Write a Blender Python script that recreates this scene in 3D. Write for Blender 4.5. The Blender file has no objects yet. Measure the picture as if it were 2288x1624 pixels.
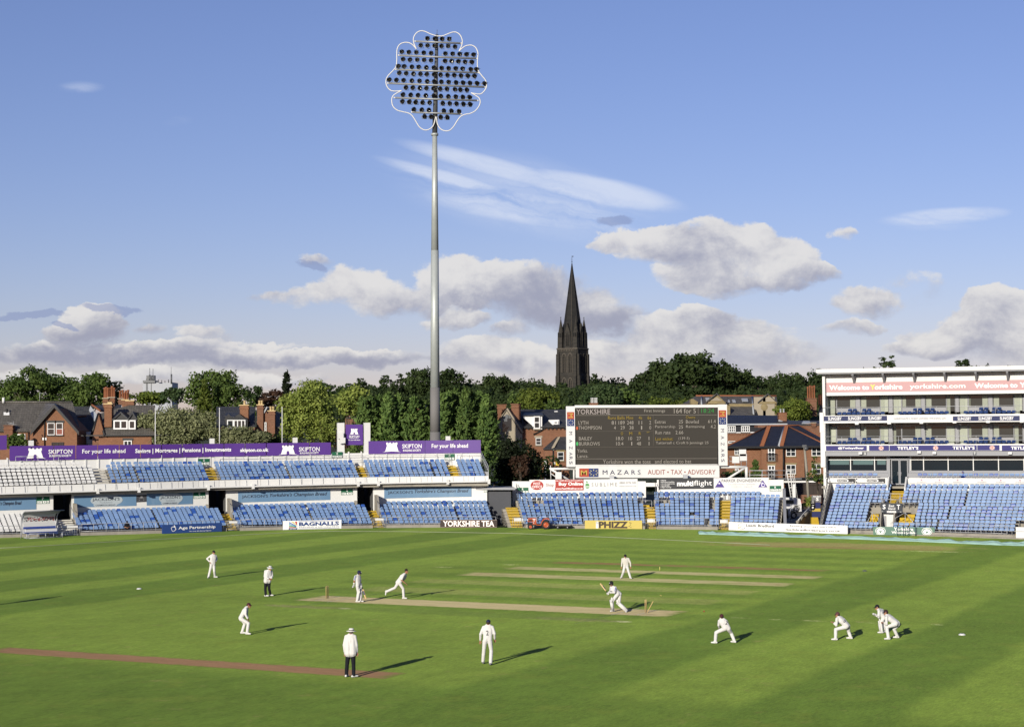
import bpy,bmesh,math,random
import numpy as np
from mathutils import Vector,Matrix
from mathutils.bvhtree import BVHTree
random.seed(7);rng = np.random.default_rng(7)
SC = bpy.context.scene;COL = SC.collection
# ------------------------------------------------------------------ camera (calibrated on the 20.12 m pitch), sky, sun, exposure
F,H,TH,RO = 3925.0,9.712,0.03808,0.0069          # focal length in 2288-wide pixels, eye height, pitch, roll
cam = bpy.data.objects.new('camera',bpy.data.cameras.new('camera'));COL.objects.link(cam)
cam.data.sensor_width = 36;cam.data.lens = F / 2288 * 36;cam.data.clip_start = 1;cam.data.clip_end = 12000
cam.matrix_world = Matrix.Translation((0,0,H)) @ Matrix.Rotation(math.pi / 2 + TH,4,'X') @ Matrix.Rotation(-RO,4,'Z')
SC.camera = cam
SC.view_settings.view_transform = 'Standard';SC.view_settings.look = 'None';SC.view_settings.gamma = 1
SC.view_settings.use_curve_mapping = False;SC.view_settings.exposure = 0.35
SUN_DIR = Vector((-0.418,-0.908,0.0)).normalized();SUN_EL = math.radians(15.5)
sl = bpy.data.lights.new('sun','SUN');sl.energy = 4.2;sl.angle = math.radians(0.5);sl.color = (1.0,0.93,0.80)
so = bpy.data.objects.new('sun',sl);COL.objects.link(so)
to_sun = Vector((SUN_DIR.x * math.cos(SUN_EL),SUN_DIR.y * math.cos(SUN_EL),math.sin(SUN_EL)))
so.rotation_euler = to_sun.to_track_quat('Z','Y').to_euler();so.location = (-60,-130,90)
_C,_S = math.cos(RO),math.sin(RO)
def ray(x,y):
    a,b = (x - 1144) / F,(812 - y) / F
    a,b = _C * a + _S * b,-_S * a + _C * b
    return Vector((a,math.cos(TH) - b * math.sin(TH),math.sin(TH) + b * math.cos(TH)))
def G(x,y,z=0.0):                                     # the point of the level z that is seen at (x, y)
    d = ray(x,y);t = (z - H) / d.z
    return Vector((d.x * t,d.y * t,z))
def V(x,y,Y):                                         # the point at the distance Y that is seen at (x, y)
    d = ray(x,y);t = Y / d.y
    return Vector((d.x * t,Y,H + d.z * t))
def proj(p):
    fw = p[1] * math.cos(TH) + (p[2] - H) * math.sin(TH);up = -p[1] * math.sin(TH) + (p[2] - H) * math.cos(TH)
    a,b = p[0] / fw,up / fw
    return 1144 + F * (_C * a - _S * b),812 - F * (_S * a + _C * b)
# ------------------------------------------------------------------ node helper: sockets with arithmetic
class NT:
    def __init__(s,tree): s.t = tree;s.n = tree.nodes;s.l = tree.links
    def node(s,typ,**kw):
        n = s.n.new(typ)
        for k,v in kw.items(): setattr(n,k,v)
        return n
    def put(s,sock,v):
        if isinstance(v,X): s.l.new(v.s,sock)
        elif v is not None: sock.default_value = v
    def math(s,op,*a,clamp=False):
        n = s.node('ShaderNodeMath',operation=op,use_clamp=clamp)
        for i,v in enumerate(a): s.put(n.inputs[i],v)
        return X(s,n.outputs[0])
    def sep(s,v):
        n = s.node('ShaderNodeSeparateXYZ');s.put(n.inputs[0],v);return [X(s,o) for o in n.outputs]
    def comb(s,x,y,z):
        n = s.node('ShaderNodeCombineXYZ')
        for i,v in enumerate((x,y,z)): s.put(n.inputs[i],v)
        return X(s,n.outputs[0])
    def noise(s,vec,scale,detail=4,rough=0.55,dist=0.0,dims='3D'):
        n = s.node('ShaderNodeTexNoise',noise_dimensions=dims);s.put(n.inputs['Vector'],vec)
        n.inputs['Scale'].default_value = scale;n.inputs['Detail'].default_value = detail
        n.inputs['Roughness'].default_value = rough;n.inputs['Distortion'].default_value = dist
        return X(s,n.outputs[0])
    def step(s,v,a,b):                               # smoothstep
        n = s.node('ShaderNodeMapRange',interpolation_type='SMOOTHSTEP');s.put(n.inputs[0],v)
        n.inputs[1].default_value = a;n.inputs[2].default_value = b
        return X(s,n.outputs[0])
    def mix(s,f,a,b,blend='MIX'):
        n = s.node('ShaderNodeMix',data_type='RGBA',blend_type=blend);n.clamp_factor = True
        s.put(n.inputs[0],f);s.put(n.inputs[6],c4(a));s.put(n.inputs[7],c4(b))
        return X(s,n.outputs[2])
    def tex(s,what='Object'): return X(s,s.node('ShaderNodeTexCoord').outputs[what])
    def pos(s): return X(s,s.node('ShaderNodeNewGeometry').outputs['Position'])
    def scale(s,v,k):
        n = s.node('ShaderNodeVectorMath',operation='MULTIPLY');s.put(n.inputs[0],v);s.put(n.inputs[1],k);return X(s,n.outputs[0])
def c4(c): return c if isinstance(c,X) or c is None else (tuple(c) + (1.0,))[:4]
class X:
    def __init__(s,nt,sock): s.nt = nt;s.s = sock
    def __add__(s,o): return s.nt.math('ADD',s,o)
    __radd__ = __add__
    def __sub__(s,o): return s.nt.math('SUBTRACT',s,o)
    def __rsub__(s,o): return s.nt.math('SUBTRACT',o,s)
    def __mul__(s,o): return s.nt.math('MULTIPLY',s,o)
    __rmul__ = __mul__
    def __truediv__(s,o): return s.nt.math('DIVIDE',s,o)
    def max(s,o): return s.nt.math('MAXIMUM',s,o)
    def min(s,o): return s.nt.math('MINIMUM',s,o)
    def abs(s): return s.nt.math('ABSOLUTE',s)
    def clamp(s): return s.nt.math('ADD',s,0.0,clamp=True)
# ------------------------------------------------------------------ sky: Nishita plus procedural clouds
W = bpy.data.worlds.new('World');SC.world = W;W.use_nodes = True
w = NT(W.node_tree);w.n.clear()
sky = w.node('ShaderNodeTexSky',sky_type='NISHITA');sky.sun_disc = False
sky.sun_elevation = SUN_EL;sky.sun_rotation = math.atan2(SUN_DIR.x,SUN_DIR.y)
sky.altitude = 60;sky.air_density = 1.0;sky.dust_density = 0.25;sky.ozone_density = 4.0
SKY_K = 0.0805
dx,dy,dz = w.sep(w.tex('Generated'))
ay = dy.abs().max(0.06);u = dx / ay;v = dz / ay
def uv_of(x,y): d = ray(x,y);return d.x / d.y,d.z / d.y
# cumulus: (x, y, half width, half height, weight) as seen; the edges are broken by noise
CU = [(795,640,95,44,1,.25),(740,655,60,28,.9,.1),(650,668,70,18,.75,0),(880,668,110,30,1,-.2),(1005,628,80,52,1,.35),(985,668,120,34,1,-.1),(1110,640,100,50,1,.15),(1190,655,110,58,1,-.45),(1250,690,110,52,1,-.6),(1340,720,75,40,.9,-.8),(1010,715,75,17,.75,.1),(1160,735,60,20,.5,0),
      (1390,535,75,22,.85,0),(1500,548,110,36,1,.05),(1610,548,110,52,1,.25),(1700,582,115,50,1,.25),(1795,607,75,24,.9,.2),(1590,612,120,40,1,-.1),(1690,625,110,22,.9,-.7),
      (1480,755,90,46,1,.1),(1570,738,85,46,.95,.2),(1430,745,60,30,.8,-.3),(1180,805,120,36,.85,.3),(1370,800,120,42,.8,.1),(1530,800,210,44,.8,.15),(1690,770,110,44,.65,-.3),(1800,775,70,26,.45,-.2),
      (2240,690,62,48,1,.6),(2200,748,150,48,1,.05),(2120,775,120,26,.9,0),(2300,770,150,60,1,.1),(1930,672,80,32,.75,.2),(1890,728,90,18,.65,-.1),
      (205,728,80,44,1,.35),(160,752,70,24,.9,.1),(120,795,230,19,.8,-.8),(420,797,260,20,.8,-.75),(300,776,330,9,.55,.5),(720,797,260,13,.8,-.4),(700,785,230,7,.5,.6),(340,846,420,22,.6,.5),(455,752,45,24,.55,.2),(350,735,45,13,.45,0),(1080,790,100,34,.6,.1),
      (1650,640,90,22,.4,0),(690,590,40,16,.35,0),(1890,530,35,14,.4,.2),(2050,640,60,30,.3,0)]
den = None;sh = None;wt = None
wob = w.noise(w.comb(u,v * 1.4,0.0),16,7,0.62) - 0.5
wob2 = w.noise(w.comb(u + 3.1,v * 1.4,2.0),16,7,0.62) - 0.5
uu = u + wob * 0.055;vv = v + wob2 * 0.030
for (x,y,rx,ry,k,g_) in CU:
    a,b = uv_of(x,y)
    p = (uu - a) * (F / rx / 1.25);q = (vv - b) * (F / ry / 1.25)
    d = (1.0 - p * p - q * q).max(0.0) * k
    den = d if den is None else den.max(d)
    wt = d if wt is None else wt + d
    e = d * (q - p * 0.35 + g_);sh = e if sh is None else sh + e
lit = sh / wt.max(0.02)                                 # low at a cloud's foot and lee, high at its sunny crown
n1 = w.noise(w.comb(u,v * 1.25,0.7),26,14,0.66,0.25)
big = w.noise(w.comb(u,v * 1.6,3.3),14,3,0.5)
cden = den * 1.05 + ((n1 - 0.5) * 2.0 + (big - 0.5) * 0.5) * w.step(den,0.0,0.22)
crisp = w.step(lit,-0.45,0.35)                        # sunny tops are crisp, feet and lee sides feather out
cov = w.math('SMOOTH_MIN',w.step(cden,0.02,0.42) * crisp + w.step(cden,-0.02,0.80) * (1.0 - crisp),1.0,0.1)
n2 = w.noise(w.comb(u - 0.009,v * 1.25 + 0.014,0.7),26,12,0.66,0.25)
n3 = w.noise(w.comb(u - 0.02,v * 1.6 + 0.03,3.3),14,3,0.5)
relief = (n1 - n2) * 3.4 + (big - n3) * 2.0
shade = w.step(lit * 0.62 + relief * 0.75 + (w.noise(w.comb(u,v * 1.3,9.0),9,6,0.6) - 0.5) * 1.7 - (cden - 0.5) * 0.18 + 0.12,-0.75,0.80)
ccol = w.mix(shade,(0.36,0.37,0.475),(0.80,0.78,0.765))
# thin cirrus streaks and a few dark scud streaks
CI = [(1110,375,190,22,-.27,.8),(1330,425,170,30,-.20,.95),(1010,400,150,16,-.28,.75),(1180,465,210,36,-.14,.85),(1320,490,150,18,-.3,.7),(1180,440,290,85,-.2,.42),
      (180,196,48,13,0,.34),(400,270,35,12,.1,.18),(2110,484,125,18,.06,.95),(2090,505,90,12,0,.35)]
cir = None
cn = w.noise(w.comb(u * 5.0 + wob * 0.5,(v + u * 0.22) * 42.0 + wob2 * 1.2,4.0),1.0,8,0.68,0.6)
for (x,y,rx,ry,sl_,k) in CI:
    a,b = uv_of(x,y)
    p = (u - a) * (F / rx / 1.3);q = ((v - b) - (u - a) * sl_) * (F / ry / 1.3)
    d = (1.0 - p * p - q * q).max(0.0) * k
    cir = d if cir is None else cir.max(d)
cirf = (w.step(cir,0.0,0.7) * w.step(cn + cir * 0.14,0.36,0.74)).clamp() * 0.80
DK = [(245,688,85,9,-.05),(60,712,70,10,.06),(1375,490,50,16,.05),(120,733,30,6,0),(680,600,35,12,-.2)]
dk = None
for (x,y,rx,ry,sl_) in DK:
    a,b = uv_of(x,y)
    p = (uu - a) * (F / rx / 1.2);q = ((vv - b) - (u - a) * sl_) * (F / ry / 1.2)
    d = (1.0 - p * p - q * q).max(0.0)
    dk = d if dk is None else dk.max(d)
dkf = w.step(dk + (n1 - 0.5) * 0.8,0.15,0.6) * 0.62
ns = w.node('ShaderNodeBackground');ns.inputs['Strength'].default_value = SKY_K
skc = w.mix(1.0,X(w,sky.outputs[0]),(1.13,0.88,1.06),'MULTIPLY');w.put(ns.inputs['Color'],skc)
def cloud_bg(col,k):
    n = w.node('ShaderNodeBackground');w.put(n.inputs['Color'],c4(col));n.inputs['Strength'].default_value = k;return n
def wmix(f,a,b):
    n = w.node('ShaderNodeMixShader');w.put(n.inputs[0],f);w.l.new(a.outputs[0],n.inputs[1]);w.l.new(b.outputs[0],n.inputs[2]);return n
out = wmix(cirf,ns,cloud_bg((0.62,0.68,0.82),0.86))
out = wmix(cov * 0.93,out,cloud_bg(ccol,0.76))
out = wmix(dkf,out,cloud_bg((0.22,0.27,0.45),0.92))
wo = w.node('ShaderNodeOutputWorld');w.l.new(out.outputs[0],wo.inputs[0])
# ------------------------------------------------------------------ materials
MATS = {}
def pmat(name,col,rough=0.7,var=0.12,scale=1.5,spec=0.3,metal=0.0,bump=0.0,bscale=8.0,stain=None,emit=0.0,rnd=0.0):
    if name in MATS: return MATS[name]
    m = bpy.data.materials.new(name);m.use_nodes = True;t = NT(m.node_tree);b = t.n['Principled BSDF']
    co = t.pos()
    n = t.noise(co,scale,5,0.6)
    k = n * (2 * var) + (1 - var)
    if rnd:
        k = k * (X(t,t.node('ShaderNodeObjectInfo').outputs['Random']) * rnd + (1 - rnd / 2))
    c = t.mix(1.0,col,t.comb(k,k,k),'MULTIPLY')
    if stain:
        f = t.step(t.noise(t.scale(co,(1.0,1.0,0.25)),stain[1],6,0.65),0.50,0.72) * stain[2]
        c = t.mix(f,c,stain[0])
    t.put(b.inputs['Base Color'],c)
    b.inputs['Roughness'].default_value = rough;b.inputs['Specular IOR Level'].default_value = spec;b.inputs['Metallic'].default_value = metal
    if bump:
        bn = t.node('ShaderNodeBump');bn.inputs['Strength'].default_value = bump;bn.inputs['Distance'].default_value = 0.05
        t.put(bn.inputs['Height'],t.noise(co,bscale,4));t.l.new(bn.outputs[0],b.inputs['Normal'])
    if emit:
        t.put(b.inputs['Emission Color'],c4(col));b.inputs['Emission Strength'].default_value = emit
    MATS[name] = m;return m
def brick_mat(name,c1,c2,mortar,axis='xz',bw=0.225,bh=0.075,rough=0.85):
    if name in MATS: return MATS[name]
    m = bpy.data.materials.new(name);m.use_nodes = True;t = NT(m.node_tree);b = t.n['Principled BSDF']
    x,y,z = t.sep(t.pos());co = t.comb(x + y * 0.8,z,0.0)
    n = t.node('ShaderNodeTexBrick');t.put(n.inputs['Vector'],co)
    n.inputs['Color1'].default_value = c4(c1);n.inputs['Color2'].default_value = c4(c2);n.inputs['Mortar'].default_value = c4(mortar)
    n.inputs['Scale'].default_value = 1;n.inputs['Mortar Size'].default_value = 0.006;n.inputs['Brick Width'].default_value = bw;n.inputs['Row Height'].default_value = bh
    big = t.noise(t.pos(),0.5,5,0.6) * 0.7 + 0.65
    sm = t.noise(t.scale(co,(1,3,1)),2.2,4,0.7) * 0.5 + 0.75
    c = t.mix(1.0,X(t,n.outputs[0]),t.comb(big * sm,big * sm,big * sm),'MULTIPLY')
    t.put(b.inputs['Base Color'],c);b.inputs['Roughness'].default_value = rough;b.inputs['Specular IOR Level'].default_value = 0.2
    bn = t.node('ShaderNodeBump');bn.inputs['Strength'].default_value = 0.5;bn.inputs['Distance'].default_value = 0.02
    t.put(bn.inputs['Height'],X(t,n.outputs[1]) * -1.0);t.l.new(bn.outputs[0],b.inputs['Normal'])
    MATS[name] = m;return m
def slate_mat(name,c1,c2,row=0.22,bw=0.3,rough=0.55):
    if name in MATS: return MATS[name]
    m = bpy.data.materials.new(name);m.use_nodes = True;t = NT(m.node_tree);b = t.n['Principled BSDF']
    x,y,z = t.sep(t.pos());co = t.comb(x + y * 0.6,z,0.0)
    n = t.node('ShaderNodeTexBrick');t.put(n.inputs['Vector'],co)
    n.inputs['Color1'].default_value = c4(c1);n.inputs['Color2'].default_value = c4(c2);n.inputs['Mortar'].default_value = c4([q * 0.35 for q in c1])
    n.inputs['Scale'].default_value = 1;n.inputs['Mortar Size'].default_value = 0.012;n.inputs['Brick Width'].default_value = bw;n.inputs['Row Height'].default_value = row
    k = t.noise(t.pos(),0.8,5,0.65) * 0.8 + 0.6
    t.put(b.inputs['Base Color'],t.mix(1.0,X(t,n.outputs[0]),t.comb(k,k,k),'MULTIPLY'))
    b.inputs['Roughness'].default_value = rough;b.inputs['Specular IOR Level'].default_value = 0.35
    bn = t.node('ShaderNodeBump');bn.inputs['Strength'].default_value = 0.6;bn.inputs['Distance'].default_value = 0.03
    t.put(bn.inputs['Height'],X(t,n.outputs[1]) * -1.0);t.l.new(bn.outputs[0],b.inputs['Normal'])
    MATS[name] = m;return m
def leaf_mat(name,dark,light,scale=0.5,trans=0.25):
    if name in MATS: return MATS[name]
    m = bpy.data.materials.new(name);m.use_nodes = True;t = NT(m.node_tree);t.n.clear()
    n = t.noise(t.pos(),scale,4,0.7);f = t.noise(t.pos(),scale * 7,3,0.6)
    r = X(t,t.node('ShaderNodeObjectInfo').outputs['Random']) * 0.3 + 0.85
    c = t.mix(t.step(n * 0.6 + f * 0.4,0.34,0.66),dark,light)
    c = t.mix(1.0,c,t.comb(r,r,r),'MULTIPLY')
    d = t.node('ShaderNodeBsdfPrincipled');t.put(d.inputs['Base Color'],c);d.inputs['Roughness'].default_value = 0.6;d.inputs['Specular IOR Level'].default_value = 0.12
    tr = t.node('ShaderNodeBsdfTranslucent');t.put(tr.inputs['Color'],t.mix(1.0,c,(1.1,1.15,0.5),'MULTIPLY'))
    mx = t.node('ShaderNodeMixShader');mx.inputs[0].default_value = trans
    t.l.new(d.outputs[0],mx.inputs[1]);t.l.new(tr.outputs[0],mx.inputs[2])
    o = t.node('ShaderNodeOutputMaterial');t.l.new(mx.outputs[0],o.inputs[0])
    MATS[name] = m;return m
WHITE = pmat('white_paint',(0.62,0.62,0.60),0.55,0.05,0.7,stain=((0.50,0.48,0.43),0.8,0.30))
CONC = pmat('concrete',(0.27,0.25,0.21),0.9,0.22,1.2,bump=0.3,stain=((0.14,0.13,0.11),0.9,0.6))
DCONC = pmat('dark_concrete',(0.10,0.10,0.10),0.9,0.25,1.0)
STEEL = pmat('galvanised_steel',(0.42,0.43,0.44),0.45,0.15,2.0,0.5,0.35)
DSTEEL = pmat('dark_steel',(0.10,0.105,0.11),0.5,0.15,2.0,0.4,0.3)
BLACK = pmat('black_paint',(0.012,0.012,0.013),0.5,0.2)
YEL = pmat('yellow_paint',(0.46,0.31,0.022),0.75,0.15,2.5,stain=((0.22,0.17,0.05),2.5,0.6))
GLASS = pmat('window_glass',(0.018,0.022,0.026),0.08,0.3,0.4,0.4)
GREY = pmat('grey_cladding',(0.26,0.265,0.28),0.6,0.05,0.6)
TIMBER = pmat('dark_timber',(0.045,0.035,0.03),0.85,0.3,2.0)
# ------------------------------------------------------------------ meshes and objects
class MB:
    def __init__(s): s.v = [];s.f = [];s.mi = [];s.sm = [];s.m = 0;s.s = False
    def add(s,vs,fs):
        o = len(s.v);s.v.extend([tuple(p) for p in vs])
        for f in fs: s.f.append([o + i for i in f]);s.mi.append(s.m);s.sm.append(s.s)
    def hexa(s,p):                                      # p: 4 bottom (ccw) + 4 top
        s.add(p,[(3,2,1,0),(4,5,6,7),(0,1,5,4),(1,2,6,5),(2,3,7,6),(3,0,4,7)])
    def box(s,c,d,ux=(1,0,0),uy=None,uz=(0,0,1)):
        c = Vector(c);ux = Vector(ux).normalized();uz = Vector(uz).normalized();uy = Vector(uy).normalized() if uy else uz.cross(ux)
        a,b,e = ux * d[0] / 2,uy * d[1] / 2,uz * d[2] / 2
        s.hexa([c - a - b - e,c + a - b - e,c + a + b - e,c - a + b - e,c - a - b + e,c + a - b + e,c + a + b + e,c - a + b + e])
    def prism(s,poly,ext):                            # planar polygon extruded by a vector
        n = len(poly);e = Vector(ext);p = [Vector(q) for q in poly]
        s.add(p + [q + e for q in p],[tuple(range(n))[::-1],tuple(range(n,2 * n))] + [(i,(i + 1) % n,n + (i + 1) % n,n + i) for i in range(n)])
    def tube(s,pts,r,n=6,cap=True,smooth=True):
        pts = [Vector(p) for p in pts];k = len(pts);r = r if isinstance(r,(list,tuple)) else [r] * k
        vs = [];t0 = None;s0 = s.s;s.s = smooth
        for i,p in enumerate(pts):
            t = (pts[min(i + 1,k - 1)] - pts[max(i - 1,0)]).normalized()
            if t0 is None:
                a = t.orthogonal().normalized()
            else:
                a = (a - t * a.dot(t)).normalized()
            t0 = t;b = t.cross(a)
            vs += [p + (a * math.cos(2 * math.pi * j / n) + b * math.sin(2 * math.pi * j / n)) * r[i] for j in range(n)]
        fs = [(i * n + j,i * n + (j + 1) % n,(i + 1) * n + (j + 1) % n,(i + 1) * n + j) for i in range(k - 1) for j in range(n)]
        s.add(vs,fs);o = len(s.v) - len(vs)
        if cap:
            s.f.append([o + j for j in range(n)][::-1]);s.f.append([o + (k - 1) * n + j for j in range(n)]);s.mi += [s.m] * 2;s.sm += [False] * 2
        s.s = s0
    def lathe(s,c,prof,n=16,axis='Z',smooth=True,M=None):  # prof: (radius, height)
        vs = [];k = len(prof);s0 = s.s;s.s = smooth;c = Vector(c)
        for r,h in prof:
            for j in range(n):
                t = 2 * math.pi * j / n;p = Vector((r * math.cos(t),r * math.sin(t),h))
                if axis == 'X': p = Vector((h,p.x,p.y))
                if axis == 'Y': p = Vector((p.x,h,p.y))
                if M: p = M @ p
                vs.append(c + p)
        s.add(vs,[(i * n + j,i * n + (j + 1) % n,(i + 1) * n + (j + 1) % n,(i + 1) * n + j) for i in range(k - 1) for j in range(n)]);s.s = s0
    def ball(s,c,r,n=10,m=6,M=None):
        r = r if isinstance(r,(tuple,list)) else (r,r,r)
        D = Matrix.Diagonal(r);D = (M.to_3x3() @ D) if M else D
        s.lathe(c,[(max(math.sin(math.pi * i / m),1e-4),-math.cos(math.pi * i / m)) for i in range(m + 1)],n,M=D)
    def build(s,name,mat,parent=None,label=None,kind=None):
        me = bpy.data.meshes.new(name)
        o3 = parent_loc(parent)
        me.from_pydata([(p[0] - o3[0],p[1] - o3[1],p[2] - o3[2]) for p in s.v],[],s.f)
        for m in (mat if isinstance(mat,(list,tuple)) else [mat]): me.materials.append(m)
        me.polygons.foreach_set('material_index',s.mi);me.polygons.foreach_set('use_smooth',s.sm)
        me.update()
        return obj(name,me,parent,label,kind)
def parent_loc(p):
    v = Vector((0,0,0))
    while p is not None: v = v + p.location;p = p.parent
    return v
def obj(name,me,parent=None,label=None,kind=None):
    o = bpy.data.objects.new(name,me);COL.objects.link(o);o.parent = parent
    if label: o['label'] = label
    if kind: o['kind'] = kind
    return o
def tag(o,label,cat,group=None):
    o['label'] = label;o['category'] = cat
    if group: o['group'] = group
    return o
def thing(name,label,cat,loc,group=None):
    o = bpy.data.objects.new(name,None);COL.objects.link(o);o.location = loc;o.empty_display_size = 0.2
    return tag(o,label,cat,group)
def struct(name,mb,mat):
    o = mb.build(name,mat);o['kind'] = 'structure';return o
def npmesh(name,v,quads,mats,mi=None,smooth=False):
    v = np.asarray(v,np.float32);q = np.asarray(quads,np.int32);me = bpy.data.meshes.new(name)
    k = q.shape[1]
    me.vertices.add(len(v));me.vertices.foreach_set('co',v.ravel())
    me.loops.add(q.size);me.loops.foreach_set('vertex_index',q.ravel())
    me.polygons.add(len(q));me.polygons.foreach_set('loop_start',np.arange(0,q.size,k,dtype=np.int32))
    for m in mats: me.materials.append(m)
    if mi is not None: me.polygons.foreach_set('material_index',np.asarray(mi,np.int32))
    me.polygons.foreach_set('use_smooth',np.full(len(q),smooth));me.update(calc_edges=True);return me
# ------------------------------------------------------------------ lettering: text as flat meshes, mapped onto any surface
_TXT = {}
def text2d(s,bold=0.0,shear=0.0,res=2,space=1.0):
    key = (s,bold,shear,res,space)
    if key in _TXT: return _TXT[key]
    c = bpy.data.curves.new('text','FONT');c.body = s;c.resolution_u = res;c.offset = bold;c.shear = shear;c.space_character = space
    o = bpy.data.objects.new('text',c);COL.objects.link(o)
    me = o.evaluated_get(bpy.context.evaluated_depsgraph_get()).to_mesh()
    v = np.array([p.co[:2] for p in me.vertices]).reshape(-1,2);f = [list(p.vertices) for p in me.polygons]
    o.to_mesh_clear();bpy.data.objects.remove(o);bpy.data.curves.remove(c)
    if len(v):
        v = v - v.min(0);v = v / np.maximum(v.max(0),1e-6)
    _TXT[key] = (v,f);return _TXT[key]
INK = {}
def ink(col):
    k = tuple(round(c,3) for c in col)
    if k not in INK: INK[k] = pmat('ink_%d' % len(INK),col,0.6,0.03,1.0)
    return INK[k]
def sign(name,label,mapf,board,items,parent=None,cat='advertising board',group=None,thick=0.06,split=1,edge=None,matkw={},depth=0.022):
    """mapf(fx, fy, out) -> world, fx and fy in 0..1. items: ('t', text, x0, x1, y0, y1, colour, bold, shear) ('r', x0, x1, y0, y1, colour) ('p', points, colour) ('e', cx, cy, rx, ry, colour)"""
    base = mapf(0.5,0.0,0)
    t = thing(name,label,cat,base,group) if parent is None else parent
    for k in range(split):
        a,b = k / split,(k + 1) / split;g = 0.0012 if split > 1 else 0
        m = MB();n = max(1,math.ceil((mapf(1,0,0) - mapf(0,0,0)).length / split / 1.2));vs = []
        for j in range(n + 1): x = a + g + (b - a - 2 * g) * j / n;vs += [mapf(x,0,0),mapf(x,0,-thick),mapf(x,1,-thick),mapf(x,1,0)]
        m.add(vs,[(4 * i + p,4 * i + q,4 * i + 4 + q,4 * i + 4 + p) for i in range(n) for p,q in ((1,0),(2,1),(3,2),(0,3))] + [(0,1,2,3),(4 * n + 3,4 * n + 2,4 * n + 1,4 * n)])
        m.build('board' if parent is None else name,board if not isinstance(board,tuple) else ink(board),t)
    lay = {}
    for i,it in enumerate(items):
        m = lay.setdefault((it[-1] if it[0] != 't' else it[6],it[0] == 't'),MB());o = depth + 0.002 * i
        if it[0] == 't':
            _,s,x0,x1,y0,y1,col = it[:7];bold = it[7] if len(it) > 7 else 0.0;sh = it[8] if len(it) > 8 else 0.0
            v,f = text2d(s,bold,sh)
            m.add([mapf(x0 + (x1 - x0) * p[0],y0 + (y1 - y0) * p[1],o) for p in v],f)
        elif it[0] == 'r':
            _,x0,x1,y0,y1,col = it
            n = max(1,int((x1 - x0) * 8))
            for j in range(n):
                xa,xb = x0 + (x1 - x0) * j / n,x0 + (x1 - x0) * (j + 1) / n
                m.add([mapf(xa,y0,o),mapf(xb,y0,o),mapf(xb,y1,o),mapf(xa,y1,o)],[(0,1,2,3)])
        elif it[0] == 'p':
            pts = it[1];m.add([mapf(x,y,o) for x,y in pts],[tuple(range(len(pts)))])
        elif it[0] == 'e':
            _,cx,cy,rx,ry,col = it;n = 20
            m.add([mapf(cx + rx * math.cos(2 * math.pi * j / n),cy + ry * math.sin(2 * math.pi * j / n),o) for j in range(n)],[tuple(range(n))])
    for (col,txt),m in lay.items(): m.build('lettering' if txt else 'emblem',ink(col),t)
    return t
def flat(P0,P1,h,out=None):                           # a flat upright board from P0 (lower left) to P1 (lower right)
    P0,P1 = Vector(P0),Vector(P1);n = Vector((0,0,1)).cross(P1 - P0).normalized();n = -n if n.y > 0 else n
    return lambda x,y,o: P0 + (P1 - P0) * x + Vector((0,0,h * y)) + n * o
def zc(ox,oy,k):                                       # a measured detail: pixels of an enlargement -> picture pixels
    return lambda x,y: ((ox + x / k) / 1.79016,(oy + y / k) / 1.79016)
r1 = zc(0,1650,3.1229);r2 = zc(650,1650,3.1229);r3 = zc(1300,1650,3.0507);r4 = zc(1950,1550,2.62);r5 = zc(2600,1550,2.62);r6 = zc(3250,1420,2.1655)
yd = zc(3000,1850,4.576);tz = zc(2080,2020,5.72);dg = zc(60,2020,5.72)
fl = zc(1500,100,3.248);ch = zc(2100,980,2.2555)
h1 = zc(0,1400,2.08);h2 = zc(900,1400,2.08);h3 = zc(2300,1350,2.179)
# ------------------------------------------------------------------ the ground
PA,PB = G(731,1336.5),G(1444.7,1367.8)
PC = (PA + PB) / 2;PU = (PB - PA).normalized();PN = Vector((-PU.y,PU.x,0))
def L2W(a,b,z=0.0): return PC + PU * a + PN * b + Vector((0,0,z))
def hz(x,y):
    t = min(max((y - 235) / 520,0),1);t = t * t * (3 - 2 * t)
    q = min(max((y - 755) / 2500,0),1)
    return -0.08 + 17 * t + 6 * math.sin(x * 0.006 + 1) * t + 10 * q
g = MB();g.s = True
xs = [-3000,-1500,-800] + list(range(-400,401,25)) + [800,1500,3000];ys = [-400,-100,0] + list(range(40,800,20)) + [900,1100,1500,2500,4000,7000]
g.add([(x,y,hz(x,y)) for y in ys for x in xs],[(j * len(xs) + i,j * len(xs) + i + 1,(j + 1) * len(xs) + i + 1,(j + 1) * len(xs) + i) for j in range(len(ys) - 1) for i in range(len(xs) - 1)])
TERR = pmat('rough_ground',(0.045,0.055,0.025),0.95,0.4,0.05)
struct('terrain',g,TERR)
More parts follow.
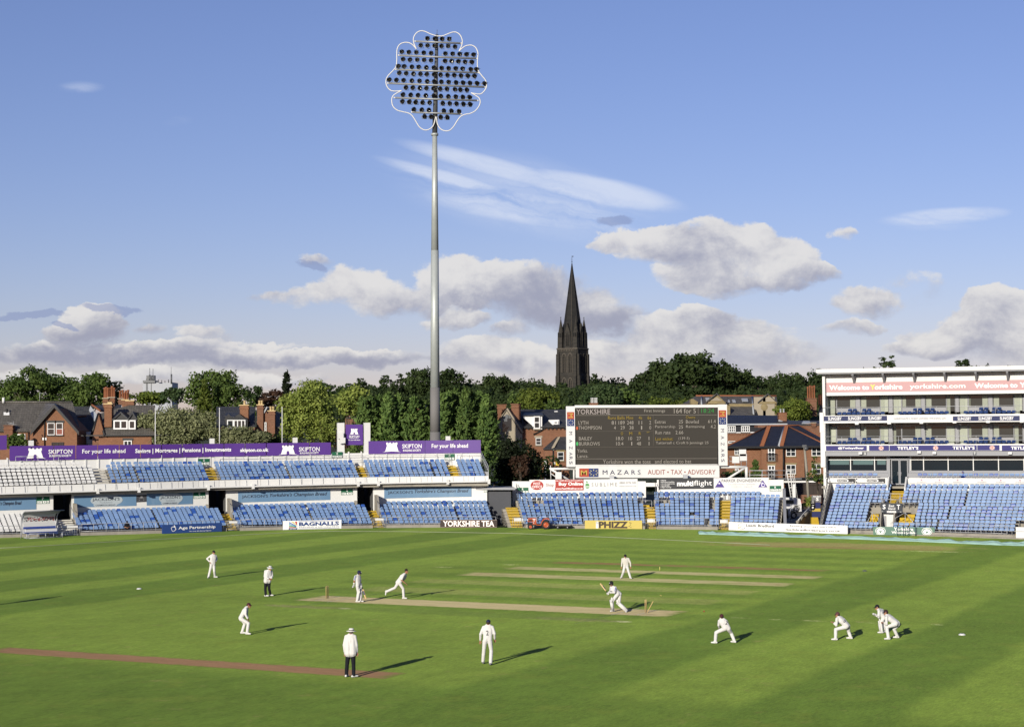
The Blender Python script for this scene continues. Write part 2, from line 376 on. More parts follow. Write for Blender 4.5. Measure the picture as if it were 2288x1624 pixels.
# mown turf: stripes run across the pitch; the square in the middle is cut along the pitch
def turf():
    m = bpy.data.materials.new('mown_turf');m.use_nodes = True;t = NT(m.node_tree);b = t.n['Principled BSDF']
    x,y,z = t.sep(t.pos());p = t.pos()
    a = (x - PC.x) * PU.x + (y - PC.y) * PU.y;bb = (x - PC.x) * PN.x + (y - PC.y) * PN.y
    wv = (t.noise(p,0.16,3) - 0.5) * 0.9;aw = a + wv;bw = bb + wv
    s = None;sg = 1.0;E = [-75,-69.5,-64,-58.7,-53.3,-47.9,-42.6,-36.8,-31.0,-27.2,-21.2]
    for e in E:
        q = t.step(aw,e - 0.6,e + 0.6) * sg;s = q if s is None else s + q;sg = -sg
    E2 = [14.0,19.6,25.2,30.8,36.3,41.8,47.3,53]
    base = s                                             # value 0/1 left of the square
    sg = -1.0
    for e in E2:
        base = base + t.step(aw,e - 0.6,e + 0.6) * sg;sg = -sg
    # on the square: bands along the pitch, each about 3 m
    insq = t.step(a,-17.0,-13.5) * (1.0 - t.step(a,12.6,14.2)) * t.step(bb,-4.5,-2.6) * (1.0 - t.step(bb,46,52))
    w6 = t.math('PINGPONG',bw + 1.55 + 62.0,3.1) / 3.1
    bands = t.step(w6,0.35,0.65)
    st = base * (1.0 - insq) + (0.35 + bands * 0.65) * insq
    front = t.step(bb,-30.0,-26.5);st = st * (0.15 + 0.85 * front)
    st = st + (t.noise(t.comb(a * 0.9,bb * 0.14,0.0),1.0,5,0.7) - 0.5) * 0.95
    col = t.mix(st.clamp(),(0.051,0.086,0.012),(0.090,0.133,0.020))
    # pale worn prepared strips where the next pitches lie
    for b0,b1,k in ((5.0,8.0,0.55),(11.4,14.2,0.62)):
        f = t.step(a,-11.6,-11.0) * (1.0 - t.step(a,11.3,11.9)) * t.step(bw,b0 - 0.2,b0 + 0.2) * (1.0 - t.step(bw,b1 - 0.2,b1 + 0.2))
        col = t.mix(f * (k * (t.noise(p,0.9,4) * 0.8 + 0.55)),col,(0.150,0.155,0.052))
    # foot holes, worn turf and dry scuffs
    def spot(ca,cb,ra,rb,c,k,thr=0.42,sc=1.6):
        nonlocal col
        q1 = (a - ca) / ra;q2 = (bb - cb) / rb;d = (1.0 - q1 * q1 - q2 * q2).max(0.0)
        col = t.mix(t.step(d * 0.9 + (t.noise(p,sc,6,0.75) - 0.5) * 2.0,thr,thr + 0.45) * k,col,c)
    spot(4.0,55.5,13.5,4.2,(0.17,0.13,0.06),0.8,0.15,0.6);spot(4,53,14,1.6,(0.14,0.095,0.045),0.8,0.2,0.8)
    spot(-8.5,-4.6,4.6,1.1,(0.13,0.105,0.06),0.7);spot(-6.0,-4.5,1.0,0.55,(0.36,0.33,0.22),0.8,0.5,3.0)
    spot(8.0,-4.6,4.6,1.2,(0.13,0.108,0.06),0.7);spot(10.6,-4.6,0.9,0.5,(0.36,0.34,0.23),0.8,0.5,3.0)
    spot(1.0,-4.2,13,1.7,(0.05,0.075,0.016),0.55,0.2,0.7)
    for ca,cb,ra,rb in ((15.6,-0.6,1.0,.22),(17.4,-0.6,.9,.22),(19.4,-0.4,1.2,.25),(22.0,-.2,.9,.2),(25.4,.3,.7,.2),(-15.2,23.2,1.6,.5),(-11.8,27,1.4,.4),(13.5,51.4,4.2,.7),(12,51.2,3,.4)):
        spot(ca,cb,ra,rb * 1.7,(0.32,0.32,0.17),0.75,0.62,2.2)
    sp = t.noise(p,5.0,2,0.5);near = t.step(bb,-6,-2) * (1.0 - t.step(bb,3,6)) * t.step(a,10,14)
    col = t.mix(near * t.step(sp,0.70,0.78) * 0.7,col,(0.30,0.32,0.16))
    # blotches and fine mottling
    k1 = t.noise(p,0.07,5,0.6) * 0.7 + 0.65;k2 = t.noise(t.comb(a * 1.0,bb * 0.45,z),0.9,6,0.72) * 1.1 + 0.45;k3 = t.noise(t.comb(a * 3.0,bb * 1.0,z),2.6,5,0.8) * 1.3 + 0.35
    k4 = t.noise(t.comb(a * 5.0,bb * 0.8,z),1.9,4,0.85) * 1.4 + 0.30
    k = k1 * k2 * k3 * k4
    col = t.mix(1.0,col,t.comb(k,k,k),'MULTIPLY')
    yel = t.step(t.noise(p,0.35,5,0.7),0.52,0.70) * 0.30
    col = t.mix(yel,col,(0.110,0.120,0.020))
    t.put(b.inputs['Base Color'],col);b.inputs['Roughness'].default_value = 0.9;b.inputs['Specular IOR Level'].default_value = 0.1
    b.inputs['Diffuse Roughness'].default_value = 1.0;b.inputs['Sheen Weight'].default_value = 0.06;b.inputs['Sheen Roughness'].default_value = 0.5;b.inputs['Sheen Tint'].default_value = (0.5,0.7,0.15,1)
    bn = t.node('ShaderNodeBump');bn.inputs['Strength'].default_value = 0.35;bn.inputs['Distance'].default_value = 0.03
    t.put(bn.inputs['Height'],t.noise(p,14.0,3,0.7));t.l.new(bn.outputs[0],b.inputs['Normal'])
    return m
FRONT_PX = [(-120,1204.5),(18,1201),(363,1191.5),(497,1186.5),(634,1183.5),(800,1180),(985,1177.9),(1109,1178.5),(1307,1180.6),(1435,1181.8),(1627,1184),(1760,1187.5),(1890,1191.5),(1949,1193.5),(2086,1197.2),(2266,1203.5),(2420,1212)]
fr = [G(x,y) for x,y in FRONT_PX]
g = MB()
edge = [Vector((-75,155,0))] + [p + Vector((0,0.5,0)) for p in fr] + [Vector((70,135,0))]
base = [Vector((p.x * (1.0 if abs(p.x) < 60 else 1.1),-25,0)) for p in edge]
for i in range(len(edge) - 1): g.add([base[i],base[i + 1],edge[i + 1],edge[i]],[(0,1,2,3)])
struct('field',g,turf())
def strip_mat(name,c,c2,dark,rng_,grass=0.0):
    m = bpy.data.materials.new(name);m.use_nodes = True;t = NT(m.node_tree);b = t.n['Principled BSDF'];p = t.pos()
    x,y,z = t.sep(p);a = (x - PC.x) * PU.x + (y - PC.y) * PU.y;bb = (x - PC.x) * PN.x + (y - PC.y) * PN.y
    n = t.noise(t.comb(a * 0.35,bb * 1.6,z),1.3,5,0.7)
    col = t.mix(t.step(n,0.35,0.65),c,c2)
    ends = t.step(a.abs(),6.0,10.0) * t.step(t.noise(p,1.5,5,0.7),0.40,0.62)
    col = t.mix(ends * 0.55,col,dark)
    a0,a1,b0,b1 = rng_;ed = (bb - b0).min((bb - b1) * -1.0).min(((a - a0).min((a - a1) * -1.0)) * 0.45) + (t.noise(p,1.4,6,0.7) - 0.5) * 0.9
    col = t.mix((1.0 - t.step(ed,-0.1,0.34)) * 0.85,col,(0.085,0.13,0.02))
    if grass: col = t.mix(t.step(t.noise(t.comb(a * 0.5,bb * 0.8,z),0.9,5,0.65),0.45,0.62) * grass,col,(0.10,0.15,0.03))
    k = t.noise(p,6,4,0.7) * 0.5 + 0.75
    t.put(b.inputs['Base Color'],t.mix(1.0,col,t.comb(k,k,k),'MULTIPLY'));b.inputs['Diffuse Roughness'].default_value = 1.0;b.inputs['Roughness'].default_value = 0.95;b.inputs['Specular IOR Level'].default_value = 0.1
    return m
def strip(name,a0,a1,b0,b1,mat,z=0.004):
    m = MB();n = 160;r = random.Random(int(b0 * 10))
    A = [L2W(a0 + (a1 - a0) * i / n,b0 + r.uniform(-.07,.07),z) for i in range(n + 1)];B = [L2W(a0 + (a1 - a0) * i / n,b1 + r.uniform(-.07,.07),z) for i in range(n + 1)]
    m.add(A + B,[(i,i + 1,n + 2 + i,n + 1 + i) for i in range(n)]);return struct(name,m,mat)
def lay(name,kind,a0,a1,b0,b1):
    c = {'dry': ((0.33,0.275,0.155),(0.265,0.235,0.12),(0.19,0.145,0.08)),'pale': ((0.29,0.26,0.14),(0.24,0.23,0.10),(0.18,0.14,0.07),0.4),'clay': ((0.20,0.118,0.066),(0.165,0.10,0.055),(0.15,0.09,0.05)),'thin': ((0.17,0.10,0.05),(0.14,0.09,0.04),(0.13,0.08,0.04),0.85)}[kind]
    strip(name,a0,a1,b0,b1,strip_mat(name + '_' + kind,c[0],c[1],c[2],(a0,a1,b0,b1),*c[3:]))
lay('pitch','dry',-11.3,11.9,-1.72,1.45)
lay('pitch_strip','pale',-11.1,12.0,17.35,20.0);lay('pitch_strip','pale',-10.6,12.1,23.3,25.7)
lay('pitch_strip','thin',-9.9,10.9,29.4,31.2);lay('pitch_strip','clay',-10.9,10.25,-27.3,-25.45)
# crease markings
m = MB();CH = pmat('chalk',(0.55,0.54,0.47),0.9,0.1,3)
def line(a0,b0,a1,b1,wd=0.05,z=0.008):
    p,q = L2W(a0,b0,z),L2W(a1,b1,z);d = (q - p).normalized();n = Vector((-d.y,d.x,0)) * wd / 2
    m.add([p - n,q - n,q + n,p + n],[(0,1,2,3)])
for sgn,e in ((-1,-10.06),(1,10.06)):
    line(e,-1.32,e,1.32);line(e - sgn * 1.22,-1.9,e - sgn * 1.22,1.9)
    line(e + sgn * .9,-1.32,e - sgn * 1.22,-1.32,0.035);line(e + sgn * .9,1.32,e - sgn * 1.22,1.32,0.035)
struct('crease_markings',m,CH)
m = MB();CH2 = pmat('faded_chalk',(0.17,0.21,0.09),0.9,0.3,3)
for sgn,e in ((-1,-10.06),(1,10.06)):
    line(e - sgn * 1.22,-6.5,e - sgn * 1.22,-1.92,0.05,0.004);line(e - sgn * 1.22,1.92,e - sgn * 1.22,4.6,0.05,0.004)
struct('faded_crease_markings',m,CH2)
# boundary rope
m = MB();RP = [(-40,1226),(60,1221),(300,1207),(640,1189.5),(737,1186.3),(900,1187),(1145,1191),(1300,1197),(1508,1206.5),(1620,1212),(1720,1217)]
m.tube([G(x,y,0.03) for x,y in RP],0.022,5)
tag(m.build('boundary_rope',pmat('rope',(0.32,0.34,0.24),0.9,0.2)),'thin pale rope laid on the grass along the edge of the field','rope')
# rolled sheet of aqua cover
m = MB();m.s = True;R = random.Random(3)
CV = [(1560,1192.6),(1620,1194.5),(1720,1198),(1850,1201.5),(2000,1207),(2140,1213),(2240,1217),(2330,1219.5)]
pts = []
for i in range(len(CV) - 1):
    n = 9
    for j in range(n):
        k = j / n;pts.append(G(CV[i][0] + (CV[i + 1][0] - CV[i][0]) * k,CV[i][1] + (CV[i + 1][1] - CV[i][1]) * k))
vs = [];K = 9
for p in pts:
    h = R.uniform(.16,.34);wv = R.uniform(.6,.85);sh_ = R.uniform(-.12,.12)
    for k in range(K):
        t = k / (K - 1);vs.append(p + Vector((R.uniform(-.05,.05),(t - .5) * 2 * wv + sh_,0.012 + max(0,math.sin(math.pi * t)) * h * (0.6 + 0.4 * math.sin(t * 13 + R.uniform(-1,1))) + (R.uniform(0,.05) if 0 < k < K - 1 else 0))))
n = len(pts);m.add(vs,[(i * K + k,(i + 1) * K + k,(i + 1) * K + k + 1,i * K + k + 1) for i in range(n - 1) for k in range(K - 1)])
tag(m.build('ground_cover',pmat('aqua_sheet',(0.36,0.55,0.47),0.45,0.12,1.5,0.4)),'long rumpled pale aqua plastic sheet lying along the grass in front of the right stand','pitch cover')
m = MB()
for x,y in ((1090,1262),): pass
# ------------------------------------------------------------------ stands: rows follow the curve of the boundary
class Stand:
    def __init__(s,px,nrm,dep=None):
        P = np.array([G(x,y)[:2] for x,y in px]);L = np.concatenate([[0],np.cumsum(np.hypot(*np.diff(P,axis=0).T))])
        s.L = L[-1];t = np.linspace(0,s.L,400)
        X_,Y_ = np.interp(t,L,P[:,0]),np.interp(t,L,P[:,1])
        k = 25;pad = lambda a: np.concatenate([a[0] + (a[1] - a[0]) * np.arange(-k,0),a,a[-1] + (a[-1] - a[-2]) * np.arange(1,k + 1)])
        ker = np.ones(2 * k + 1) / (2 * k + 1)
        s.t = t;s.x = np.convolve(pad(X_),ker,'valid');s.y = np.convolve(pad(Y_),ker,'valid')
        s.a = np.interp(t,np.linspace(0,s.L,len(nrm)) if nrm and not isinstance(nrm[0],tuple) else [np.interp(q[0],[p[0] for p in px],L) for q in nrm],[math.radians(q[1]) if isinstance(q,tuple) else math.radians(q) for q in nrm])
        s.dep = dep
    def N(s,u): a = np.interp(u,s.t,s.a);return Vector((math.sin(a),math.cos(a),0))
    def T(s,u): n = s.N(u);return Vector((n.y,-n.x,0))
    def pos(s,u,d,z=0.0):
        if u < 0: x,y = s.x[0] + u * (s.x[1] - s.x[0]) / s.t[1],s.y[0] + u * (s.y[1] - s.y[0]) / s.t[1]
        else: x,y = np.interp(u,s.t,s.x),np.interp(u,s.t,s.y)
        n = s.N(u);k = s.dep(u) if s.dep else 1.0
        return Vector((x + n.x * d * k,y + n.y * d * k,z))
    def s_at(s,x,d,z):
        a,b = -12.0,s.L
        for _ in range(40):
            m = (a + b) / 2
            if proj(s.pos(m,d,z))[0] < x: a = m
            else: b = m
        return (a + b) / 2
    def z_at(s,u,d,y):
        p = s.pos(u,d,0);a,b = -6.0,30.0
        for _ in range(40):
            m = (a + b) / 2;p.z = m
            if proj(p)[1] > y: a = m
            else: b = m
        return (a + b) / 2
    def sp(s,x,y,d):
        z = 2.0
        for _ in range(6): u = s.s_at(x,d,z);z = s.z_at(u,d,y)
        return u,z
    def fit(s,pts,d):                                  # pixels on the surface d -> height as a function of arc length
        q = sorted(s.sp(x,y,d) for x,y in pts);U = [a for a,b in q];Z = [b for a,b in q]
        if len(q) == 1: return lambda u: Z[0]
        def f(u):
            if u < U[0]: i = 0
            elif u > U[-1]: i = len(U) - 2
            else: i = max(0,int(np.searchsorted(U,u)) - 1)
            return Z[i] + (Z[i + 1] - Z[i]) * (u - U[i]) / (U[i + 1] - U[i])
        return f
    def quadmap(s,lb,rb,lt,rt,d):                   # board on the surface d from four measured corners
        (u0,a0),(u1,a1) = s.sp(*lb,d),s.sp(*rb,d);b0,b1 = s.sp(*lt,d)[1],s.sp(*rt,d)[1]
        def f(x,y,o):
            u = u0 + (u1 - u0) * x;z0 = a0 + (a1 - a0) * x;z1 = b0 + (b1 - b0) * x
            return s.pos(u,d - o / (s.dep(u) if s.dep else 1),z0 + (z1 - z0) * y)
        return f
    def ribbon(s,m,u0,u1,d0,d1,z0,z1,step=1.5):  # solid following the curve: depths d0..d1, heights z0..z1 (functions or numbers)
        n = max(1,int((u1 - u0) / step));F_ = lambda z,u: z(u) if callable(z) else z
        us = [u0 + (u1 - u0) * i / n for i in range(n + 1)];vs = []
        for u in us: vs += [s.pos(u,d0,F_(z0,u)),s.pos(u,d1,F_(z0,u)),s.pos(u,d1,F_(z1,u)),s.pos(u,d0,F_(z1,u))]
        fs = [(4 * i + a,4 * i + b,4 * i + 4 + b,4 * i + 4 + a) for i in range(n) for a,b in ((1,0),(2,1),(3,2),(0,3))]
        m.add(vs,fs + [(0,1,2,3),(4 * n + 3,4 * n + 2,4 * n + 1,4 * n)])
    def path(s,u0,u1,d,z,step=1.5):
        n = max(1,int((u1 - u0) / step));return [s.pos(u0 + (u1 - u0) * i / n,d,z(u0 + (u1 - u0) * i / n) if callable(z) else z) for i in range(n + 1)]
    def rail(s,name,parent,u0,u1,d,z,h=1.0,gap=1.55,bars=(1.0,0.5),r=0.026,mat=None):
        m = MB();zf = (lambda u: z(u)) if callable(z) else (lambda u: z)
        for b in bars: m.tube(s.path(u0,u1,d,lambda u: zf(u) + h * b),r,5)
        n = max(1,round((u1 - u0) / gap))
        for i in range(n + 1):
            u = u0 + (u1 - u0) * i / n;m.tube([s.pos(u,d,zf(u)),s.pos(u,d,zf(u) + h)],r,5)
        return m.build(name,mat or STEEL,parent)
# seats
SEAT_OLD = pmat('faded_blue_plastic',(0.150,0.240,0.42),0.5,0.10,0.35,0.3,rnd=0.26)
SEAT_NEW = pmat('new_blue_plastic',(0.022,0.075,0.30),0.4,0.08,0.5,0.4)
SEAT_WHITE = pmat('white_plastic',(0.62,0.62,0.60),0.4,0.08,0.6,0.4,rnd=0.12)
SEAT_NAVY = pmat('navy_plastic',(0.018,0.04,0.125),0.7,0.08,0.6,0.12)
def seat_mesh(name,mat,flat_pan=False):
    m = MB();w = 0.215
    def slab(y0,z0,y1,z1,th,ww):
        d = Vector((0,y1 - y0,z1 - z0)).normalized();n = Vector((0,-d.z,d.y)) * th
        L_ = math.hypot(y1 - y0,z1 - z0);c = 0.075
        out = [(-ww,0),(ww,0),(ww,L_ - c),(ww - c,L_),(-ww + c,L_),(-ww,L_ - c)]
        m.prism([Vector((x,y0,z0)) + d * t for x,t in out],n)
    slab(0.07,0.60,0.16,0.83,0.045,w - .004)         # backrest
    if flat_pan: slab(0.05,0.42,-0.36,0.44,0.04,w - .01)
    else: slab(-0.06,0.585,-0.02,0.765,0.045,w - 0.018)  # folded pan
    m.m = 1;m.box((0,0.06,0.27),(0.05,0.24,0.56))
    o = m.build(name,[mat,DSTEEL]);me = o.data;bpy.data.objects.remove(o);return me
SEATS = {'old': seat_mesh('seat_faded',SEAT_OLD),'new': seat_mesh('seat_new',SEAT_NEW),'white': seat_mesh('seat_white',SEAT_WHITE),'navy': seat_mesh('seat_navy',SEAT_NAVY)}
def tri_arrays(me):
    b = bmesh.new();b.from_mesh(me);bmesh.ops.triangulate(b,faces=b.faces[:])
    v = np.array([q.co[:] for q in b.verts]);f = np.array([[q.index for q in p.verts] for p in b.faces]);mi = np.array([p.material_index for p in b.faces]);b.free();return v,f,mi
SEAT_ARR = {k: tri_arrays(m) for k,m in SEATS.items()}
def place_seats(parent,lst,name='seat',limit=300):    # lst: (position, angle of the normal, kind)
    o3 = parent_loc(parent);lst = sorted(lst,key=lambda q: q[0].y)
    for p,a,k in lst[:limit]:
        o = obj(name,SEATS[k],parent);o.location = p - o3;o.rotation_euler.z = -a
    rest = lst[limit:]
    if not rest: return
    mats = [];V_,F_,M_ = [],[],[];off = 0
    for p,a,k in rest:
        v,f,mi = SEAT_ARR[k];c,s_ = math.cos(-a),math.sin(-a);R = np.array([[c,-s_,0],[s_,c,0],[0,0,1]])
        V_.append(v @ R.T + np.array(p - o3));F_.append(f + off);off += len(v)
        base = mats.index(k) if k in mats else (mats.append(k) or len(mats) - 1);M_.append(np.where(mi == 0,base,9))
    M_ = np.concatenate(M_);M_[M_ == 9] = len(mats)
    me = npmesh(name + 's',np.concatenate(V_),np.concatenate(F_),[SEATS[k].materials[0] for k in mats] + [DSTEEL],M_)
    obj(name + '_rows',me,parent,kind='stuff')
def seat_rows(S,rows,cuts,kind,ends,aisles,gaps=(),pitch=0.485):
    """rows: (depth, height function); each run between aisles is filled evenly; cuts(u, i) leaves single places empty; gaps: narrow joints"""
    out = [];R = random.Random(int(rows[0][0] * 100))
    for i,(d,z) in enumerate(rows):
        a = ends[0];runs = []
        for s0,s1 in sorted(aisles(i)) + [(ends[1],0)]: runs.append((a,s0));a = s1
        cuts_at = [(g[0] + g[1]) / 2 for g in gaps]
        for s0,s1 in runs:
            b = [s0] + [g for g in cuts_at if s0 + 1 < g < s1 - 1] + [s1]
            for p,q in zip(b[:-1],b[1:]):
                p += 0.07 if p != s0 else 0;q -= 0.07 if q != s1 else 0;n = int((q - p) / pitch + .3)
                for j in range(n):
                    u = p + (q - p) * (j + .5) / n
                    if cuts(u,i): continue
                    k = kind(u,i)
                    if k == 'old' and R.random() < (0.075 if i % 3 else 0.15): k = 'new'
                    n_ = S.N(u);out.append((S.pos(u,d,z(u) - 0.80),math.atan2(n_.x,n_.y),k))
    return out
# ------------------------------------------------------------------ the two tier stand on the left
SL = Stand(FRONT_PX[:8],[(-120,-24),(18,-22),(363,-20),(634,-17),(1109,-8)])
UL0 = SL.s_at(-40,6,3);UL1 = SL.s_at(1113,7,3)
t = thing('two_tier_stand','long white two tier open stand curving round the left of the field','grandstand',SL.pos(SL.L / 2,0))
STL = t
NR,PD,D0,DW,DF = 8,0.78,0.8,7.2,5.9
lowf = SL.fit([(232,1176.5),(560,1166.8),(1050,1164)],D0 + 0.4)
lowb = SL.fit([(20,1146),(241,1137.8),(658,1124.7),(1050,1118.5)],D0 + PD * 7 + 0.4)
lrow = lambda i: (D0 + PD * i + 0.42,lambda u,i=i: lowf(u) + (lowb(u) - lowf(u)) * i / 7)
fasb = SL.fit([(3.5,1103.5),(390,1092),(753,1082.2),(1110,1076)],DF);fast = SL.fit([(6,1087),(390,1075.5),(730,1067.3),(1110,1063)],DF)
uD0,uR = 6.1,7;uDW = uD0 + PD * uR + 0.9
upf = SL.fit([(50,1079),(232,1073),(560,1065.7),(1050,1058.5)],uD0 + 0.4)
upb = SL.fit([(40,1034.5),(214,1032.6),(560,1030.9),(1050,1026.2)],uD0 + PD * 6 + 0.4)
urow = lambda i: (uD0 + PD * i + 0.42,lambda u,i=i: upf(u) + (upb(u) - upf(u)) * i / 6)
pb = SL.fit([(38,1029),(740,1015.9),(826,1014),(1084,1011.4)],uDW - 0.1);pt = SL.fit([(20,997),(740,987.9),(826,986),(1084,982.6)],uDW - 0.1)
def terrace(S,name,parent,rows,u0,u1,skip,mat,lastd):
    m = MB()
    for i,(d,z) in enumerate(rows):
        a = u0
        for s0,s1 in skip + [(u1,u1)]:
            if s0 - a > 0.2: S.ribbon(m,a,s0,d - 0.40,lastd,lambda u: z(u) - 1.25,lambda u: z(u) - 0.80 + 0.002 * i)
            a = max(a,s1)
    return m.build(name,mat,parent)
def aisle_at(S,xt,xb,dt,db,zt,zb): return S.s_at(xt,dt,zt),S.s_at(xb,db,zb)
# aisles: arc length at the back, arc length at the front
def al(x0,x1,d,z): return (SL.s_at(x0,d,z),SL.s_at(x1,d,z))
LA = [al(126,168,3.5,2),al(497,522,3.5,2),al(824,850,3.5,2)]
UA = [al(212,243,8,6),al(462,488,8,6),al(798,821,8,6),al(1003,1027,8,6)]
LG = [al(345,348,4,2),al(690,693,4,2),al(1017,1020,4,2)];UG = [al(305,307,8,6),al(642,645,8,6),al(966,968,8,6)]
inn = lambda u,c: any(a - 0.16 < u < b + 0.16 for a,b in c)
DOORS = [al(119,160,DW,3),al(466,505,DW,3),al(798,834,DW,3)]
def lcut(u,i): return i == 7 and any(a - .3 < u < b + 1.3 for a,b in DOORS)
def ucut(u,i): return i == 6 and any(a - .8 < u < b + .3 for a,b in UA[:1])
wsw = LA[0][1]
kl = lambda u,i: 'white' if u < LA[0][0] else 'old'
ku = lambda u,i: 'white' if u < UA[0][0] else 'old'
terrace(SL,'lower_terrace',t,[lrow(i) for i in range(7)],UL0,UL1,[],CONC,DW + .2);terrace(SL,'lower_terrace',t,[lrow(7)],UL0,UL1,LA,CONC,DW + .2)
terrace(SL,'upper_terrace',t,[urow(i) for i in range(uR)],UL0,UL1,[],CONC,uDW)
m = MB();a = UL0
for d0_,d1_ in LA + [(UL1,UL1)]: SL.ribbon(m,a,d0_ - .1,0.12,0.5,-0.1,0.30);a = d1_ + .1
m.build('kerb_wall',CONC,t)
# rear wall of the lower tier with its dark entrances
m = MB();a = UL0
for d0_,d1_ in DOORS + [(UL1,UL1)]: SL.ribbon(m,a,d0_,DW,DW + .25,lambda u: lowb(u) - 1.3,lambda u: fasb(u) + .12);a = d1_
m.build('rear_wall',WHITE,t)
for d0_,d1_ in DOORS:
    m = MB();zt = fasb(d0_) + .05;z0 = lowb(d0_) - 1.6
    SL.ribbon(m,d0_ - .2,d0_,DW + .25,DW + 7,z0,zt);SL.ribbon(m,d1_,d1_ + .2,DW + .25,DW + 7,z0,zt);SL.ribbon(m,d0_ - .2,d1_ + .2,DW + 7,DW + 7.2,z0,zt)
    SL.ribbon(m,d0_ - .2,d1_ + .2,DW + .25,DW + 7,z0 - .2,z0 + .1);m.build('entrance_passage',DCONC,t)
for d0_,d1_ in DOORS:                                   # concrete cheek walls beside each entrance
    for uu_,k in ((d1_ + .1,1),(d0_ - .1,0)):
        m = MB();z = lowb(uu_);q = lambda d,zz: SL.pos(uu_,d,zz);w_ = SL.T(uu_) * .22
        if k: m.prism([q(DW - .02,z - 1.6),q(DW - 2.3,z - 1.6),q(DW - 2.3,z - .35),q(DW - 1.5,z + .72),q(DW - .02,z + .72)],w_)
        else: m.prism([q(DW - .02,z - 1.6),q(DW - .8,z - 1.6),q(DW - .8,z + .15),q(DW - .02,z + .15)],-w_)
        m.build('entrance_cheek_wall',CONC,t)
# the upper deck: soffit, fascia panels, gutter pipe, brackets
m = MB();SL.ribbon(m,UL0,UL1,DF + .12,uDW + .3,lambda u: fasb(u) + .13,lambda u: fasb(u) + .33);m.build('deck_slab',GREY,t)
n = 24
for i in range(n):
    a,b = UL0 + (UL1 - UL0) * i / n,UL0 + (UL1 - UL0) * (i + 1) / n
    m = MB();SL.ribbon(m,a + .012,b - .012,DF,DF + .14,fasb,fast,9);m.build('fascia_panel',WHITE,t)
m = MB();m.tube(SL.path(UL0,UL1,DF - .22,lambda u: fasb(u) + .02),0.085,8);m.build('gutter_pipe',WHITE,t)
for i in range(46):
    u_ = UL0 + .6 + (UL1 - UL0 - 1) * i / 45;m = MB();z = fasb(u_)
    m.tube([SL.pos(u_,DF - .05,fast(u_) - .05),SL.pos(u_ + .04,DF - .05,z + .06),SL.pos(u_ + .04,DF - .24,z + .02)],.018,4);m.build('gutter_hanger',STEEL,t)
for i,x in enumerate((218,310,465,565,800,845,1000,1105)):
    u_ = SL.s_at(x,DF,5);m = MB();z = fasb(u_);m.box(SL.pos(u_,DF - .16,z + .02),(.26,.34,.5),SL.T(u_));m.build('gutter_bracket',WHITE,t)
m = MB();SL.ribbon(m,UL0,UL1,uDW,uDW + .25,lambda u: upb(u) - 1.0,lambda u: pb(u) + .12);m.build('upper_rear_wall',WHITE,t)
for i in range(int((UL1 - UL0) / 1.25)):
    u_ = UL0 + .4 + 1.25 * i;m = MB();m.box(SL.pos(u_,uDW - .04,(upb(u_) - .9 + pb(u_) + .3) / 2),(.16,.10,pb(u_) - upb(u_) + 1.2),SL.T(u_));m.build('wall_pilaster',WHITE,t)
m = MB();SL.ribbon(m,UL1 - .02,UL1 + .2,DF,uDW + .3,lambda u: fasb(u) - .25,lambda u: fasb(u) + 1.0);SL.ribbon(m,UL1 - .02,UL1 + .2,DW,DW + 5,-.2,fasb);m.build('end_wall',WHITE,t)
m = MB();q = SL.pos(UL1 + .1,uDW,upb(UL1) + .9);m.tube([q,SL.pos(UL1 + .1,DF + .2,fast(UL1) + 1.0),SL.pos(UL1 + .1,DF + .2,fast(UL1) - .2)],.03,5);m.tube([q - Vector((0,0,.45)),SL.pos(UL1 + .1,DF + .2,fast(UL1) + .55)],.025,5)
for k in range(7): p_ = SL.pos(UL1 + .1,DF + .2 + (uDW - DF - .2) * k / 6,fast(UL1) + 1.0 + (upb(UL1) + .9 - fast(UL1) - 1.0) * k / 6);m.tube([p_,p_ - Vector((0,0,1.1))],.022,5)
m.build('end_railing',STEEL,t)
# steps
def steps(S,parent,rows,ais,mats):
    for (a,b),mt in zip(ais,mats):
        for i,(d,z) in enumerate(rows):
            for h in (0,1):
                m = MB();zz = lambda u: z(u) - 0.80 + (0.145 if h else 0.0) + 0.02
                S.ribbon(m,a + .02,b - .02,d - 0.42 + 0.39 * h - .02,d - 0.42 + 0.39 * (h + 1) + .02,lambda u: zz(u) - 0.085,zz,3);m.build('aisle_step',mt,parent)
WSTEP = pmat('pale_step',(0.58,0.56,0.50),0.8,0.15,2,stain=((0.2,0.19,0.16),2,.6))
steps(SL,t,[lrow(i) for i in range(7)],LA,[WSTEP,YEL,YEL]);steps(SL,t,[urow(i) for i in range(uR)],UA,[WSTEP,YEL,YEL,YEL])
place_seats(t,seat_rows(SL,[lrow(i) for i in range(NR)],lcut,kl,(UL0,UL1 - .1),lambda i: LA,LG) + seat_rows(SL,[urow(i) for i in range(uR)],ucut,ku,(UL0,UL1 - .3),lambda i: UA,UG))
a = UL0
for k,(d0_,d1_) in enumerate(LA + [(UL1 + .2,0)]):
    SL.rail('front_railing',t,a,d0_ - .15,0.3,0.30,0.78,1.2,(1.0,.12));a = d1_ + .15
SL.rail('upper_front_railing',t,UL0,UL1,DF + .08,fast,0.42,1.5,(1.0,),.018)
for x0,x1 in ((480,740),(735,812),(815,1003),(1022,1100)):
    a,b = SL.s_at(x0,uDW - .7,8),SL.s_at(x1,uDW - .7,8);SL.rail('walkway_railing',t,a,b,uDW - .72,lambda u: upb(u) - .55,1.05,1.4)
for x0,x1 in ((35,85),(120,131)): SL.rail('walkway_railing',t,SL.s_at(x0,uDW - .7,8),SL.s_at(x1,uDW - .7,8),uDW - .72,lambda u: upb(u) - .35,1.0,1.4)
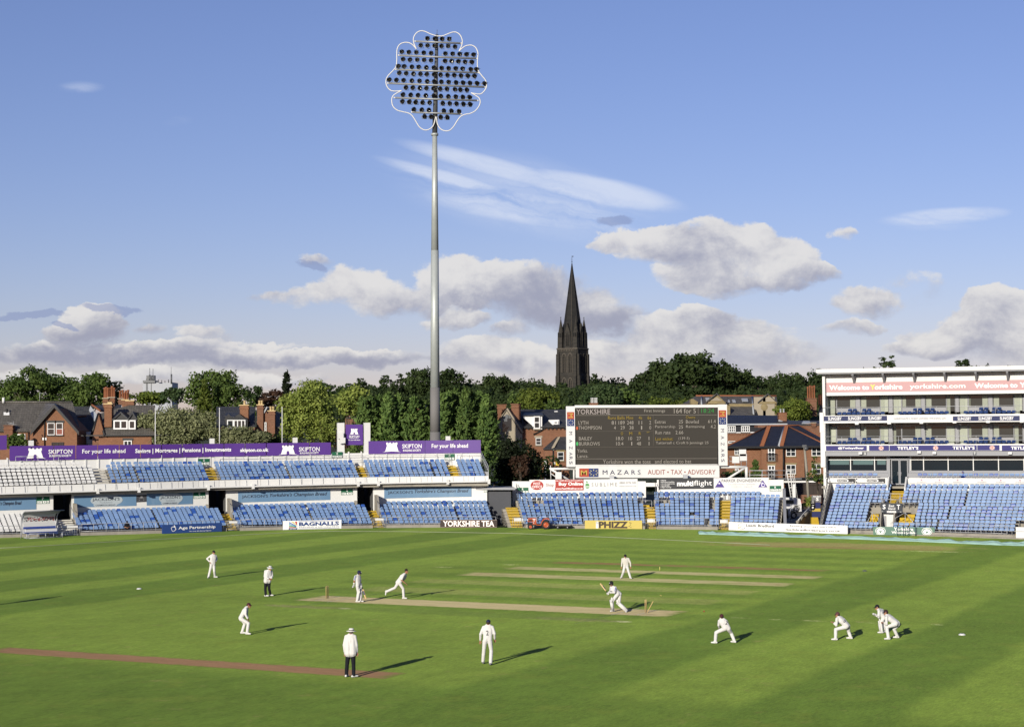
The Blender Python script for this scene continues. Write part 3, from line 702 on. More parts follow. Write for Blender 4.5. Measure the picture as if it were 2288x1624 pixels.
for a,b in LA:                                          # stair handrails
    for uu_ in (b - .1,):
        m = MB();p0,p1 = SL.pos(uu_,D0 + PD * 7,lowb(uu_) + .55),SL.pos(uu_,D0 + PD * 2.2,lowf(uu_) + .85)
        m.tube([p0 - Vector((0,0,1.3)),p0,p1,p1 - Vector((0,0,1.0))],.028,5);pm = (p0 + p1) / 2;m.tube([pm,pm - Vector((0,0,1.1))],.024,5);m.build('stair_handrail',STEEL,t)
    m = MB()
    for i in range(9):
        p_ = SL.pos(a + (b - a) * i / 8,.3,0.05);m.tube([p_,p_ + Vector((0,0,.95))],.022,4)
    m.tube(SL.path(a,b,.3,1.0),.026,5);m.tube(SL.path(a,b,.3,.12),.022,5)
    m.m = 1;m.box(SL.pos((a + b) / 2,.26,.86),(b - a - .3,.03,.2),SL.T((a + b) / 2));m.build('stair_gate',[STEEL,WHITE],t)
# little white boxes of the lights along the top, flag poles
# ------------------------------------------------------------------ boards of the two tier stand
PURPLE = (0.085,0.032,0.215);WH = (0.82,0.82,0.80);NAVY = (0.02,0.025,0.11)
def tower_emblem(cx,w,y0,y1,asp,col=WH,notch=PURPLE):  # white castle tower with a curved ground line
    P = lambda x,y: (cx + x * w,y0 + y * (y1 - y0))
    tw = [(-.36,.10),(-.26,.72),(-.30,.78),(-.30,1),(-.21,1),(-.21,.93),(-.13,.93),(-.13,1),(-.05,1),(-.05,.90),(.05,.90),(.05,1),(.13,1),(.13,.93),(.21,.93),(.21,1),(.30,1),(.30,.78),(.26,.72),(.36,.10)]
    arch = [(-.07,.06),(-.07,.30)] + [(.07 * math.cos(a),.30 + .12 * math.sin(a)) for a in np.linspace(math.pi,0,7)] + [(.07,.06)]
    sw = [(-.5,0),(-.3,.06),(0,.09),(.3,.06),(.5,0),(.3,.13),(-.3,.13)]
    return [('p',[P(*q) for q in tw],col),('p',[P(*q) for q in sw],col),('p',[P(*q) for q in arch],notch)]
def lm(f,x0,x1,y0,y1): return f
Q = lambda lb,rb,lt,rt,d: SL.quadmap(lb,rb,lt,rt,d)
D = lambda f,x,y: f(x,y)
# long purple board: enlarged coordinates x from 115 (r1) on; its own fractions measured along it
f = Q(r1(115,603),r2(2108,524),r1(115,418),r2(2108,372),uDW - .12)
X0,X1 = r1(115,0)[0],r2(2108,0)[0];fx = lambda r,x: (r(x,0)[0] - X0) / (X1 - X0)
it = tower_emblem((fx(r1,290) + fx(r1,560)) / 2,fx(r1,560) - fx(r1,290),.10,.84,1)
it += [('t','SKIPTON',fx(r1,585),fx(r1,876),.43,.73,WH,.01),('t','BUILDING SOCIETY',fx(r1,597),fx(r1,866),.22,.37,WH,.02),
       ('t','For your life ahead',fx(r1,998),fx(r1,1534),.33,.72,WH,.012),('t','Savings | Mortgages | Pensions | Investments',fx(r1,1657),fx(r2,858),.30,.70,WH,.03),
       ('t','skipton.co.uk',fx(r2,972),fx(r2,1330),.25,.62,WH,.03)]
it += tower_emblem((fx(r2,1450) + fx(r2,1688)) / 2,fx(r2,1688) - fx(r2,1450),.04,.80,1)
it += [('t','SKIPTON',fx(r2,1706),fx(r2,1963),.30,.65,WH,.01),('t','BUILDING SOCIETY',fx(r2,1718),fx(r2,1952),.10,.24,WH,.02)]
PUR = pmat('purple_vinyl',PURPLE,0.5,0.05,0.5)
sign('advertising_board','long purple advertising board along the top of the left stand with savings and mortgages lettering',f,PUR,it,split=15)
f = Q(r3(530,505),r3(1955,492),r3(530,348),r3(1955,333),uDW - .12);fx = lambda x: (x - 530) / 1425
it = tower_emblem(fx(822),230 / 1425,.12,.88,1) + [('t','SKIPTON',fx(952),fx(1198),.42,.74,WH,.01),('t','BUILDING SOCIETY',fx(963),fx(1190),.17,.33,WH,.02),('t','For your life ahead',fx(1325),fx(1790),.33,.74,WH,.012)]
sign('advertising_board','shorter purple board in front of the floodlight mast with white tower emblem',f,PUR,it,split=4)
f = Q(r1(-60,465),r1(83,462),r1(-60,285),r1(83,282),uDW - .3)
sign('advertising_board','piece of plain purple board cut off at the left edge above white seats',f,PUR,[])
# tall purple panel between two white posts
u0,z0 = SL.sp(*r3(252,395),uDW + .2);u1,_ = SL.sp(*r3(462,393),uDW + .2);z1 = SL.sp(*r3(252,146),uDW + .2)[1]
f = flat(SL.pos(u0,uDW + .2,z0),SL.pos(u1,uDW + .2,z0),z1 - z0)
it = tower_emblem(.5,.62,.50,.80,1) + [('t','SKIPTON',.2,.79,.37,.47,WH,.015),('t','BUILDING SOCIETY',.23,.76,.315,.355,WH,.02),('t','For your life ahead',.16,.84,.205,.275,WH,.02)]
tp = sign('purple_panel','tall purple panel with tower emblem held between two white posts',f,PUR,it)
for a,b in ((u0 - .85,u0 - .1),(u1 + .08,u1 + .75)):
    m = MB();zt = SL.sp(*r3(230,125),uDW + .3)[1];zb = upb(u0) - .5;c = SL.pos((a + b) / 2,uDW + .3,(zt + zb) / 2);m.box(c,(b - a,.5,zt - zb),SL.T(u0));m.build('post',WHITE,tp)
for x,y in ((190,282),(212,342)):
    u_,z_ = SL.sp(*r3(x,y),uDW - .2);m = MB();m.box(SL.pos(u_,uDW - .25,z_),(.6,.25,.58),SL.T(u_) + Vector((0,0,.15)));m.build('panel_light',WHITE,tp)
m = MB();ub,ue = u1 + .3,SL.s_at(r3(530,0)[0],uDW,7)
# boards on the rear wall of the lower tier
BLUE = pmat('sky_blue_vinyl',(0.115,0.21,0.33),0.5,0.08,0.25,stain=((0.19,0.28,0.38),0.5,.6));INKD = (0.022,0.026,0.045)
for lb,rb,lt,rt,where in ((r2(945,1122),r2(2096,1088),r2(945,985),r2(2096,956),'second from the right'),(r3(723,1047),r3(1788,1025),r3(723,913),r3(1788,898),'rightmost')):
    f = Q(lb,rb,lt,rt,DW - .04)
    sign('bread_board','sky blue bread advertisement with slanted lettering, %s on the lower wall' % where,f,BLUE,
         [('t','JACKSON\u2019S',.04,.325,.33,.66,INKD,.008),('t','Yorkshire\u2019s Champion Bread',.345,.965,.34,.76,INKD,.012,.28)],group='bread boards on the lower wall')
f = Q(r1(-330,1232),r1(452,1207),r1(-330,1076),r1(452,1055),DW - .04)
sign('bread_board','sky blue bread advertisement cut off by the left edge above white seats',f,BLUE,[('t','JACKSON\u2019S',.04,.2,.33,.66,INKD,.008),('t','Yorkshire\u2019s Champion Bread',.24,.76,.33,.74,INKD,.012,.28)],group='bread boards on the lower wall')
PALE = (0.36,0.41,0.44)
for lb,rb,lt,rt,lab in ((r1(925,1183),r1(1702,1162),r1(925,1040),r1(1702,1018),'left'),(r1(1833,1158),r2(378,1140),r1(1833,1012),r2(378,996),'right')):
    f = Q(lb,rb,lt,rt,DW - .04)
    sign('bread_board','bread advertisement with a pale badge, directly %s of the small dark plaque' % lab,f,BLUE,
         [('e',.52,.55,.26,.52,PALE),('p',[(.33,.02),(.67,.02),(.70,.2),(.30,.2)],PALE),('t','JACKSON\u2019S',.29,.73,.44,.76,INKD,.008),('t','Yorkshire\u2019s',.41,.61,.30,.42,(.14,.16,.19),0,.3),('t','CHAMPION BREAD',.34,.66,.07,.20,INKD,.01)],group='bread boards on the lower wall')
f = Q(r1(1704,1118),r1(1832,1112),r1(1704,1030),r1(1832,1024),DW - .04)
sign('plaque','small dark grey plaque between the two bread advertisements with round badges',f,(0.05,0.052,0.058),[('r',.25,.75,.52,.58,(.2,.2,.21)),('e',.5,.72,.12,.15,(.22,.22,.23)),('r',.25,.32,.25,.32,(.3,.3,.3)),('r',.68,.75,.25,.32,(.3,.3,.3))],cat='plaque')
GREEN = (0.008,0.095,0.045)
def exit_items(letter,kind='down'):
    i = [('t',letter,.43,.57,.52,.92,WH,.01),('r',.04,.44,.06,.40,WH),('t','EXIT',.07,.41,.10,.36,GREEN,.02),('r',.50,.72,.06,.40,WH),('r',.78,.96,.06,.40,WH),
         ('p',[(.56,.1),(.6,.22),(.57,.30),(.62,.36),(.67,.28),(.64,.2),(.68,.1),(.62,.16)],GREEN)]
    if kind == 'down': i.append(('p',[(.87,.10),(.93,.22),(.89,.22),(.89,.36),(.85,.36),(.85,.22),(.81,.22)],GREEN))
    else: i.append(('p',[(.94,.23),(.88,.34),(.88,.27),(.80,.27),(.80,.19),(.88,.19),(.88,.12)],GREEN))
    return i
def exit_sign(S,lb,rb,lt,rt,d,letter,lab,k='down'):
    sign('exit_sign',lab,S.quadmap(lb,rb,lt,rt,d),GREEN,exit_items(letter,k),cat='exit sign',group='green exit signs')
exit_sign(SL,r1(455,1138),r1(618,1133),r1(455,1052),r1(618,1047),DW - .04,'P','green exit sign lettered P on the lower wall')
exit_sign(SL,r2(385,1074),r2(535,1070),r2(385,995),r2(535,990),DW - .04,'Q','green exit sign Q left of the second dark entrance')
exit_sign(SL,r3(196,1004),r3(340,1000),r3(196,932),r3(340,928),DW - .04,'Q','green exit sign Q left of the third dark entrance')
exit_sign(SL,r3(1940,972),r3(2078,969),r3(1940,902),r3(2078,899),DW - .04,'Q','green exit sign Q at the right end of the left stand, under the deck')
exit_sign(SL,r2(443,655),r2(590,650),r2(443,577),r2(590,573),uDW - .12,'Q','green exit sign Q up beside the top of the second yellow steps','right')
exit_sign(SL,r3(85,553),r3(212,550),r3(85,482),r3(212,478),uDW - .12,'Q','green exit sign Q just left of the tall purple panel','right')
exit_sign(SL,r3(1460,578),r3(1580,575),r3(1460,505),r3(1580,502),uDW - .12,'Q','green exit sign Q above the rightmost yellow steps of the upper deck','right')
# boards along the edge of the field
def edge_board(name,lab,lb,rb,h_px,board,items,cat='advertising board'):
    a,b = G(*lb) + Vector((0,-.4,0)),G(*rb) + Vector((0,-.4,0));yy = lb[1] - h_px;z = 0.02
    lo,hi = 0.0,3.0
    for _ in range(30):
        md = (lo + hi) / 2
        if proj((a.x,a.y,md))[1] > yy: lo = md
        else: hi = md
    f = flat(a + Vector((0,0,z)),b + Vector((0,0,z)),lo - z)
    return sign(name,lab,f,board,items,cat=cat,thick=0.12)
BLU2 = (0.022,0.058,0.20)
def face(cx,cy,s):                                     # outline of a head looking left with a butterfly-like profile
    return [('p',[(cx + s * x,cy + 5.2 * s * y) for x,y in ((-.5,.1),(-.3,.45),(.05,.5),(.1,.9),(.3,.5),(.5,-.2),(.2,-.6),(-.1,-.75),(-.35,-.5),(-.42,-.1))],WH),
            ('p',[(cx + s * x,cy + 5.2 * s * y) for x,y in ((-.4,.1),(-.24,.34),(.08,.3),(.3,.1),(.34,-.2),(.1,-.55),(-.1,-.62),(-.3,-.4),(-.34,-.05))],BLU2)]
edge_board('boundary_board','deep blue boundary board with white lettering on partnership',r2(8,1512),r2(750,1482),19.9,BLU2,
           face(.185,.55,.09) + [('t','Age Partnership',.265,.89,.33,.75,WH,.02),('t','The Over 50s Money Experts',.445,.815,.10,.22,WH,.02)])
it = [('p',[(.10,.62 - .14 * k),(.165,.50 - .1 * k),(.168,.46 - .1 * k),(.10,.50 - .14 * k)],c) for k,c in enumerate(((.02,.08,.35),(.03,.3,.5),(.02,.3,.1),(.4,.05,.03)))]
it = [('r',.095,.24,.10,.93,(.74,.74,.72))] + [('p',[(.10,.88 - .19 * k),(.225,.45 - .06 * k),(.225,.38 - .06 * k),(.10,.76 - .19 * k)],c) for k,c in enumerate(((.02,.07,.33),(.02,.28,.45),(.02,.28,.10),(.38,.04,.03)))]
it += [('p',[(.14,.9),(.17,.9),(.225,.55),(.222,.5)],(.6,.5,.05)),('p',[(.20,.9),(.235,.9),(.235,.55),(.228,.5)],(.5,.05,.03)),('r',.095,.24,.03,.16,BLU2),('t','EST 1875',.12,.215,.055,.135,WH,.02),
       ('r',.26,.96,.90,.93,BLU2),('r',.26,.96,.07,.10,BLU2),('t','BAGNALLS',.27,.955,.40,.83,BLU2,.035),('t','PAINTING & DECORATING',.27,.955,.18,.32,(.40,.41,.41),.0)]
edge_board('boundary_board','white boundary board with a fan of coloured stripes and blue decorator lettering',r2(1512,1462),r3(205,1412),19.7,WH,it)
edge_board('boundary_board','black boundary board with thick white tea lettering outlined in brown',r3(1408,1400),r3(2100,1400),17.4,(0.035,0.022,0.018),
           [('r',.005,.995,.93,.985,(.25,.2,.17)),('r',.005,.995,.015,.07,(.25,.2,.17)),('t','YORKSHIRE TEA',.045,.955,.10,.90,(.30,.12,.05),.05),('t','YORKSHIRE TEA',.05,.95,.13,.87,WH,.022)])
edge_board('boundary_board','pale yellow boundary board with heavy brown black lettering',r4(1018,1478),r4(1618,1480),89 / 2.62 / 1.79,(0.50,0.40,0.095),
           [('r',.195,.24,.08,.88,(.75,.74,.68)),('t','PH',.20,.235,.55,.85,(.04,.03,.02),0),('t','PHIZZ',.245,.75,.09,.87,(.045,.03,.018),.045)] + [('e',.785 + dx_,cy_,.008,.05,(.045,.03,.018)) for dx_,cy_ in ((0,.75),(.012,.5),(-.01,.3),(.02,.22),(.02,.7))])
GRT = (.13,.125,.115)
a_ = [(.115 + .033 * math.cos(q),.52 + .40 * math.sin(q)) for q in np.linspace(0.6,6.0,24)]
ring = [('p',[a_[i],a_[i + 1],(.115 + (a_[i + 1][0] - .115) * .9,.52 + (a_[i + 1][1] - .52) * .9),(.115 + (a_[i][0] - .115) * .9,.52 + (a_[i][1] - .52) * .9)],GRT) for i in range(23)]
edge_board('boundary_board','long white boundary board with thin grey airport lettering',r5(820,1490),r6(295,1548),84 / 2.62 / 1.79,WH,
           ring + [('p',[(.07,.10),(.112,.55),(.118,.52)],(.5,.42,.15)),('t','Leeds Bradford',.155,.395,.50,.85,GRT,.012),('t','Yorkshire\u2019s Airport',.16,.40,.12,.34,(.46,.46,.45),0),('t','Exciting journeys start here',.53,.91,.60,.88,(.17,.165,.15),-.002),('t','leedsbradfordairport.co.uk',.495,.945,.13,.45,GRT,.01)])
GRN2 = (0.10,0.185,0.14)
def badge(cx): return [('e',cx,.5,.085,.44,WH),('e',cx,.5,.077,.39,GRN2),('e',cx,.47,.062,.30,WH),('p',[(cx - .05,.62),(cx - .02,.5),(cx + .02,.5),(cx + .05,.62),(cx + .02,.42),(cx,.2),(cx - .02,.42)],GRN2),('t','CREAMERY',cx - .07,cx + .07,.06,.17,WH,.02),('t','WENSLEYDALE',cx - .065,cx + .065,.80,.90,WH,.01)]
edge_board('boundary_board','sage green boundary board with white cheese lettering between two round badges',r6(518,1556),r6(1050,1563),72 / 2.1655 / 1.79,GRN2,
           badge(.12) + badge(.875) + [('t','Yorkshire',.34,.655,.54,.95,WH,.025),('t','Wensleydale',.30,.70,.10,.50,WH,.025)])
# flag poles and light boxes on the top of the stand
for x,y0,y1 in ((347,914,992),(490.5,913,989),(630.5,911,988)):
    u_,z0 = SL.sp(x,y1 + 3,uDW + .4);z1 = SL.z_at(u_,uDW + .4,y0);b = SL.pos(u_,uDW + .4,z0 - .8)
    nm = {347: 'leftmost of the three, near the brick houses',490.5: 'middle one of the three along the purple board',630.5: 'rightmost of the three, by the bright maple'}[x]
    t = thing('flag_pole','bare thin white flag pole, ' + nm,'flag pole',b,'flag poles along the purple board')
    m = MB();m.tube([b,b + Vector((0,0,z1 - b.z))],[.055,.04],7);m.build('pole',WHITE,t);m = MB();m.ball(b + Vector((0,0,z1 - b.z + .04)),.07,8,5);m.build('cap',WHITE,t)
for x,y,s_,lab in ((127,982,6,'in front of the leftmost brick gable'),(511,983,5,'by the smaller olive bush'),(848,979,9.5,'by the middle flag pole'),(1180,975.5,9,'by the bright maple'),(791.5 * 2.236,967,8,'on the board in front of the conifers')):
    pass
for (x,y),lab in ((r1(388,382),'in front of the left brick gable'),(r2(617,355),'left of the middle flag pole'),(r2(1655,344),'right of the third flag pole'),(r3(1500,318),'right of the floodlight mast')):
    u_,z_ = SL.sp(x,y,uDW + .1);b = SL.pos(u_,uDW + .1,z_ - .45);t = thing('light_box','small white light box atop the purple board ' + lab,'light',b,'light boxes on the purple boards')
    m = MB();m.box(b + Vector((0,0,.42)),(.5,.3,.62),SL.T(u_));m.build('housing',WHITE,t);m = MB();m.box(b + Vector((0,0,0.02)),(.1,.1,.5));m.build('stem',STEEL,t)
# ------------------------------------------------------------------ the single tier stand in the middle
SM = Stand([(1100,1178.4),(1145,1179),(1307,1180.8),(1435,1181.8),(1627,1184),(1760,1187.3)],[(1100,-8),(1307,-2),(1627,8.3),(1760,12)])
MR,MDW = 11,D0 + PD * 11 + 0.25
mf = SM.fit([(1200,1165),(1600,1166.5)],D0 + .4);mb = SM.fit([(1200,1101),(1690,1098.5)],D0 + PD * 10 + .4)
mrow = lambda i: (D0 + PD * i + .42,lambda u,i=i: mf(u) + (mb(u) - mf(u)) * i / 10)
am = lambda x0,x1,d,z: (SM.s_at(x0,d,z),SM.s_at(x1,d,z))
MA = [am(1136,1163,4,1.5),am(1440,1464,4,1.5),am(1607,1631,4,1.5)]
MG = [am(1297,1301,4,2)]
M0,M1 = SM.s_at(1163,4,1.5) + .1,SM.s_at(1740,5,2)
t = thing('single_tier_stand','low stand of blue seats under the big scoreboard, white wall of adverts behind','grandstand',SM.pos(SM.L / 2,0));STM = t
HOLES = [(am(1586,1596,7,2.5),(5,6,7,8)),(am(1559.5,1567,7,2.5),(5,6,7,8)),(am(1468,1490,8,3),(7,8)),(am(1192,1216,8,3),(7,8)),(am(1430,1440,8,3),(7,8)),(am(1576,1586,1,1),(0,1)),(am(1546,1556,3,1),(3,)),(am(1700,1745,8,3),(10,))]
def mcut(u,i): return any(a < u < b and i in r for (a,b),r in HOLES)
terrace(SM,'terrace',t,[mrow(i) for i in range(8)],MA[0][0] - .3,M1 + .3,[],CONC,MDW);terrace(SM,'terrace',t,[mrow(i) for i in range(8,MR)],MA[0][1],M1 + .3,[MA[1]],CONC,MDW)
m = MB();a = M0
for d0_,d1_ in MA[1:] + [(M1,M1)]: SM.ribbon(m,a,d0_ - .1,.12,.5,-.1,.30);a = d1_ + .1
m.build('kerb_wall',CONC,t)
steps(SM,t,[mrow(i) for i in range(8)],MA[:2],[YEL,YEL]);steps(SM,t,[mrow(i) for i in range(10)],MA[2:],[YEL])
place_seats(t,seat_rows(SM,[mrow(i) for i in range(MR)],mcut,lambda u,i: 'old',(MA[0][1] + .04,M1),lambda i: MA[1:] if i < 10 else MA[1:2],MG))
wt_ = SM.fit([(1160,1062),(1745,1070.5)],MDW)
m = MB()
for a,b in ((SM.s_at(1145,MDW,4),SM.s_at(1443,MDW,4)),(SM.s_at(1468,MDW,4),SM.s_at(1751,MDW,4))):
    SM.ribbon(m,a,b,MDW,MDW + .3,lambda u: mb(u) - 2.0,lambda u: SM.z_at(u,MDW,1075 if b < 20 else 1071.5))
m.build('rear_wall',WHITE,t)
m = MB();a,b = SM.s_at(1440,MDW,4),SM.s_at(1470,MDW,4);z1 = SM.z_at(a,MDW,1076)
SM.ribbon(m,a,b,MDW + .05,MDW + .25,z1 - .5,z1 - .1);m.build('rear_lintel',WHITE,t)
m = MB();a,b = SM.s_at(1110,6,3),SM.s_at(1143,6,3);z = SM.z_at(a,6,1110)
SM.ribbon(m,a - 3,b + .1,7.5,11,-.1,lambda u: SM.z_at(u,7.5,1098));m.build('link_block',pmat('slate_grey_panel',(.055,.058,.066),.7,.15,.8),t)
m = MB();SM.ribbon(m,a - 3,b + .5,7.0,11.2,lambda u: SM.z_at(u,7,1094),lambda u: SM.z_at(u,7,1089));m.build('link_roof',GREY,t)
# sloping grey side wall at the right end
m = MB();q = lambda d,z: SM.pos(M1 + .75 - .06 * d,d,z)
for wgt in (0,): m.prism([q(.3,-.1),q(MDW + .2,-.1),q(MDW + .2,mb(M1) + .35),q(8.5,mb(M1) + .2),q(.3,.35)],SM.T(M1) * .28)
m.build('side_wall',GREY,t)
SM.rail('front_railing',t,M0,MA[1][0] - .2,.3,.3,.78,1.2,(1.0,.12));SM.rail('front_railing',t,MA[1][1] + .2,MA[2][0] - .2,.3,.3,.78,1.2,(1.0,.12))
SM.rail('front_railing',t,MA[2][1] + .2,M1,.3,.3,.78,1.2,(1.0,.12))
for a,b in MA:
    m = MB()
    for i in range(8):
        p_ = SM.pos(a + (b - a) * i / 7,.3,.05);m.tube([p_,p_ + Vector((0,0,.95))],.02,4)
    m.tube(SM.path(a,b,.3,1.0),.026,5);m.m = 1;m.box(SM.pos((a + b) / 2,.26,.82),(b - a - .3,.03,.3),SM.T(a));m.build('stair_gate',[STEEL,WHITE],t)
for x0,x1 in ((1176,1208),(1465,1494),(1433,1456)):
    a,b = SM.s_at(x0,6.2,3),SM.s_at(x1,6.2,3);SM.rail('box_railing',t,a,b,6.1,lambda u: mf(u) + .9,1.0,1.4,(1.0,.25))
    m = MB()
    for k in range(3): SM.ribbon(m,a + .2,b - .2,6.5 + .3 * k,6.8 + .3 * k,lambda u: mf(u) + .5,lambda u: mf(u) + 1.0 + .2 * k,3)
    m.build('exit_step',YEL,t)
for uu_ in (MA[0][1] + .1,MA[1][1] + .15):
    m = MB();z = mb(uu_)
    for k in range(6): p_ = SM.pos(uu_,6.4 + .55 * k,z - 1.5 + .28 * k);m.tube([p_,p_ + Vector((0,0,1.1))],.022,4)
    m.tube([SM.pos(uu_,6.4,z - .4),SM.pos(uu_,9.2,z + 1.0)],.03,5);m.build('stair_handrail',DSTEEL,t)
QM = lambda lb,rb,lt,rt: SM.quadmap(lb,rb,lt,rt,MDW - .05)
RED = (.33,.028,.02);MGREY = (.19,.19,.19)
f = QM(r4(440,1080),r4(1008,1074),r4(440,966),r4(1008,960));fx = lambda x: (x - 440) / 568
sign('advertising_board','white and red board with an oval post shop badge behind the middle stand',f,WHITE,
     [('e',.14,.5,.12,.43,RED),('t','POST',.075,.205,.53,.77,WH,.01),('t','OFFICE',.045,.235,.23,.48,WH,.01),('t','Shop',.305,.45,.30,.66,(.26,.08,.07),0),
      ('p',[(.47,0.01),(.995,0.01),(.995,.99),(.475,.99),(.485,.7),(.48,.3)],RED),('t','Over 10,000 office products available to',.48,.985,.82,.95,WH,.02),('t','Buy Online',.545,.985,.36,.76,WH,.03),('t','www.PostOfficeShop.co.uk',.49,.985,.06,.25,WH,.03)])
f = QM(r4(1010,1074),r4(1573,1066),r4(1010,960),r4(1573,955));LG_ = (.09,.26,.08)
sign('advertising_board','white board with a small green leaf emblem and widely spaced pale grey capitals',f,WHITE,
     [('e',.065,.36,.042,.20,LG_),('p',[(.025,.55),(.05,.62),(.085,.6),(.10,.52),(.06,.5)],LG_),('p',[(.04,.72),(.055,.88),(.075,.72),(.06,.66)],LG_),('r',.02,.11,.30,.36,WH),
      ('t','S U B L I M E',.145,.62,.33,.66,MGREY,0),('t','0800 0776 040',.665,.97,.55,.74,MGREY,0),('t','sublimescreendrives.co.uk',.655,.975,.28,.40,(.33,.33,.32),0)])
f = QM(r5(92,1064),r5(667,1058),r5(92,952),r5(667,948));CHAR = (.026,.028,.032)
sign('advertising_board','charcoal board with a big bold white flight word and five small bullet lines',f,CHAR,
     [('t',s,.03,x1,y,y + .10,WH,.02) for s,x1,y in (('\u2022 Charter',.14,.78),('\u2022 Executive Handling',.285,.62),('\u2022 Aircraft Engineering',.29,.46),('\u2022 Aircraft Sales',.20,.29),('\u2022 Flight Training',.225,.12))] +
     [('t','multi',.335,.635,.27,.77,WH,.04),('t','flight',.645,.97,.17,.80,WH,.0)])
f = QM(r5(668,1058),r5(1245,1056),r5(668,946),r5(1245,941));VI = (.06,.036,.2)
tri = lambda cx: [('p',[(cx - .085,.12),(cx + .085,.12),(cx,.78)],VI),('e',cx + .005,.32,.038,.17,(.62,.6,.72)),('e',cx + .008,.32,.024,.10,VI),('p',[(cx - .03,.5),(cx,.58),(cx + .012,.46),(cx - .01,.4)],(.62,.6,.72))]
sign('advertising_board','white engineering board with a purple triangle emblem at each end',f,WHITE,tri(.105) + tri(.89) + [('t','PARKER ENGINEERING',.14,.865,.60,.88,(.05,.05,.07),.0),('t','Industrial Gearbox Specialists',.25,.75,.32,.45,(.36,.36,.36),0),('t','www.parker - eng.co.uk',.30,.70,.12,.24,(.36,.36,.38),0)])
exit_sign(SM,r4(312,1106),r4(428,1104),r4(312,1048),r4(428,1046),MDW - .05,'R','green exit sign R on the middle stand by the oval post badge')
exit_sign(SM,r5(1254,1085),r5(1374,1084),r5(1254,1028),r5(1374,1027),MDW - .05,'R','green exit sign R at the right end of the middle stand')
# ------------------------------------------------------------------ scoreboard
YS = 186.0
a,b = V(*r4(932,805),YS),V(*r5(708,800),YS + .0);top = V(*r4(932,214),YS).z
t = thing('scoreboard','big dark electronic cricket scoreboard in a white frame on steel legs','scoreboard',(a + b) / 2 - Vector((0,0,a.z)))
f = flat(a,b,top - a.z);w_ = (b - a).length;h_ = top - a.z
sw = b - a;sx = r4(932,0)[0];ex = r5(708,0)[0];sy0 = r4(0,805)[1];sy1 = r4(0,214)[1]
c4x = lambda x: (r4(x,0)[0] - sx) / (ex - sx);c5x = lambda x: (r5(x,0)[0] - sx) / (ex - sx);cy = lambda y: (sy0 - r4(0,y)[1]) / (sy0 - sy1)
cy5 = lambda y: (sy0 - .0 - r4(0,y + 5)[1]) / (sy0 - sy1)
PNL = pmat('led_panel',(.036,.032,.026),.75,.05,3.0);LW = (.27,.25,.215);LY = (.24,.17,.02);LGn = (.025,.19,.04)
tx = []
def T4(s,x0,x1,y0,y1,col=LW,b_=0.0): tx.append(('t',s,c4x(x0),c4x(x1),cy(y1),cy(y0),col,b_))
def T5(s,x0,x1,y0,y1,col=LW,b_=0.0): tx.append(('t',s,c5x(x0),c5x(x1),cy5(y1),cy5(y0),col,b_))
T4('YORKSHIRE',936,1290,226,280,(.30,.265,.25),.006);T4('First Innings',1648,1866,230,268);T5('164 for 5',256,486,218,268);T5('18:24',543,677,218,264,LGn)
for s,x0,x1 in (('Runs',1267,1350),('Balls',1366,1442),('Mins',1460,1532),('4s',1588,1625),('6s',1681,1718)): T4(s,x0,x1,300,334,LY)
for row,y0,y1 in ((('LYTH','81','189','248','11','2'),350,388),(('THOMPSON','4','29','38','1','0'),403,440)):
    for s,(x0,x1) in zip(row,((957,1060 if len(row[0]) < 6 else 1198),(1304 if len(row[1]) > 1 else 1328,1348),(1377 if len(row[2]) > 2 else 1397,1442),(1466 if len(row[3]) > 2 else 1490,1534),(1588 if len(row[4]) > 1 else 1612,1624),(1699,1719))): T4(s,x0,x1,y0,y1)
for s,x0,x1 in (('O',1400,1424),('M',1488,1519),('R',1588,1611)): T4(s,x0,x1,466,498,LY)
T4('W',1668,1702,462,476,LY)
for row,y0,y1 in ((('BAILEY','18.0','10','27','1'),516,552),(('BURROWS','10.4','1','48','1'),570,607)):
    for s,(x0,x1) in zip(row,((960,1098 if len(row[0]) < 7 else 1178),(1350,1426),(1480 if len(row[2]) > 1 else 1508,1518),(1566,1611),(1691,1698))): T4(s,x0,x1,y0,y1)
T4('Yorks.',940,1050,643,680);T4('Lancs.',942,1056,699,734);T4('Yorkshire won the toss',1210,1708,757,798);T5('and elected to bat',50,432,752,790)
for s,x0,x1,y0 in (('Extras',55,168,338),('Partnership',57,268,393),('Run rate',58,217,450),('25',304,350,338),('25',304,350,393),('2.66',270,351,450),('Bowled',380,516,338),('Remaining',380,578,393),('61.4',612,693,335),('4.2',638,693,391),('(139-5)',300,416,515),('Tattersall c Croft b Jennings 25',62,614,562)): T5(s,x0,x1,y0,y0 + 36)
T5('Overs:',380,480,294,324,LY);T5('Last wicket:',58,243,518,550,LY)
rules = [('r',.0,1,cy(292),cy(289),(.22,.20,.17)),('r',.0,1,cy(748),cy(745),(.22,.20,.17)),('r',c4x(1740),c4x(1743),cy(612),cy(294),(.085,.075,.06)),('r',0,c4x(1740),cy(460),cy(457),(.085,.075,.06)),('r',0,1,cy(626),cy(623),(.085,.075,.06)),('r',c5x(509),c5x(512),cy5(272),cy5(210),(.22,.20,.17)),
         ('e',c4x(941),cy(425),.008,.03,(.4,.08,.03)),('e',c4x(941),cy(588),.008,.035,(.05,.35,.1))]
sign('led_screen','',f,PNL,rules + tx,parent=t,thick=.9)
def fbox(mb,x0,x1,y0,y1,o0,o1): mb.hexa([f(x0,y0,o0),f(x1,y0,o0),f(x1,y0,o1),f(x0,y0,o1),f(x0,y1,o0),f(x1,y1,o0),f(x1,y1,o1),f(x0,y1,o1)])
m = MB();fbox(m,-.008,1.008,1.003,1.05,.12,-1.2);fbox(m,-.008,1.0,-.018,-.003,.12,-1.2);m.build('frame',WHITE,t)
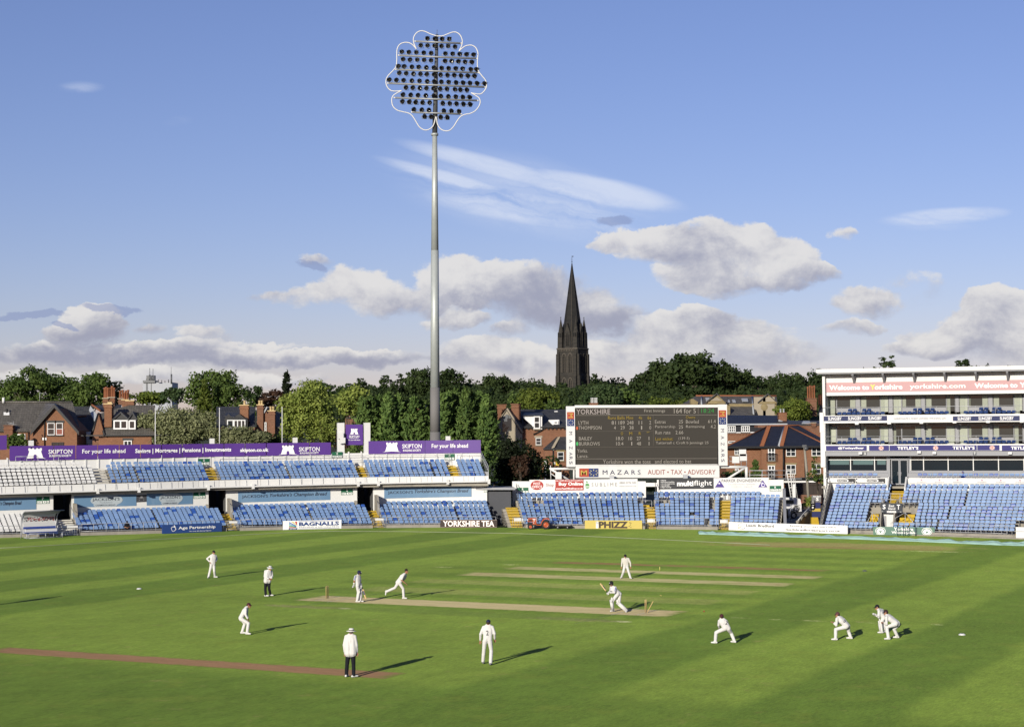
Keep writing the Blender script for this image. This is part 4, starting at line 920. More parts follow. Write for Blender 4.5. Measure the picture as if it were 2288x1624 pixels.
m = MB();fbox(m,-.0,1.0,.0,1.0,-.95,-1.2);m.build('back_panel',GREY,t)
STAR = lambda cx,cy_,rx,ry,col: [('p',[(cx + rx * math.cos(q) * k,cy_ + ry * math.sin(q) * k) for q,k in ((a0 - .16,.55),(a0,1.0),(a0 + .16,.55))],col) for a0 in [i * math.pi / 4 for i in range(8)]]
OR,BL,GO = (.34,.05,.026),(.018,.036,.13),(.45,.33,.07)
def side(x0,x1,y0,y1,cx0,cx1,red,blue,my):        # white wing with turned lettering
    g_ = lambda x,y,o: f(x0 + (x1 - x0) * x,y0 + (y1 - y0) * y,o + .1)
    m = MB();fbox(m,x0,x1,y0,y1,.1,-1.0);m.build('side_wing',WHITE,t)
    its = [('r',cx0,cx1,red[0],red[1],OR),('r',cx0,cx1,blue[0],blue[1],BL)] + STAR((cx0 + cx1) / 2,(blue[0] + blue[1]) / 2,(cx1 - cx0) * .46,(blue[1] - blue[0]) * .46,(.66,.64,.55))
    lay = {}
    for i_,it_ in enumerate(its):
        mm = lay.setdefault(it_[-1],MB());pts = it_[1] if it_[0] == 'p' else [(it_[1],it_[3]),(it_[2],it_[3]),(it_[2],it_[4]),(it_[1],it_[4])]
        mm.add([g_(x,y,.012 + .002 * i_) for x,y in pts],[tuple(range(len(pts)))])
    for c_,mm in lay.items(): mm.build('emblem',ink(c_),t)
    mm = MB()
    for ch,yc,hgt,xa,xb,col in [('M',(red[0] + red[1]) / 2,(red[1] - red[0]) * .62,cx0 + .18 * (cx1 - cx0),cx1 - .18 * (cx1 - cx0),1)] + [(c_,y_,.052,cx0 + .25 * (cx1 - cx0),cx1 - .3 * (cx1 - cx0),0) for c_,y_ in zip('MAZARS',my)]:
        v,fc = text2d(ch,0.0);mm.m = col
        mm.add([g_(xa + (xb - xa) * (1 - 0) * p[1],yc + hgt / 2 - hgt * p[0],.03) for p in v],fc)
    mm.build('lettering',[ink((.03,.035,.075)),ink(GO)],t)
side(c4x(828),c4x(920),cy(830),cy(195),.1,.92,(.789,.905),(.672,.788),(.555,.425,.315,.215,.145,.07))
side(c5x(718),c5x(812),cy5(818),cy5(176),.06,.90,(.79,.905),(.672,.788),(.575,.46,.355,.25,.165,.085))
g2 = flat(V(*r4(924,946),YS - .1),V(*r5(728,942),YS - .1),V(*r4(924,818),YS).z - V(*r4(924,946),YS).z);w4 = lambda x: (r4(x,0)[0] - r4(924,0)[0]) / (r5(728,0)[0] - r4(924,0)[0]);w5 = lambda x: (r5(x,0)[0] - r4(924,0)[0]) / (r5(728,0)[0] - r4(924,0)[0])
sign('footer_board','',g2,WHITE,[('r',w4(962),w4(1062),.08,.78,OR),('r',w4(1062),w4(1163),.08,.78,BL),('t','M',w4(978),w4(1042),.22,.62,GO,.01)] + STAR(w4(1113),.43,.038,.31,(.62,.55,.25)) +
     [('t','M A Z A R S',w4(1207),w4(1604),.27,.64,(.03,.035,.075),.0),('t','AUDIT \u2022 TAX \u2022 ADVISORY',w4(1680),w5(686),.27,.66,(.27,.06,.035),-.003)],parent=t,thick=.5)
# steel legs and the struts at both sides
for x in (.03,.35,.66,.97):
    m = MB();p_ = f(x,0,-.6);m.box((p_.x,p_.y,(p_.z - 1.2) / 2),(.35,.35,p_.z + 1.2));m.build('leg',WHITE,t)
m = MB();P4 = lambda x,y: V(*r4(x,y),YS + .5);P5 = lambda x,y: V(*r5(x,y),YS + .5)
m.tube([P4(648,850),P4(930,850)],.13,6);m.tube([P4(668,858),P4(850,965)],.12,6);m.tube([P4(905,850),P4(905,1000)],.1,6);m.tube([P4(660,815),P4(664,960)],.05,5);m.tube([P4(665,900),P4(760,965)],.05,5);m.tube([P4(740,905),P4(742,962)],.05,5)
m.build('bracing',WHITE,t)
m = MB();m.tube([P5(730,832),P5(1012,832)],.15,6);m.tube([P5(1002,835),P5(805,960)],.13,6);m.tube([P5(1010,830),P5(1012,960)],.17,6);m.build('bracing',WHITE,t)
m = MB()
for y in (722,772): m.tube([P5(820,y),P5(1015,y)],.035,5)
for x in (830,890,955,1013): m.tube([P5(x,722),P5(x,828)],.035,5)
for y in (868,915): m.tube([P5(1040,y),P5(1430,y)],.04,5)
for x in (1045,1175,1300,1425): m.tube([P5(x,868),P5(x,975)],.04,5)
m.build('platform_railing',STEEL,t)
for x,y in ((897,755),(968,682),(976,730)):
    m = MB();p_ = P5(x,y);m.box(p_,(.75,.35,.7));m.build('spotlight',WHITE,t)
m = MB();m.box(P4(742,920) - Vector((0,.4,0)),(.65,.4,.75));m.build('spotlight',WHITE,t)
# small lamps hanging on the lower board
for q,lab in ((r4(1303,940),'left'),(r5(370,930),'right')):
    p_ = V(*q,YS - .8);m = MB();m.box(p_,(.45,.5,.42));m.tube([p_,p_ + Vector((0,.7,-.2))],.05,5);m.build('small_lamp',STEEL,t)
# ------------------------------------------------------------------ the pavilion on the right: a straight front, local frame fa(s, o, z)
FA = Vector((31.15,177.0,0));FU = (Vector((49.7,170.4,0)) - FA).normalized();FN = Vector((FU.y,-FU.x,0));FN = -FN if FN.y > 0 else FN
def fa(s,o,z): return FA + FU * s + FN * o + Vector((0,0,z))
def fsz(x,y,o):                                        # pixel -> (s, z) on the upright plane o in front of the facade line
    d = ray(x,y);p0 = FA + FN * o;t_ = (p0.x * FN.x + p0.y * FN.y) / (d.x * FN.x + d.y * FN.y);p = Vector((d.x * t_,d.y * t_,H + d.z * t_))
    return (p - p0).dot(FU),p.z
FZ = lambda y,o=0.0,x=1500: fsz(*r6(x,y),o)[1];FS = lambda x,o=0.0,y=900: fsz(*r6(x,y),o)[0]
SEND = 30.0
t = thing('pavilion','white and grey pavilion with three glazed floors, balconies and a flat overhanging roof','pavilion',fa(9,-6,0));PAV = t
def fbx(m,s0,s1,o0,o1,z0,z1): m.hexa([fa(s0,o0,z0),fa(s1,o0,z0),fa(s1,o1,z0),fa(s0,o1,z0),fa(s0,o0,z1),fa(s1,o0,z1),fa(s1,o1,z1),fa(s0,o1,z1)])
def fpart(name,mat,*bx,**kw):
    m = MB()
    for b_ in bx: fbx(m,*b_)
    return m.build(name,mat,kw.get('parent',t))
S0 = FS(95,0)
zr0,zr1 = FZ(155,.9,90),FZ(122,.9,90)              # roof edge
zs = FZ(195,-.6,110);zb0,zb1 = FZ(322,-.6,800),FZ(225,-.6,800)
zc = FZ(518,0,700)                                     # top of the upper balcony edge
z2a,z2b = FZ(573,0,700),FZ(527,0,700);zd = FZ(586,0,700)
z3t = FZ(772,.1,700);z3b = FZ(832,.1,700);zg1,zg0 = FZ(872,-1.2,900),FZ(998,-1.2,900)
zq = FZ(1062,1.1,900);zq0 = FZ(1112,1.1,900)
fpart('roof',WHITE,(S0 - .45,SEND,.9,-12,zr0,zr1));fpart('roof_soffit',GREY,(S0 - .3,SEND,.8,-11.5,zr0 - .12,zr0 - .005))
for k in range(9):
    m = MB();s_ = S0 + 3.0 + 2.98 * k * 1.0;z = zr0 - .13
    m.prism([fa(s_,-.58,z),fa(s_,.7,z),fa(s_,.62,z - .16),fa(s_,-.58,z - .95)],FU * .2);m.build('roof_bracket',GREY,t)
fpart('parapet_wall',WHITE,(S0,SEND,-.6,-.9,zb0 - .25,zr0 - .12))
fpart('side_wall',WHITE,(S0 - .02,S0 + .24,0,-12,0,zr0 - .13));fpart('rear_block',GREY,(S0 + .3,SEND,-5.2,-11.9,0,zr0 - .13))
fpart('end_column',WHITE,(S0 - .25,S0 + .2,.15,-.5,z3b - 1.6,z2a - .2),(S0 - .3,S0 + .1,.2,-.4,zd - .9,z2b + .4))
# upper two floors: bays with door, pane and curtains behind a balcony
CURT = pmat('pale_curtain',(.36,.385,.32),.8,.10,.6);ROOM = pmat('dim_room',(.10,.10,.09),.9,.3,.3)
PANE = pmat('tinted_pane',(.030,.036,.036),.1,.2,.3,.22)
OW = -2.1
bays = [(132,378,'dpc'),(412,660,'cpdc'),(695,945,'dcpc'),(975,1237,'cpdc'),(1268,1527,'dcpc'),(1560,1822,'cpdc'),(1852,2112,'dcpc'),(2142,2400,'cpdc'),(2432,2690,'dcpc')]
def floor(ztop,zbot,yy0,yy1,var):
    zt,zl,zsill = ztop,ztop - .24,zbot + .50
    fpart('bay_wall',GREY,(S0 + .24,SEND,OW - .35,OW - .55,zt,zt + .5))
    pe = S0 + .24
    for k,(x0,x1,typ) in enumerate(bays):
        s0,s1 = FS(x0,OW,yy0),FS(x1,OW,yy0)
        if s0 > SEND: break
        fpart('bay_pillar',GREY,(pe,s0 - .01,OW + .05,OW - .5,zbot,zt + .3));pe = s1 + .01
        fpart('curtain_room',ROOM,(s0 + .05,s1 - .05,OW - 1.9,OW - 2.1,zbot,zt))
        W_ = s1 - s0;door = s0 if typ[0] == 'd' else s1 - .31 * W_;dw = .29 * W_
        pan0,pan1 = (s0 + dw + .04,s1) if typ[0] == 'd' else (s0,s1 - dw - .04)
        m = MB();th = .07;fr_ = lambda a,b,c,d: fbx(m,a,b,OW,OW - .1,c,d)
        fr_(s0,s1,zt - .07,zt);fr_(s0,s1,zl - .05,zl + .03);fr_(pan0,pan1,zbot + .02,zsill); 
        for q_ in (s0,door,door + dw,s1 - th,(pan0 + pan1) / 2 - th / 2 if False else pan0): fr_(max(s0,min(q_,s1 - th)),max(s0,min(q_,s1 - th)) + th,zbot,zt)
        w_ = m.build('window',GREY,t)
        m = MB();fbx(m,pan0 + .08,pan1 - .06,OW - .05,OW - .07,zsill,zl - .05);m.build('pane',PANE,w_)
        m = MB();fbx(m,s0 + .08,s1 - .08,OW - .05,OW - .07,zl + .04,zt - .08);m.build('top_light',PANE,w_)
        m = MB();fbx(m,door + .08,door + dw - .02,OW - .05,OW - .07,zbot + .1,zl - .06);m.build('door_pane',PANE if (k + var) % 3 == 0 else CURT,w_)
        r = random.Random(k * 7 + var)
        for (a,b) in ([(pan1 - .62,pan1 - .1)] if typ[0] == 'd' else [(pan0 + .1,pan0 + .62)]) + ([(pan0 + .1,pan0 + .1 + r.uniform(.1,.45))] if typ == 'dcpc' and r.random() < .7 else []) + [(door + .1,door + dw * r.uniform(.4,.95))]:
            m = MB();n = 10;m.s = True
            for j in range(n): m.add([fa(a + (b - a) * (j + e) / n,OW - .035 + .018 * (1 if (j + e) % 2 else -1),z) for z in (zsill - (.9 if a >= door and b <= door + dw + .1 else 0) + .02,zl - .06) for e in (0,1)],[(0,1,3,2)])
            m.build('curtain',CURT,w_)
floor(FZ(330,OW,800),FZ(498,OW,800),400,0,0)
floor(FZ(592,OW,800),FZ(760,OW,800),660,0,1)
fpart('balcony_floor',GREY,(S0 + .24,SEND,0,-2.6,zd,zd + .3));fpart('balcony_floor',GREY,(S0 + .24,SEND,0,-2.6,z3b,z3b + .4))
fpart('balcony_front',WHITE,(S0 - .05,SEND,.12,0,zd,zc));fpart('balcony_front',WHITE,(S0 - .05,SEND,.16,0,z3b + .02,z3t))
def vrail(s0,s1,o,z,h=.95,gap=1.4,bars=(1,.5),name='balcony_railing'):
    m = MB()
    for b_ in bars: m.tube([fa(s0,o,z + h * b_),fa(s1,o,z + h * b_)],.024,5)
    n = max(1,round((s1 - s0) / gap))
    for i in range(n + 1): m.tube([fa(s0 + (s1 - s0) * i / n,o,z),fa(s0 + (s1 - s0) * i / n,o,z + h)],.022,5)
    m.build(name,STEEL,t)
vrail(S0,SEND,.05,zc - .02,.82,1.9,(1,));vrail(S0,SEND,.05,z3t - .02,.82,1.9,(1,.5))
for zz in (zc,z3t,zq): 
    m = MB()
    for k in range(5): p_ = fa(S0 + .02,-.1 - .35 * k,zz);m.tube([p_,p_ + Vector((0,0,.5 + .22 * k))],.022,4)
    m.tube([fa(S0 + .02,-.1,zz + .5),fa(S0 + .02,-1.5,zz + 1.38)],.025,4);m.build('side_railing',DSTEEL,t)
# navy balcony seats: a front row with raised pairs behind
seats = []
for zz,yb in ((zc,500),(z3t,755)):
    for x0,n,raised in ((215,10,(2,3,5,6)),(737,5,(3,4)),(972,5,(0,1)),(1308,5,(3,4)),(1552,5,(0,1)),(1890,5,(3,4)),(2130,5,(0,1)),(2470,5,(3,4))):
        s0 = FS(x0 + 18,-.4,yb)
        for j in range(n):
            seats.append((fa(s0 + j * .475,-.45,zz - .50),math.atan2(-FN.x,-FN.y),'navy'))
            if j in raised: seats.append((fa(s0 + j * .475,-1.15,zz - .18),math.atan2(-FN.x,-FN.y),'navy'))
place_seats(t,[q_ for q_ in seats if (q_[0] - FA).dot(FU) < SEND - 9],'balcony_seat')
# glazed lower floor
og = -1.2;wx = [125,325,533,642];wx2 = [846,957,1170,1388,1606,1826,2046,2266,2486]
fpart('lower_fascia',GREY,(S0 + .1,SEND,.0,-1.4,zg1 + .02,z3b - .005))
fpart('glazing_sill',GREY,(S0 + .1,FS(660,og),og + .12,og - .3,zq - .9,zg0 - .01),(FS(845,og),SEND,og + .12,og - .3,zq - .9,zg0 - .01))
fpart('lower_room',pmat('dark_room',(.03,.035,.04),.8,.3,.5),(S0 + .1,SEND,-5.0,-5.15,zq - 1,zg1),(S0 + .1,SEND,-1.5,-5,zq - 1.0,zq - .8))
GL2 = pmat('dark_blue_glass',(.008,.015,.022),.08,.2,.5,.25)
for L_ in (wx,wx2):
    for a,b in zip(L_[:-1],L_[1:]):
        s0,s1 = FS(a,og),FS(b,og)
        if s0 > SEND: break
        m = MB();fbx(m,s0,s0 + .09,og + .02,og - .12,zg0,zg1);fbx(m,s1 - .0,s1 + .05,og + .015,og - .11,zg0,zg1);fbx(m,s0,s1,og + .01,og - .1,zg1 - .42,zg1 - .35);w_ = m.build('window',WHITE,t)
        m = MB();fbx(m,s0 + .1,s1 - .02,og - .05,og - .07,zg0,zg1 - .42);m.build('pane',GL2,w_)
        m = MB();fbx(m,s0 + .1,s1 - .02,og - .05,og - .07,zg1 - .34,zg1);m.build('top_light',GL2,w_)
        r = random.Random(a)
        m = MB()
        TEAL = pmat('teal_reflection_panel',(.045,.10,.105),.5,.2,.6)
        if a < 600: fbx(m,s0 + .3,s1 - .1,og - .035,og - .046,zg0 + .02 + .55,zg0 + .62 + .5);m.build('painted_reflection',TEAL,w_)  # teal patch that paints a reflection onto the glass
fpart('entrance_frame',GREY,(FS(642,og),FS(672,og),og + .1,og - .3,zq - .8,zg1),(FS(832,og),FS(846,og),og + .1,og - .3,zq - .8,zg1),(FS(672,og),FS(832,og),og + .1,og - .3,zg1 - .35,zg1 - .2))
for a,b in ((680,752),(754,826)):
    s0,s1 = FS(a,og),FS(b,og);m = MB();zdn = zq - .75
    for b_ in ((s0,s0 + .09),(s1 - .09,s1)): fbx(m,*b_,og + .06,og - .04,zdn,zg1 - .36)
    fbx(m,s0,s1,og + .055,og - .035,zg1 - .46,zg1 - .36);fbx(m,s0,s1,og + .055,og - .035,zdn,zdn + .12);d_ = m.build('door',GREY,t)
    m = MB();fbx(m,s0 + .09,s1 - .09,og + .02,og,zdn + .12,zg1 - .46);m.build('pane',GL2,d_)
    m = MB();m.tube([fa(s1 - .14 if a < 700 else s0 + .14,og + .12,zdn + .9),fa(s1 - .14 if a < 700 else s0 + .14,og + .12,zdn + 1.3)],.02,5);m.build('handle',STEEL,d_)
# boards of the pavilion
def FQ(x0,x1,y0,y1,o,xr=None):                      # measured on the enlargement: lower edge y0, upper edge y1
    s0,s1 = FS(x0,o,y0),FS(x1,o,y0);za,zb_ = fsz(*r6(x0,y0),o)[1],fsz(*r6(x0,y1),o)[1]
    return lambda x,y,oo: fa(s0 + (s1 - s0) * x,o + oo,za + (zb_ - za) * y)
PINK = pmat('faded_pink_banner',(.47,.285,.29),.6,.06,.4)
f = FQ(112,2560,323,240,-.55);q6 = lambda x: (x - 112) / 2448
sign('welcome_banner','long faded pink banner with white welcome lettering under the pavilion roof',f,PINK,
     [('t','Welcome to',q6(146),q6(508),.22,.72,WH,.035),('t','Y',q6(518),q6(562),.22,.74,(.72,.68,.12),.03),('t','orkshire',q6(558),q6(806),.22,.74,WH,.03),('t','yorkshire.com',q6(870),q6(1358),.12,.72,WH,.02),
      ('t','Welcome to',q6(1436),q6(1806),.22,.72,WH,.035),('t','Yorkshire',q6(1822),q6(2110),.22,.74,WH,.03)],cat='banner')
for lab,a,b,xs_ in (('left',97,646,(136,310,484)),('right',1216,1795,(1258,1440,1625))):
    f = FQ(a,b,572,530,.14);k = lambda x: (x - a) / (b - a)
    sign('gin_banner','navy banner repeating a white gin name, %s one on the upper balcony' % lab,f,(.016,.024,.085),[('t','SLINGSBY',k(x),k(x + 118),.18,.84,WH,.02) for x in xs_],cat='banner',group='navy gin banners')
f = FQ(648,1214,572,530,.14);k = lambda x: (x - 648) / 566
sign('gin_banner','white banner with thin grey capitals about award winning gin on the upper balcony',f,WHITE,[('t','HARROGATE\u2019S FINEST AWARD WINNING GIN',k(706),k(1156),.32,.68,(.13,.135,.16),0)],cat='banner')
ROY = (.024,.022,.135)
RND = lambda cx,rx: [('e',cx,.5,rx,.42,(.60,.50,.48)),('e',cx,.5,rx * .82,.34,(.45,.06,.05)),('e',cx,.5,rx * .62,.26,(.68,.66,.60)),('e',cx,.52,rx * .35,.16,(.45,.08,.05))]
f = FQ(117,470,828,785,.18);k = lambda x: (x - 117) / 353
sign('beer_banner','royal blue banner with a white social media beer name on the lower balcony',f,ROY,[('t','@TetleysBeer',k(222),k(447),.22,.76,WH,.03)],cat='banner')
f = FQ(490,1620,828,783,.18);k = lambda x: (x - 490) / 1130
sign('beer_banner','long royal blue banner with two white beer names and round red crests',f,ROY,RND(k(598),.020) + RND(k(1074),.020) + RND(k(1558),.020) + [('t','TETLEY\u2019S',k(740),k(925),.2,.80,WH,.03),('t','TETLEY\u2019S',k(1220),k(1410),.2,.80,WH,.03),('r',k(668),k(671),0,1,WH),('r',k(1428),k(1431),0,1,WH)],cat='banner')
f = FQ(1640,2560,828,781,.18);k = lambda x: (x - 1640) / 920
sign('beer_banner','royal blue banner with white beer name cut off by the right edge of the view',f,ROY,[('t','TETLEY\u2019S',k(1720),k(1910),.2,.80,WH,.03)],cat='banner')
for x,l in ((440,'S'),(1390,'T')):
    f = FQ(x,x + 30,866,838,.03);sign('block_sign','small grey sign with the letter %s under the royal blue banners' % l,f,(.10,.105,.115),[('t',l,.3,.72,.15,.7,WH,.02),('r',.2,.8,.82,.9,WH)],cat='sign')
for x,y in ((418,848),(925,840),(1058,846),(1712,848),(384,592),(664,588),(943,584),(1230,580),(1520,577),(1812,574)):
    m = MB();s_,z_ = fsz(*r6(x,y),.1);m.box(fa(s_,.25 if y > 800 else .0,z_),(.35,.3,.22),FU);m.build('wall_light',WHITE,t)
# chairs, a table and stools behind the glass are too dark to see in: the person by the pane is built with the people
# ------------------------------------------------------------------ seating tier of the right stand
OB = 1.5
R_PX = [(1825,1189.5),(1890,1191.5),(1949,1193.5),(2086,1197.2),(2266,1203.5),(2420,1210)]
SR = Stand(R_PX,[(1825,14),(1949,17),(2086,18.5),(2420,20)])
RR = 14;RD = D0 + PD * RR + .1
def rdep(u):
    n = SR.N(u);x,y = np.interp(max(u,0),SR.t,SR.x),np.interp(max(u,0),SR.t,SR.y)
    k = ((FA.x + FN.x * OB - x) * FN.x + (FA.y + FN.y * OB - y) * FN.y) / (n.x * FN.x + n.y * FN.y);return k / RD
SR.dep = rdep
rf = SR.fit([(1970,1174.7),(2254,1180.3)],D0 + .4);rb = SR.fit([(1918,1082.4),(2254,1082.9)],D0 + PD * 13 + .4)
rrow = lambda i: (D0 + PD * i + .42,lambda u,i=i: rf(u) + (rb(u) - rf(u)) * i / 13)
ts = thing('east_stand_seating','broad bank of blue seats in front of the pavilion on the right','grandstand',SR.pos(10,0));STR = ts
ra = lambda x0,x1,y,d: (SR.sp(*r6(x0,y),d)[0],SR.sp(*r6(x1,y),d)[0])
RU0 = SR.sp(*r6(115,1300),5)[0];RU1 = SR.L - .5
A0 = ra(672,790,1150,10);A1 = ra(1700,1770,1450,2)
tun = ra(592,716,1400,4);st1 = ra(462,590,1380,4);st2 = ra(716,905,1380,4);GAPS = [ra(1336,1350,1180,9)]
def rais(i): return ([A0] if i >= 8 else [(st1[0] + .15,st2[1] - .15)] if i >= 2 else [tun]) + ([(A1[0] + .6,A1[0] + 3.5)] if i < 3 else [])
def rgap(i): g = GAPS[0][0] + (0 if i >= 7 else -1.3 if i >= 3 else -2.1);return g
terrace(SR,'terrace',ts,[rrow(i) for i in range(2)],RU0,RU1,[(tun[0] - .1,tun[1] + .1)],CONC,RD)
terrace(SR,'terrace',ts,[rrow(i) for i in range(2,8)],RU0,RU1,[(st1[0] + .1,st2[1] - .1)],CONC,RD)
terrace(SR,'terrace',ts,[rrow(i) for i in range(8,RR)],RU0,RU1,[],CONC,RD)
m = MB();SR.ribbon(m,RU0,SR.L + 4,.12,.5,-.1,.32);SR.ribbon(m,SR.sp(1900,1195,.1)[0],SR.L + 4,-.25,.10,-.05,.10);m.build('kerb_wall',CONC,ts)
steps(SR,ts,[rrow(i) for i in range(8,RR)],[A0],[YEL])
for a in (st1,st2):
    for i in range(2,7):
        m = MB();d,z = rrow(i);SR.ribbon(m,a[0] + .35,a[1] - .35,d - .42,RD * .55,lambda u: z(u) - 1.5,lambda u: z(u) - .74,3);m.build('aisle_step',YEL,ts)
place_seats(ts,sum([seat_rows(SR,[rrow(i)],lambda u,k: False,lambda u,k: 'old',(RU0 + .1 + .03 * i,RU1),lambda k,i=i: rais(i),[(rgap(i),) * 2]) for i in range(RR)],[]))
m = MB();SR.ribbon(m,st1[0] + .1,st2[1] - .1,D0 + PD * 8 - .1,D0 + PD * 8 + .05,-.1,lambda u: rrow(7)[1](u) - .45);m.build('tunnel_wall',CONC,ts)
tc = (tun[0] + tun[1]) / 2
m = MB();SR.ribbon(m,tun[0] + .02,tun[1] - .02,4.3,4.5,-.1,lambda u: rrow(4)[1](u) + .2,3);m.build('tunnel_backing',WHITE,ts)
m = MB();SR.ribbon(m,tun[0] + .1,tun[0] + .1 + (tun[1] - tun[0]) * .28,4.22,4.29,.1,lambda u: rrow(4)[1](u) - .3,3);m.build('tunnel_door',GREY,ts)
for uu_ in (tun[0] - .02,tun[1] - .1):
    m = MB();q = lambda d,z: SR.pos(uu_,d,z);m.prism([q(2.6,0),q(6.9,0),q(6.9,rrow(7)[1](tc) + .3),q(4.0,rrow(5)[1](tc) + .2),q(2.6,rrow(2)[1](tc) - .3)],SR.T(uu_) * .15);m.build('tunnel_cheek',CONC,ts)
u0,z0 = SR.sp(*r6(596,1362),3.6);u1,_ = SR.sp(*r6(780,1360),3.6);z1 = SR.sp(*r6(596,1280),3.6)[1]
f = flat(SR.pos(u0,3.6,z0),SR.pos(u1,3.6,z0),z1 - z0)
sign('tunnel_sign','dark slate sign with letters S and T over the tunnel in the right seats',f,(.034,.04,.05),[('t','S',.07,.21,.36,.86,WH,.02),('t','T',.74,.89,.36,.86,WH,.02),('t','East',.37,.62,.60,.86,WH,.01),('t','Stand',.33,.66,.30,.56,WH,.01),('r',.27,.70,.0,.18,WH),('t','BEER FESTIVAL',.29,.68,.04,.15,(.1,.1,.1),.01),('t','Row',.03,.10,.07,.16,WH,0),('t','Row',.88,.96,.07,.16,WH,0)],cat='sign')
m = MB();SR.ribbon(m,SR.sp(*r6(108,1110),RD)[0],SR.sp(*r6(650,1110),RD)[0],RD + .02,RD + .2,3,zq);m.build('rear_wall',WHITE,ts)
m = MB();SR.ribbon(m,SR.sp(*r6(820,1110),RD)[0],SR.L + 3,RD + .02,RD + .2,3,zq);m.build('rear_wall',WHITE,ts)
fpart('terrace_floor',CONC,(S0,SEND,OB - .1,og - .2,zq - 1.05,zq - .85))
for u_,w_ in ((SR.sp(*r6(655,1130),RD)[0],0),(SR.sp(*r6(808,1130),RD)[0],0)):
    m = MB();q = lambda d,z: SR.pos(u_,d,z);m.prism([q(RD,rb(u_) - 1),q(RD - 1.7,rb(u_) - 1.4),q(RD - 1.7,rb(u_) - .3),q(RD - .2,zq + .1),q(RD + .6,zq + .1),q(RD + .6,rb(u_) - 1)],SR.T(u_) * .14);m.build('stair_parapet',WHITE,ts)
cut = (FS(655,OB),FS(815,OB))
top_seats = []
s_ = FS(160,.6,1045)
while s_ < SEND - 8:
    if not (FS(572,.6,1045) < s_ < FS(925,.6,1045)): top_seats.append((fa(s_,.55,zq - .42),math.atan2(-FN.x,-FN.y),'new' if random.random() < .15 else 'old'))
    s_ += .485
place_seats(ts,top_seats,'terrace_seat')
vrail(FS(110,OB),FS(650,OB),OB + .1,zq - .05,.55,2.2,(1,),'terrace_railing');vrail(FS(830,OB),SEND,OB + .1,zq - .05,.55,2.2,(1,),'terrace_railing')
DKG = (.03,.03,.033)
for a,b,lab in ((120,366,'left'),(374,627,'right')):
    f = FQ(a,b,1106,1068,OB + .12)
    sign('suit_banner','dark banner with a white pill badge and suit lettering, %s of the pair' % lab,f,DKG,[('e',.1,.52,.08,.38,WH),('e',.70,.52,.08,.38,WH),('r',.1,.70,.14,.90,WH),('t','suit',.07,.34,.28,.80,(.10,.10,.10),-.01),('e',.42,.52,.05,.27,DKG),('e',.68,.52,.05,.27,DKG),('r',.42,.68,.25,.79,DKG),('t','DIRECT',.405,.70,.38,.66,WH,.02),('t','.co.uk',.76,.97,.06,.34,WH,.02)],cat='banner',group='suit banners')
f = FQ(835,2500,1110,1066,OB + .12);k = lambda x: (x - 835) / 1665
its = []
for x in (948,1108,1268,1482,1645,1812): its += [('e',k(x),.68,.005,.16,(.5,.25,.25)),('r',k(x) - .005,k(x) + .005,.64,.72,(.25,.28,.5)),('t','SANDERSON',k(x - 42),k(x + 42),.18,.38,(.30,.30,.30),0)]
sign('white_banner','long white banner with faint repeated grey capitals and tiny round crests above the right seats',f,WHITE,its,cat='banner')
SR.rail('front_railing',ts,RU0 + 2.2,tun[0],.3,.32,.78,1.2,(1.0,.12));SR.rail('front_railing',ts,tun[1],A1[0],.3,.32,.78,1.2,(1.0,.12))
for a,nm in ((st1,0),(st2,1)):
    SR.rail('box_railing',ts,a[0] + .1,a[1] - .1,D0 + PD * 8 - .2,lambda u: rrow(7)[1](u) - .55,1.05,1.2,(1.0,.5))
    m = MB();uu_ = a[0] + .3 if nm == 0 else a[1] - .3
    p0,p1 = SR.pos(uu_,D0 + 2.2,rrow(1)[1](uu_) + .1),SR.pos((a[0] + a[1]) / 2,D0 + 2.4,rrow(3)[1](uu_) + .35);p2 = SR.pos(a[1] - .1 if nm == 0 else a[0] + .1,D0 + 2.3,rrow(2)[1](uu_) + .1)
    m.tube([p0 - Vector((0,0,.8)),p0,p1,p2,p2 - Vector((0,0,.8))],.03,5);m.tube([p1,p1 - Vector((0,0,1.2))],.028,5);m.build('stair_handrail',STEEL,ts)
SR.rail('box_railing',ts,tun[0] - .2,tun[1] + .2,D0 + PD * 8 - .3,lambda u: rrow(7)[1](u) - .2,1.1,.9,(1.0,.5))
m = MB();q = lambda d,z: SR.pos(RU0 - .35 + .02 * d,d,z)     # rusty sloping end wall beside the yard
m.prism([q(.3,-.1),q(RD,-.1),q(RD,rb(RU0) + .25),q(.3,rf(RU0) - .15)],SR.T(RU0) * .25)
m.build('end_wall',CONC,ts)
m = MB();q = lambda d,z: SR.pos(RU0 - .2,d,z)
m.tube([q(.4,rf(RU0) + .5),q(RD,rb(RU0) + 1.0)],.03,5); 
for k_ in range(13): d = .4 + (RD - .4) * k_ / 12;zz = rf(RU0) - .2 + (rb(RU0) - rf(RU0) + .3) * k_ / 12;m.tube([q(d,zz),q(d,zz + .75)],.024,4)
m.build('end_railing',DSTEEL,ts)
u_ = SR.sp(*r6(1775,1590),.2)[0];a = SR.pos(u_,-.1,0); 
f = flat(a + Vector((-.1,0,.05)),a + Vector((1.9,-.7,.05)),1.0);sign('white_gate_panel','white panels leaning by the yellow steps at the right edge of the view',f,WHITE,[('r',.0,1,.6,.66,(.4,.4,.4))],cat='panel')
steps(SR,ts,[rrow(i) for i in range(3)],[(A1[0] + .6,A1[0] + 3.5)],[YEL])
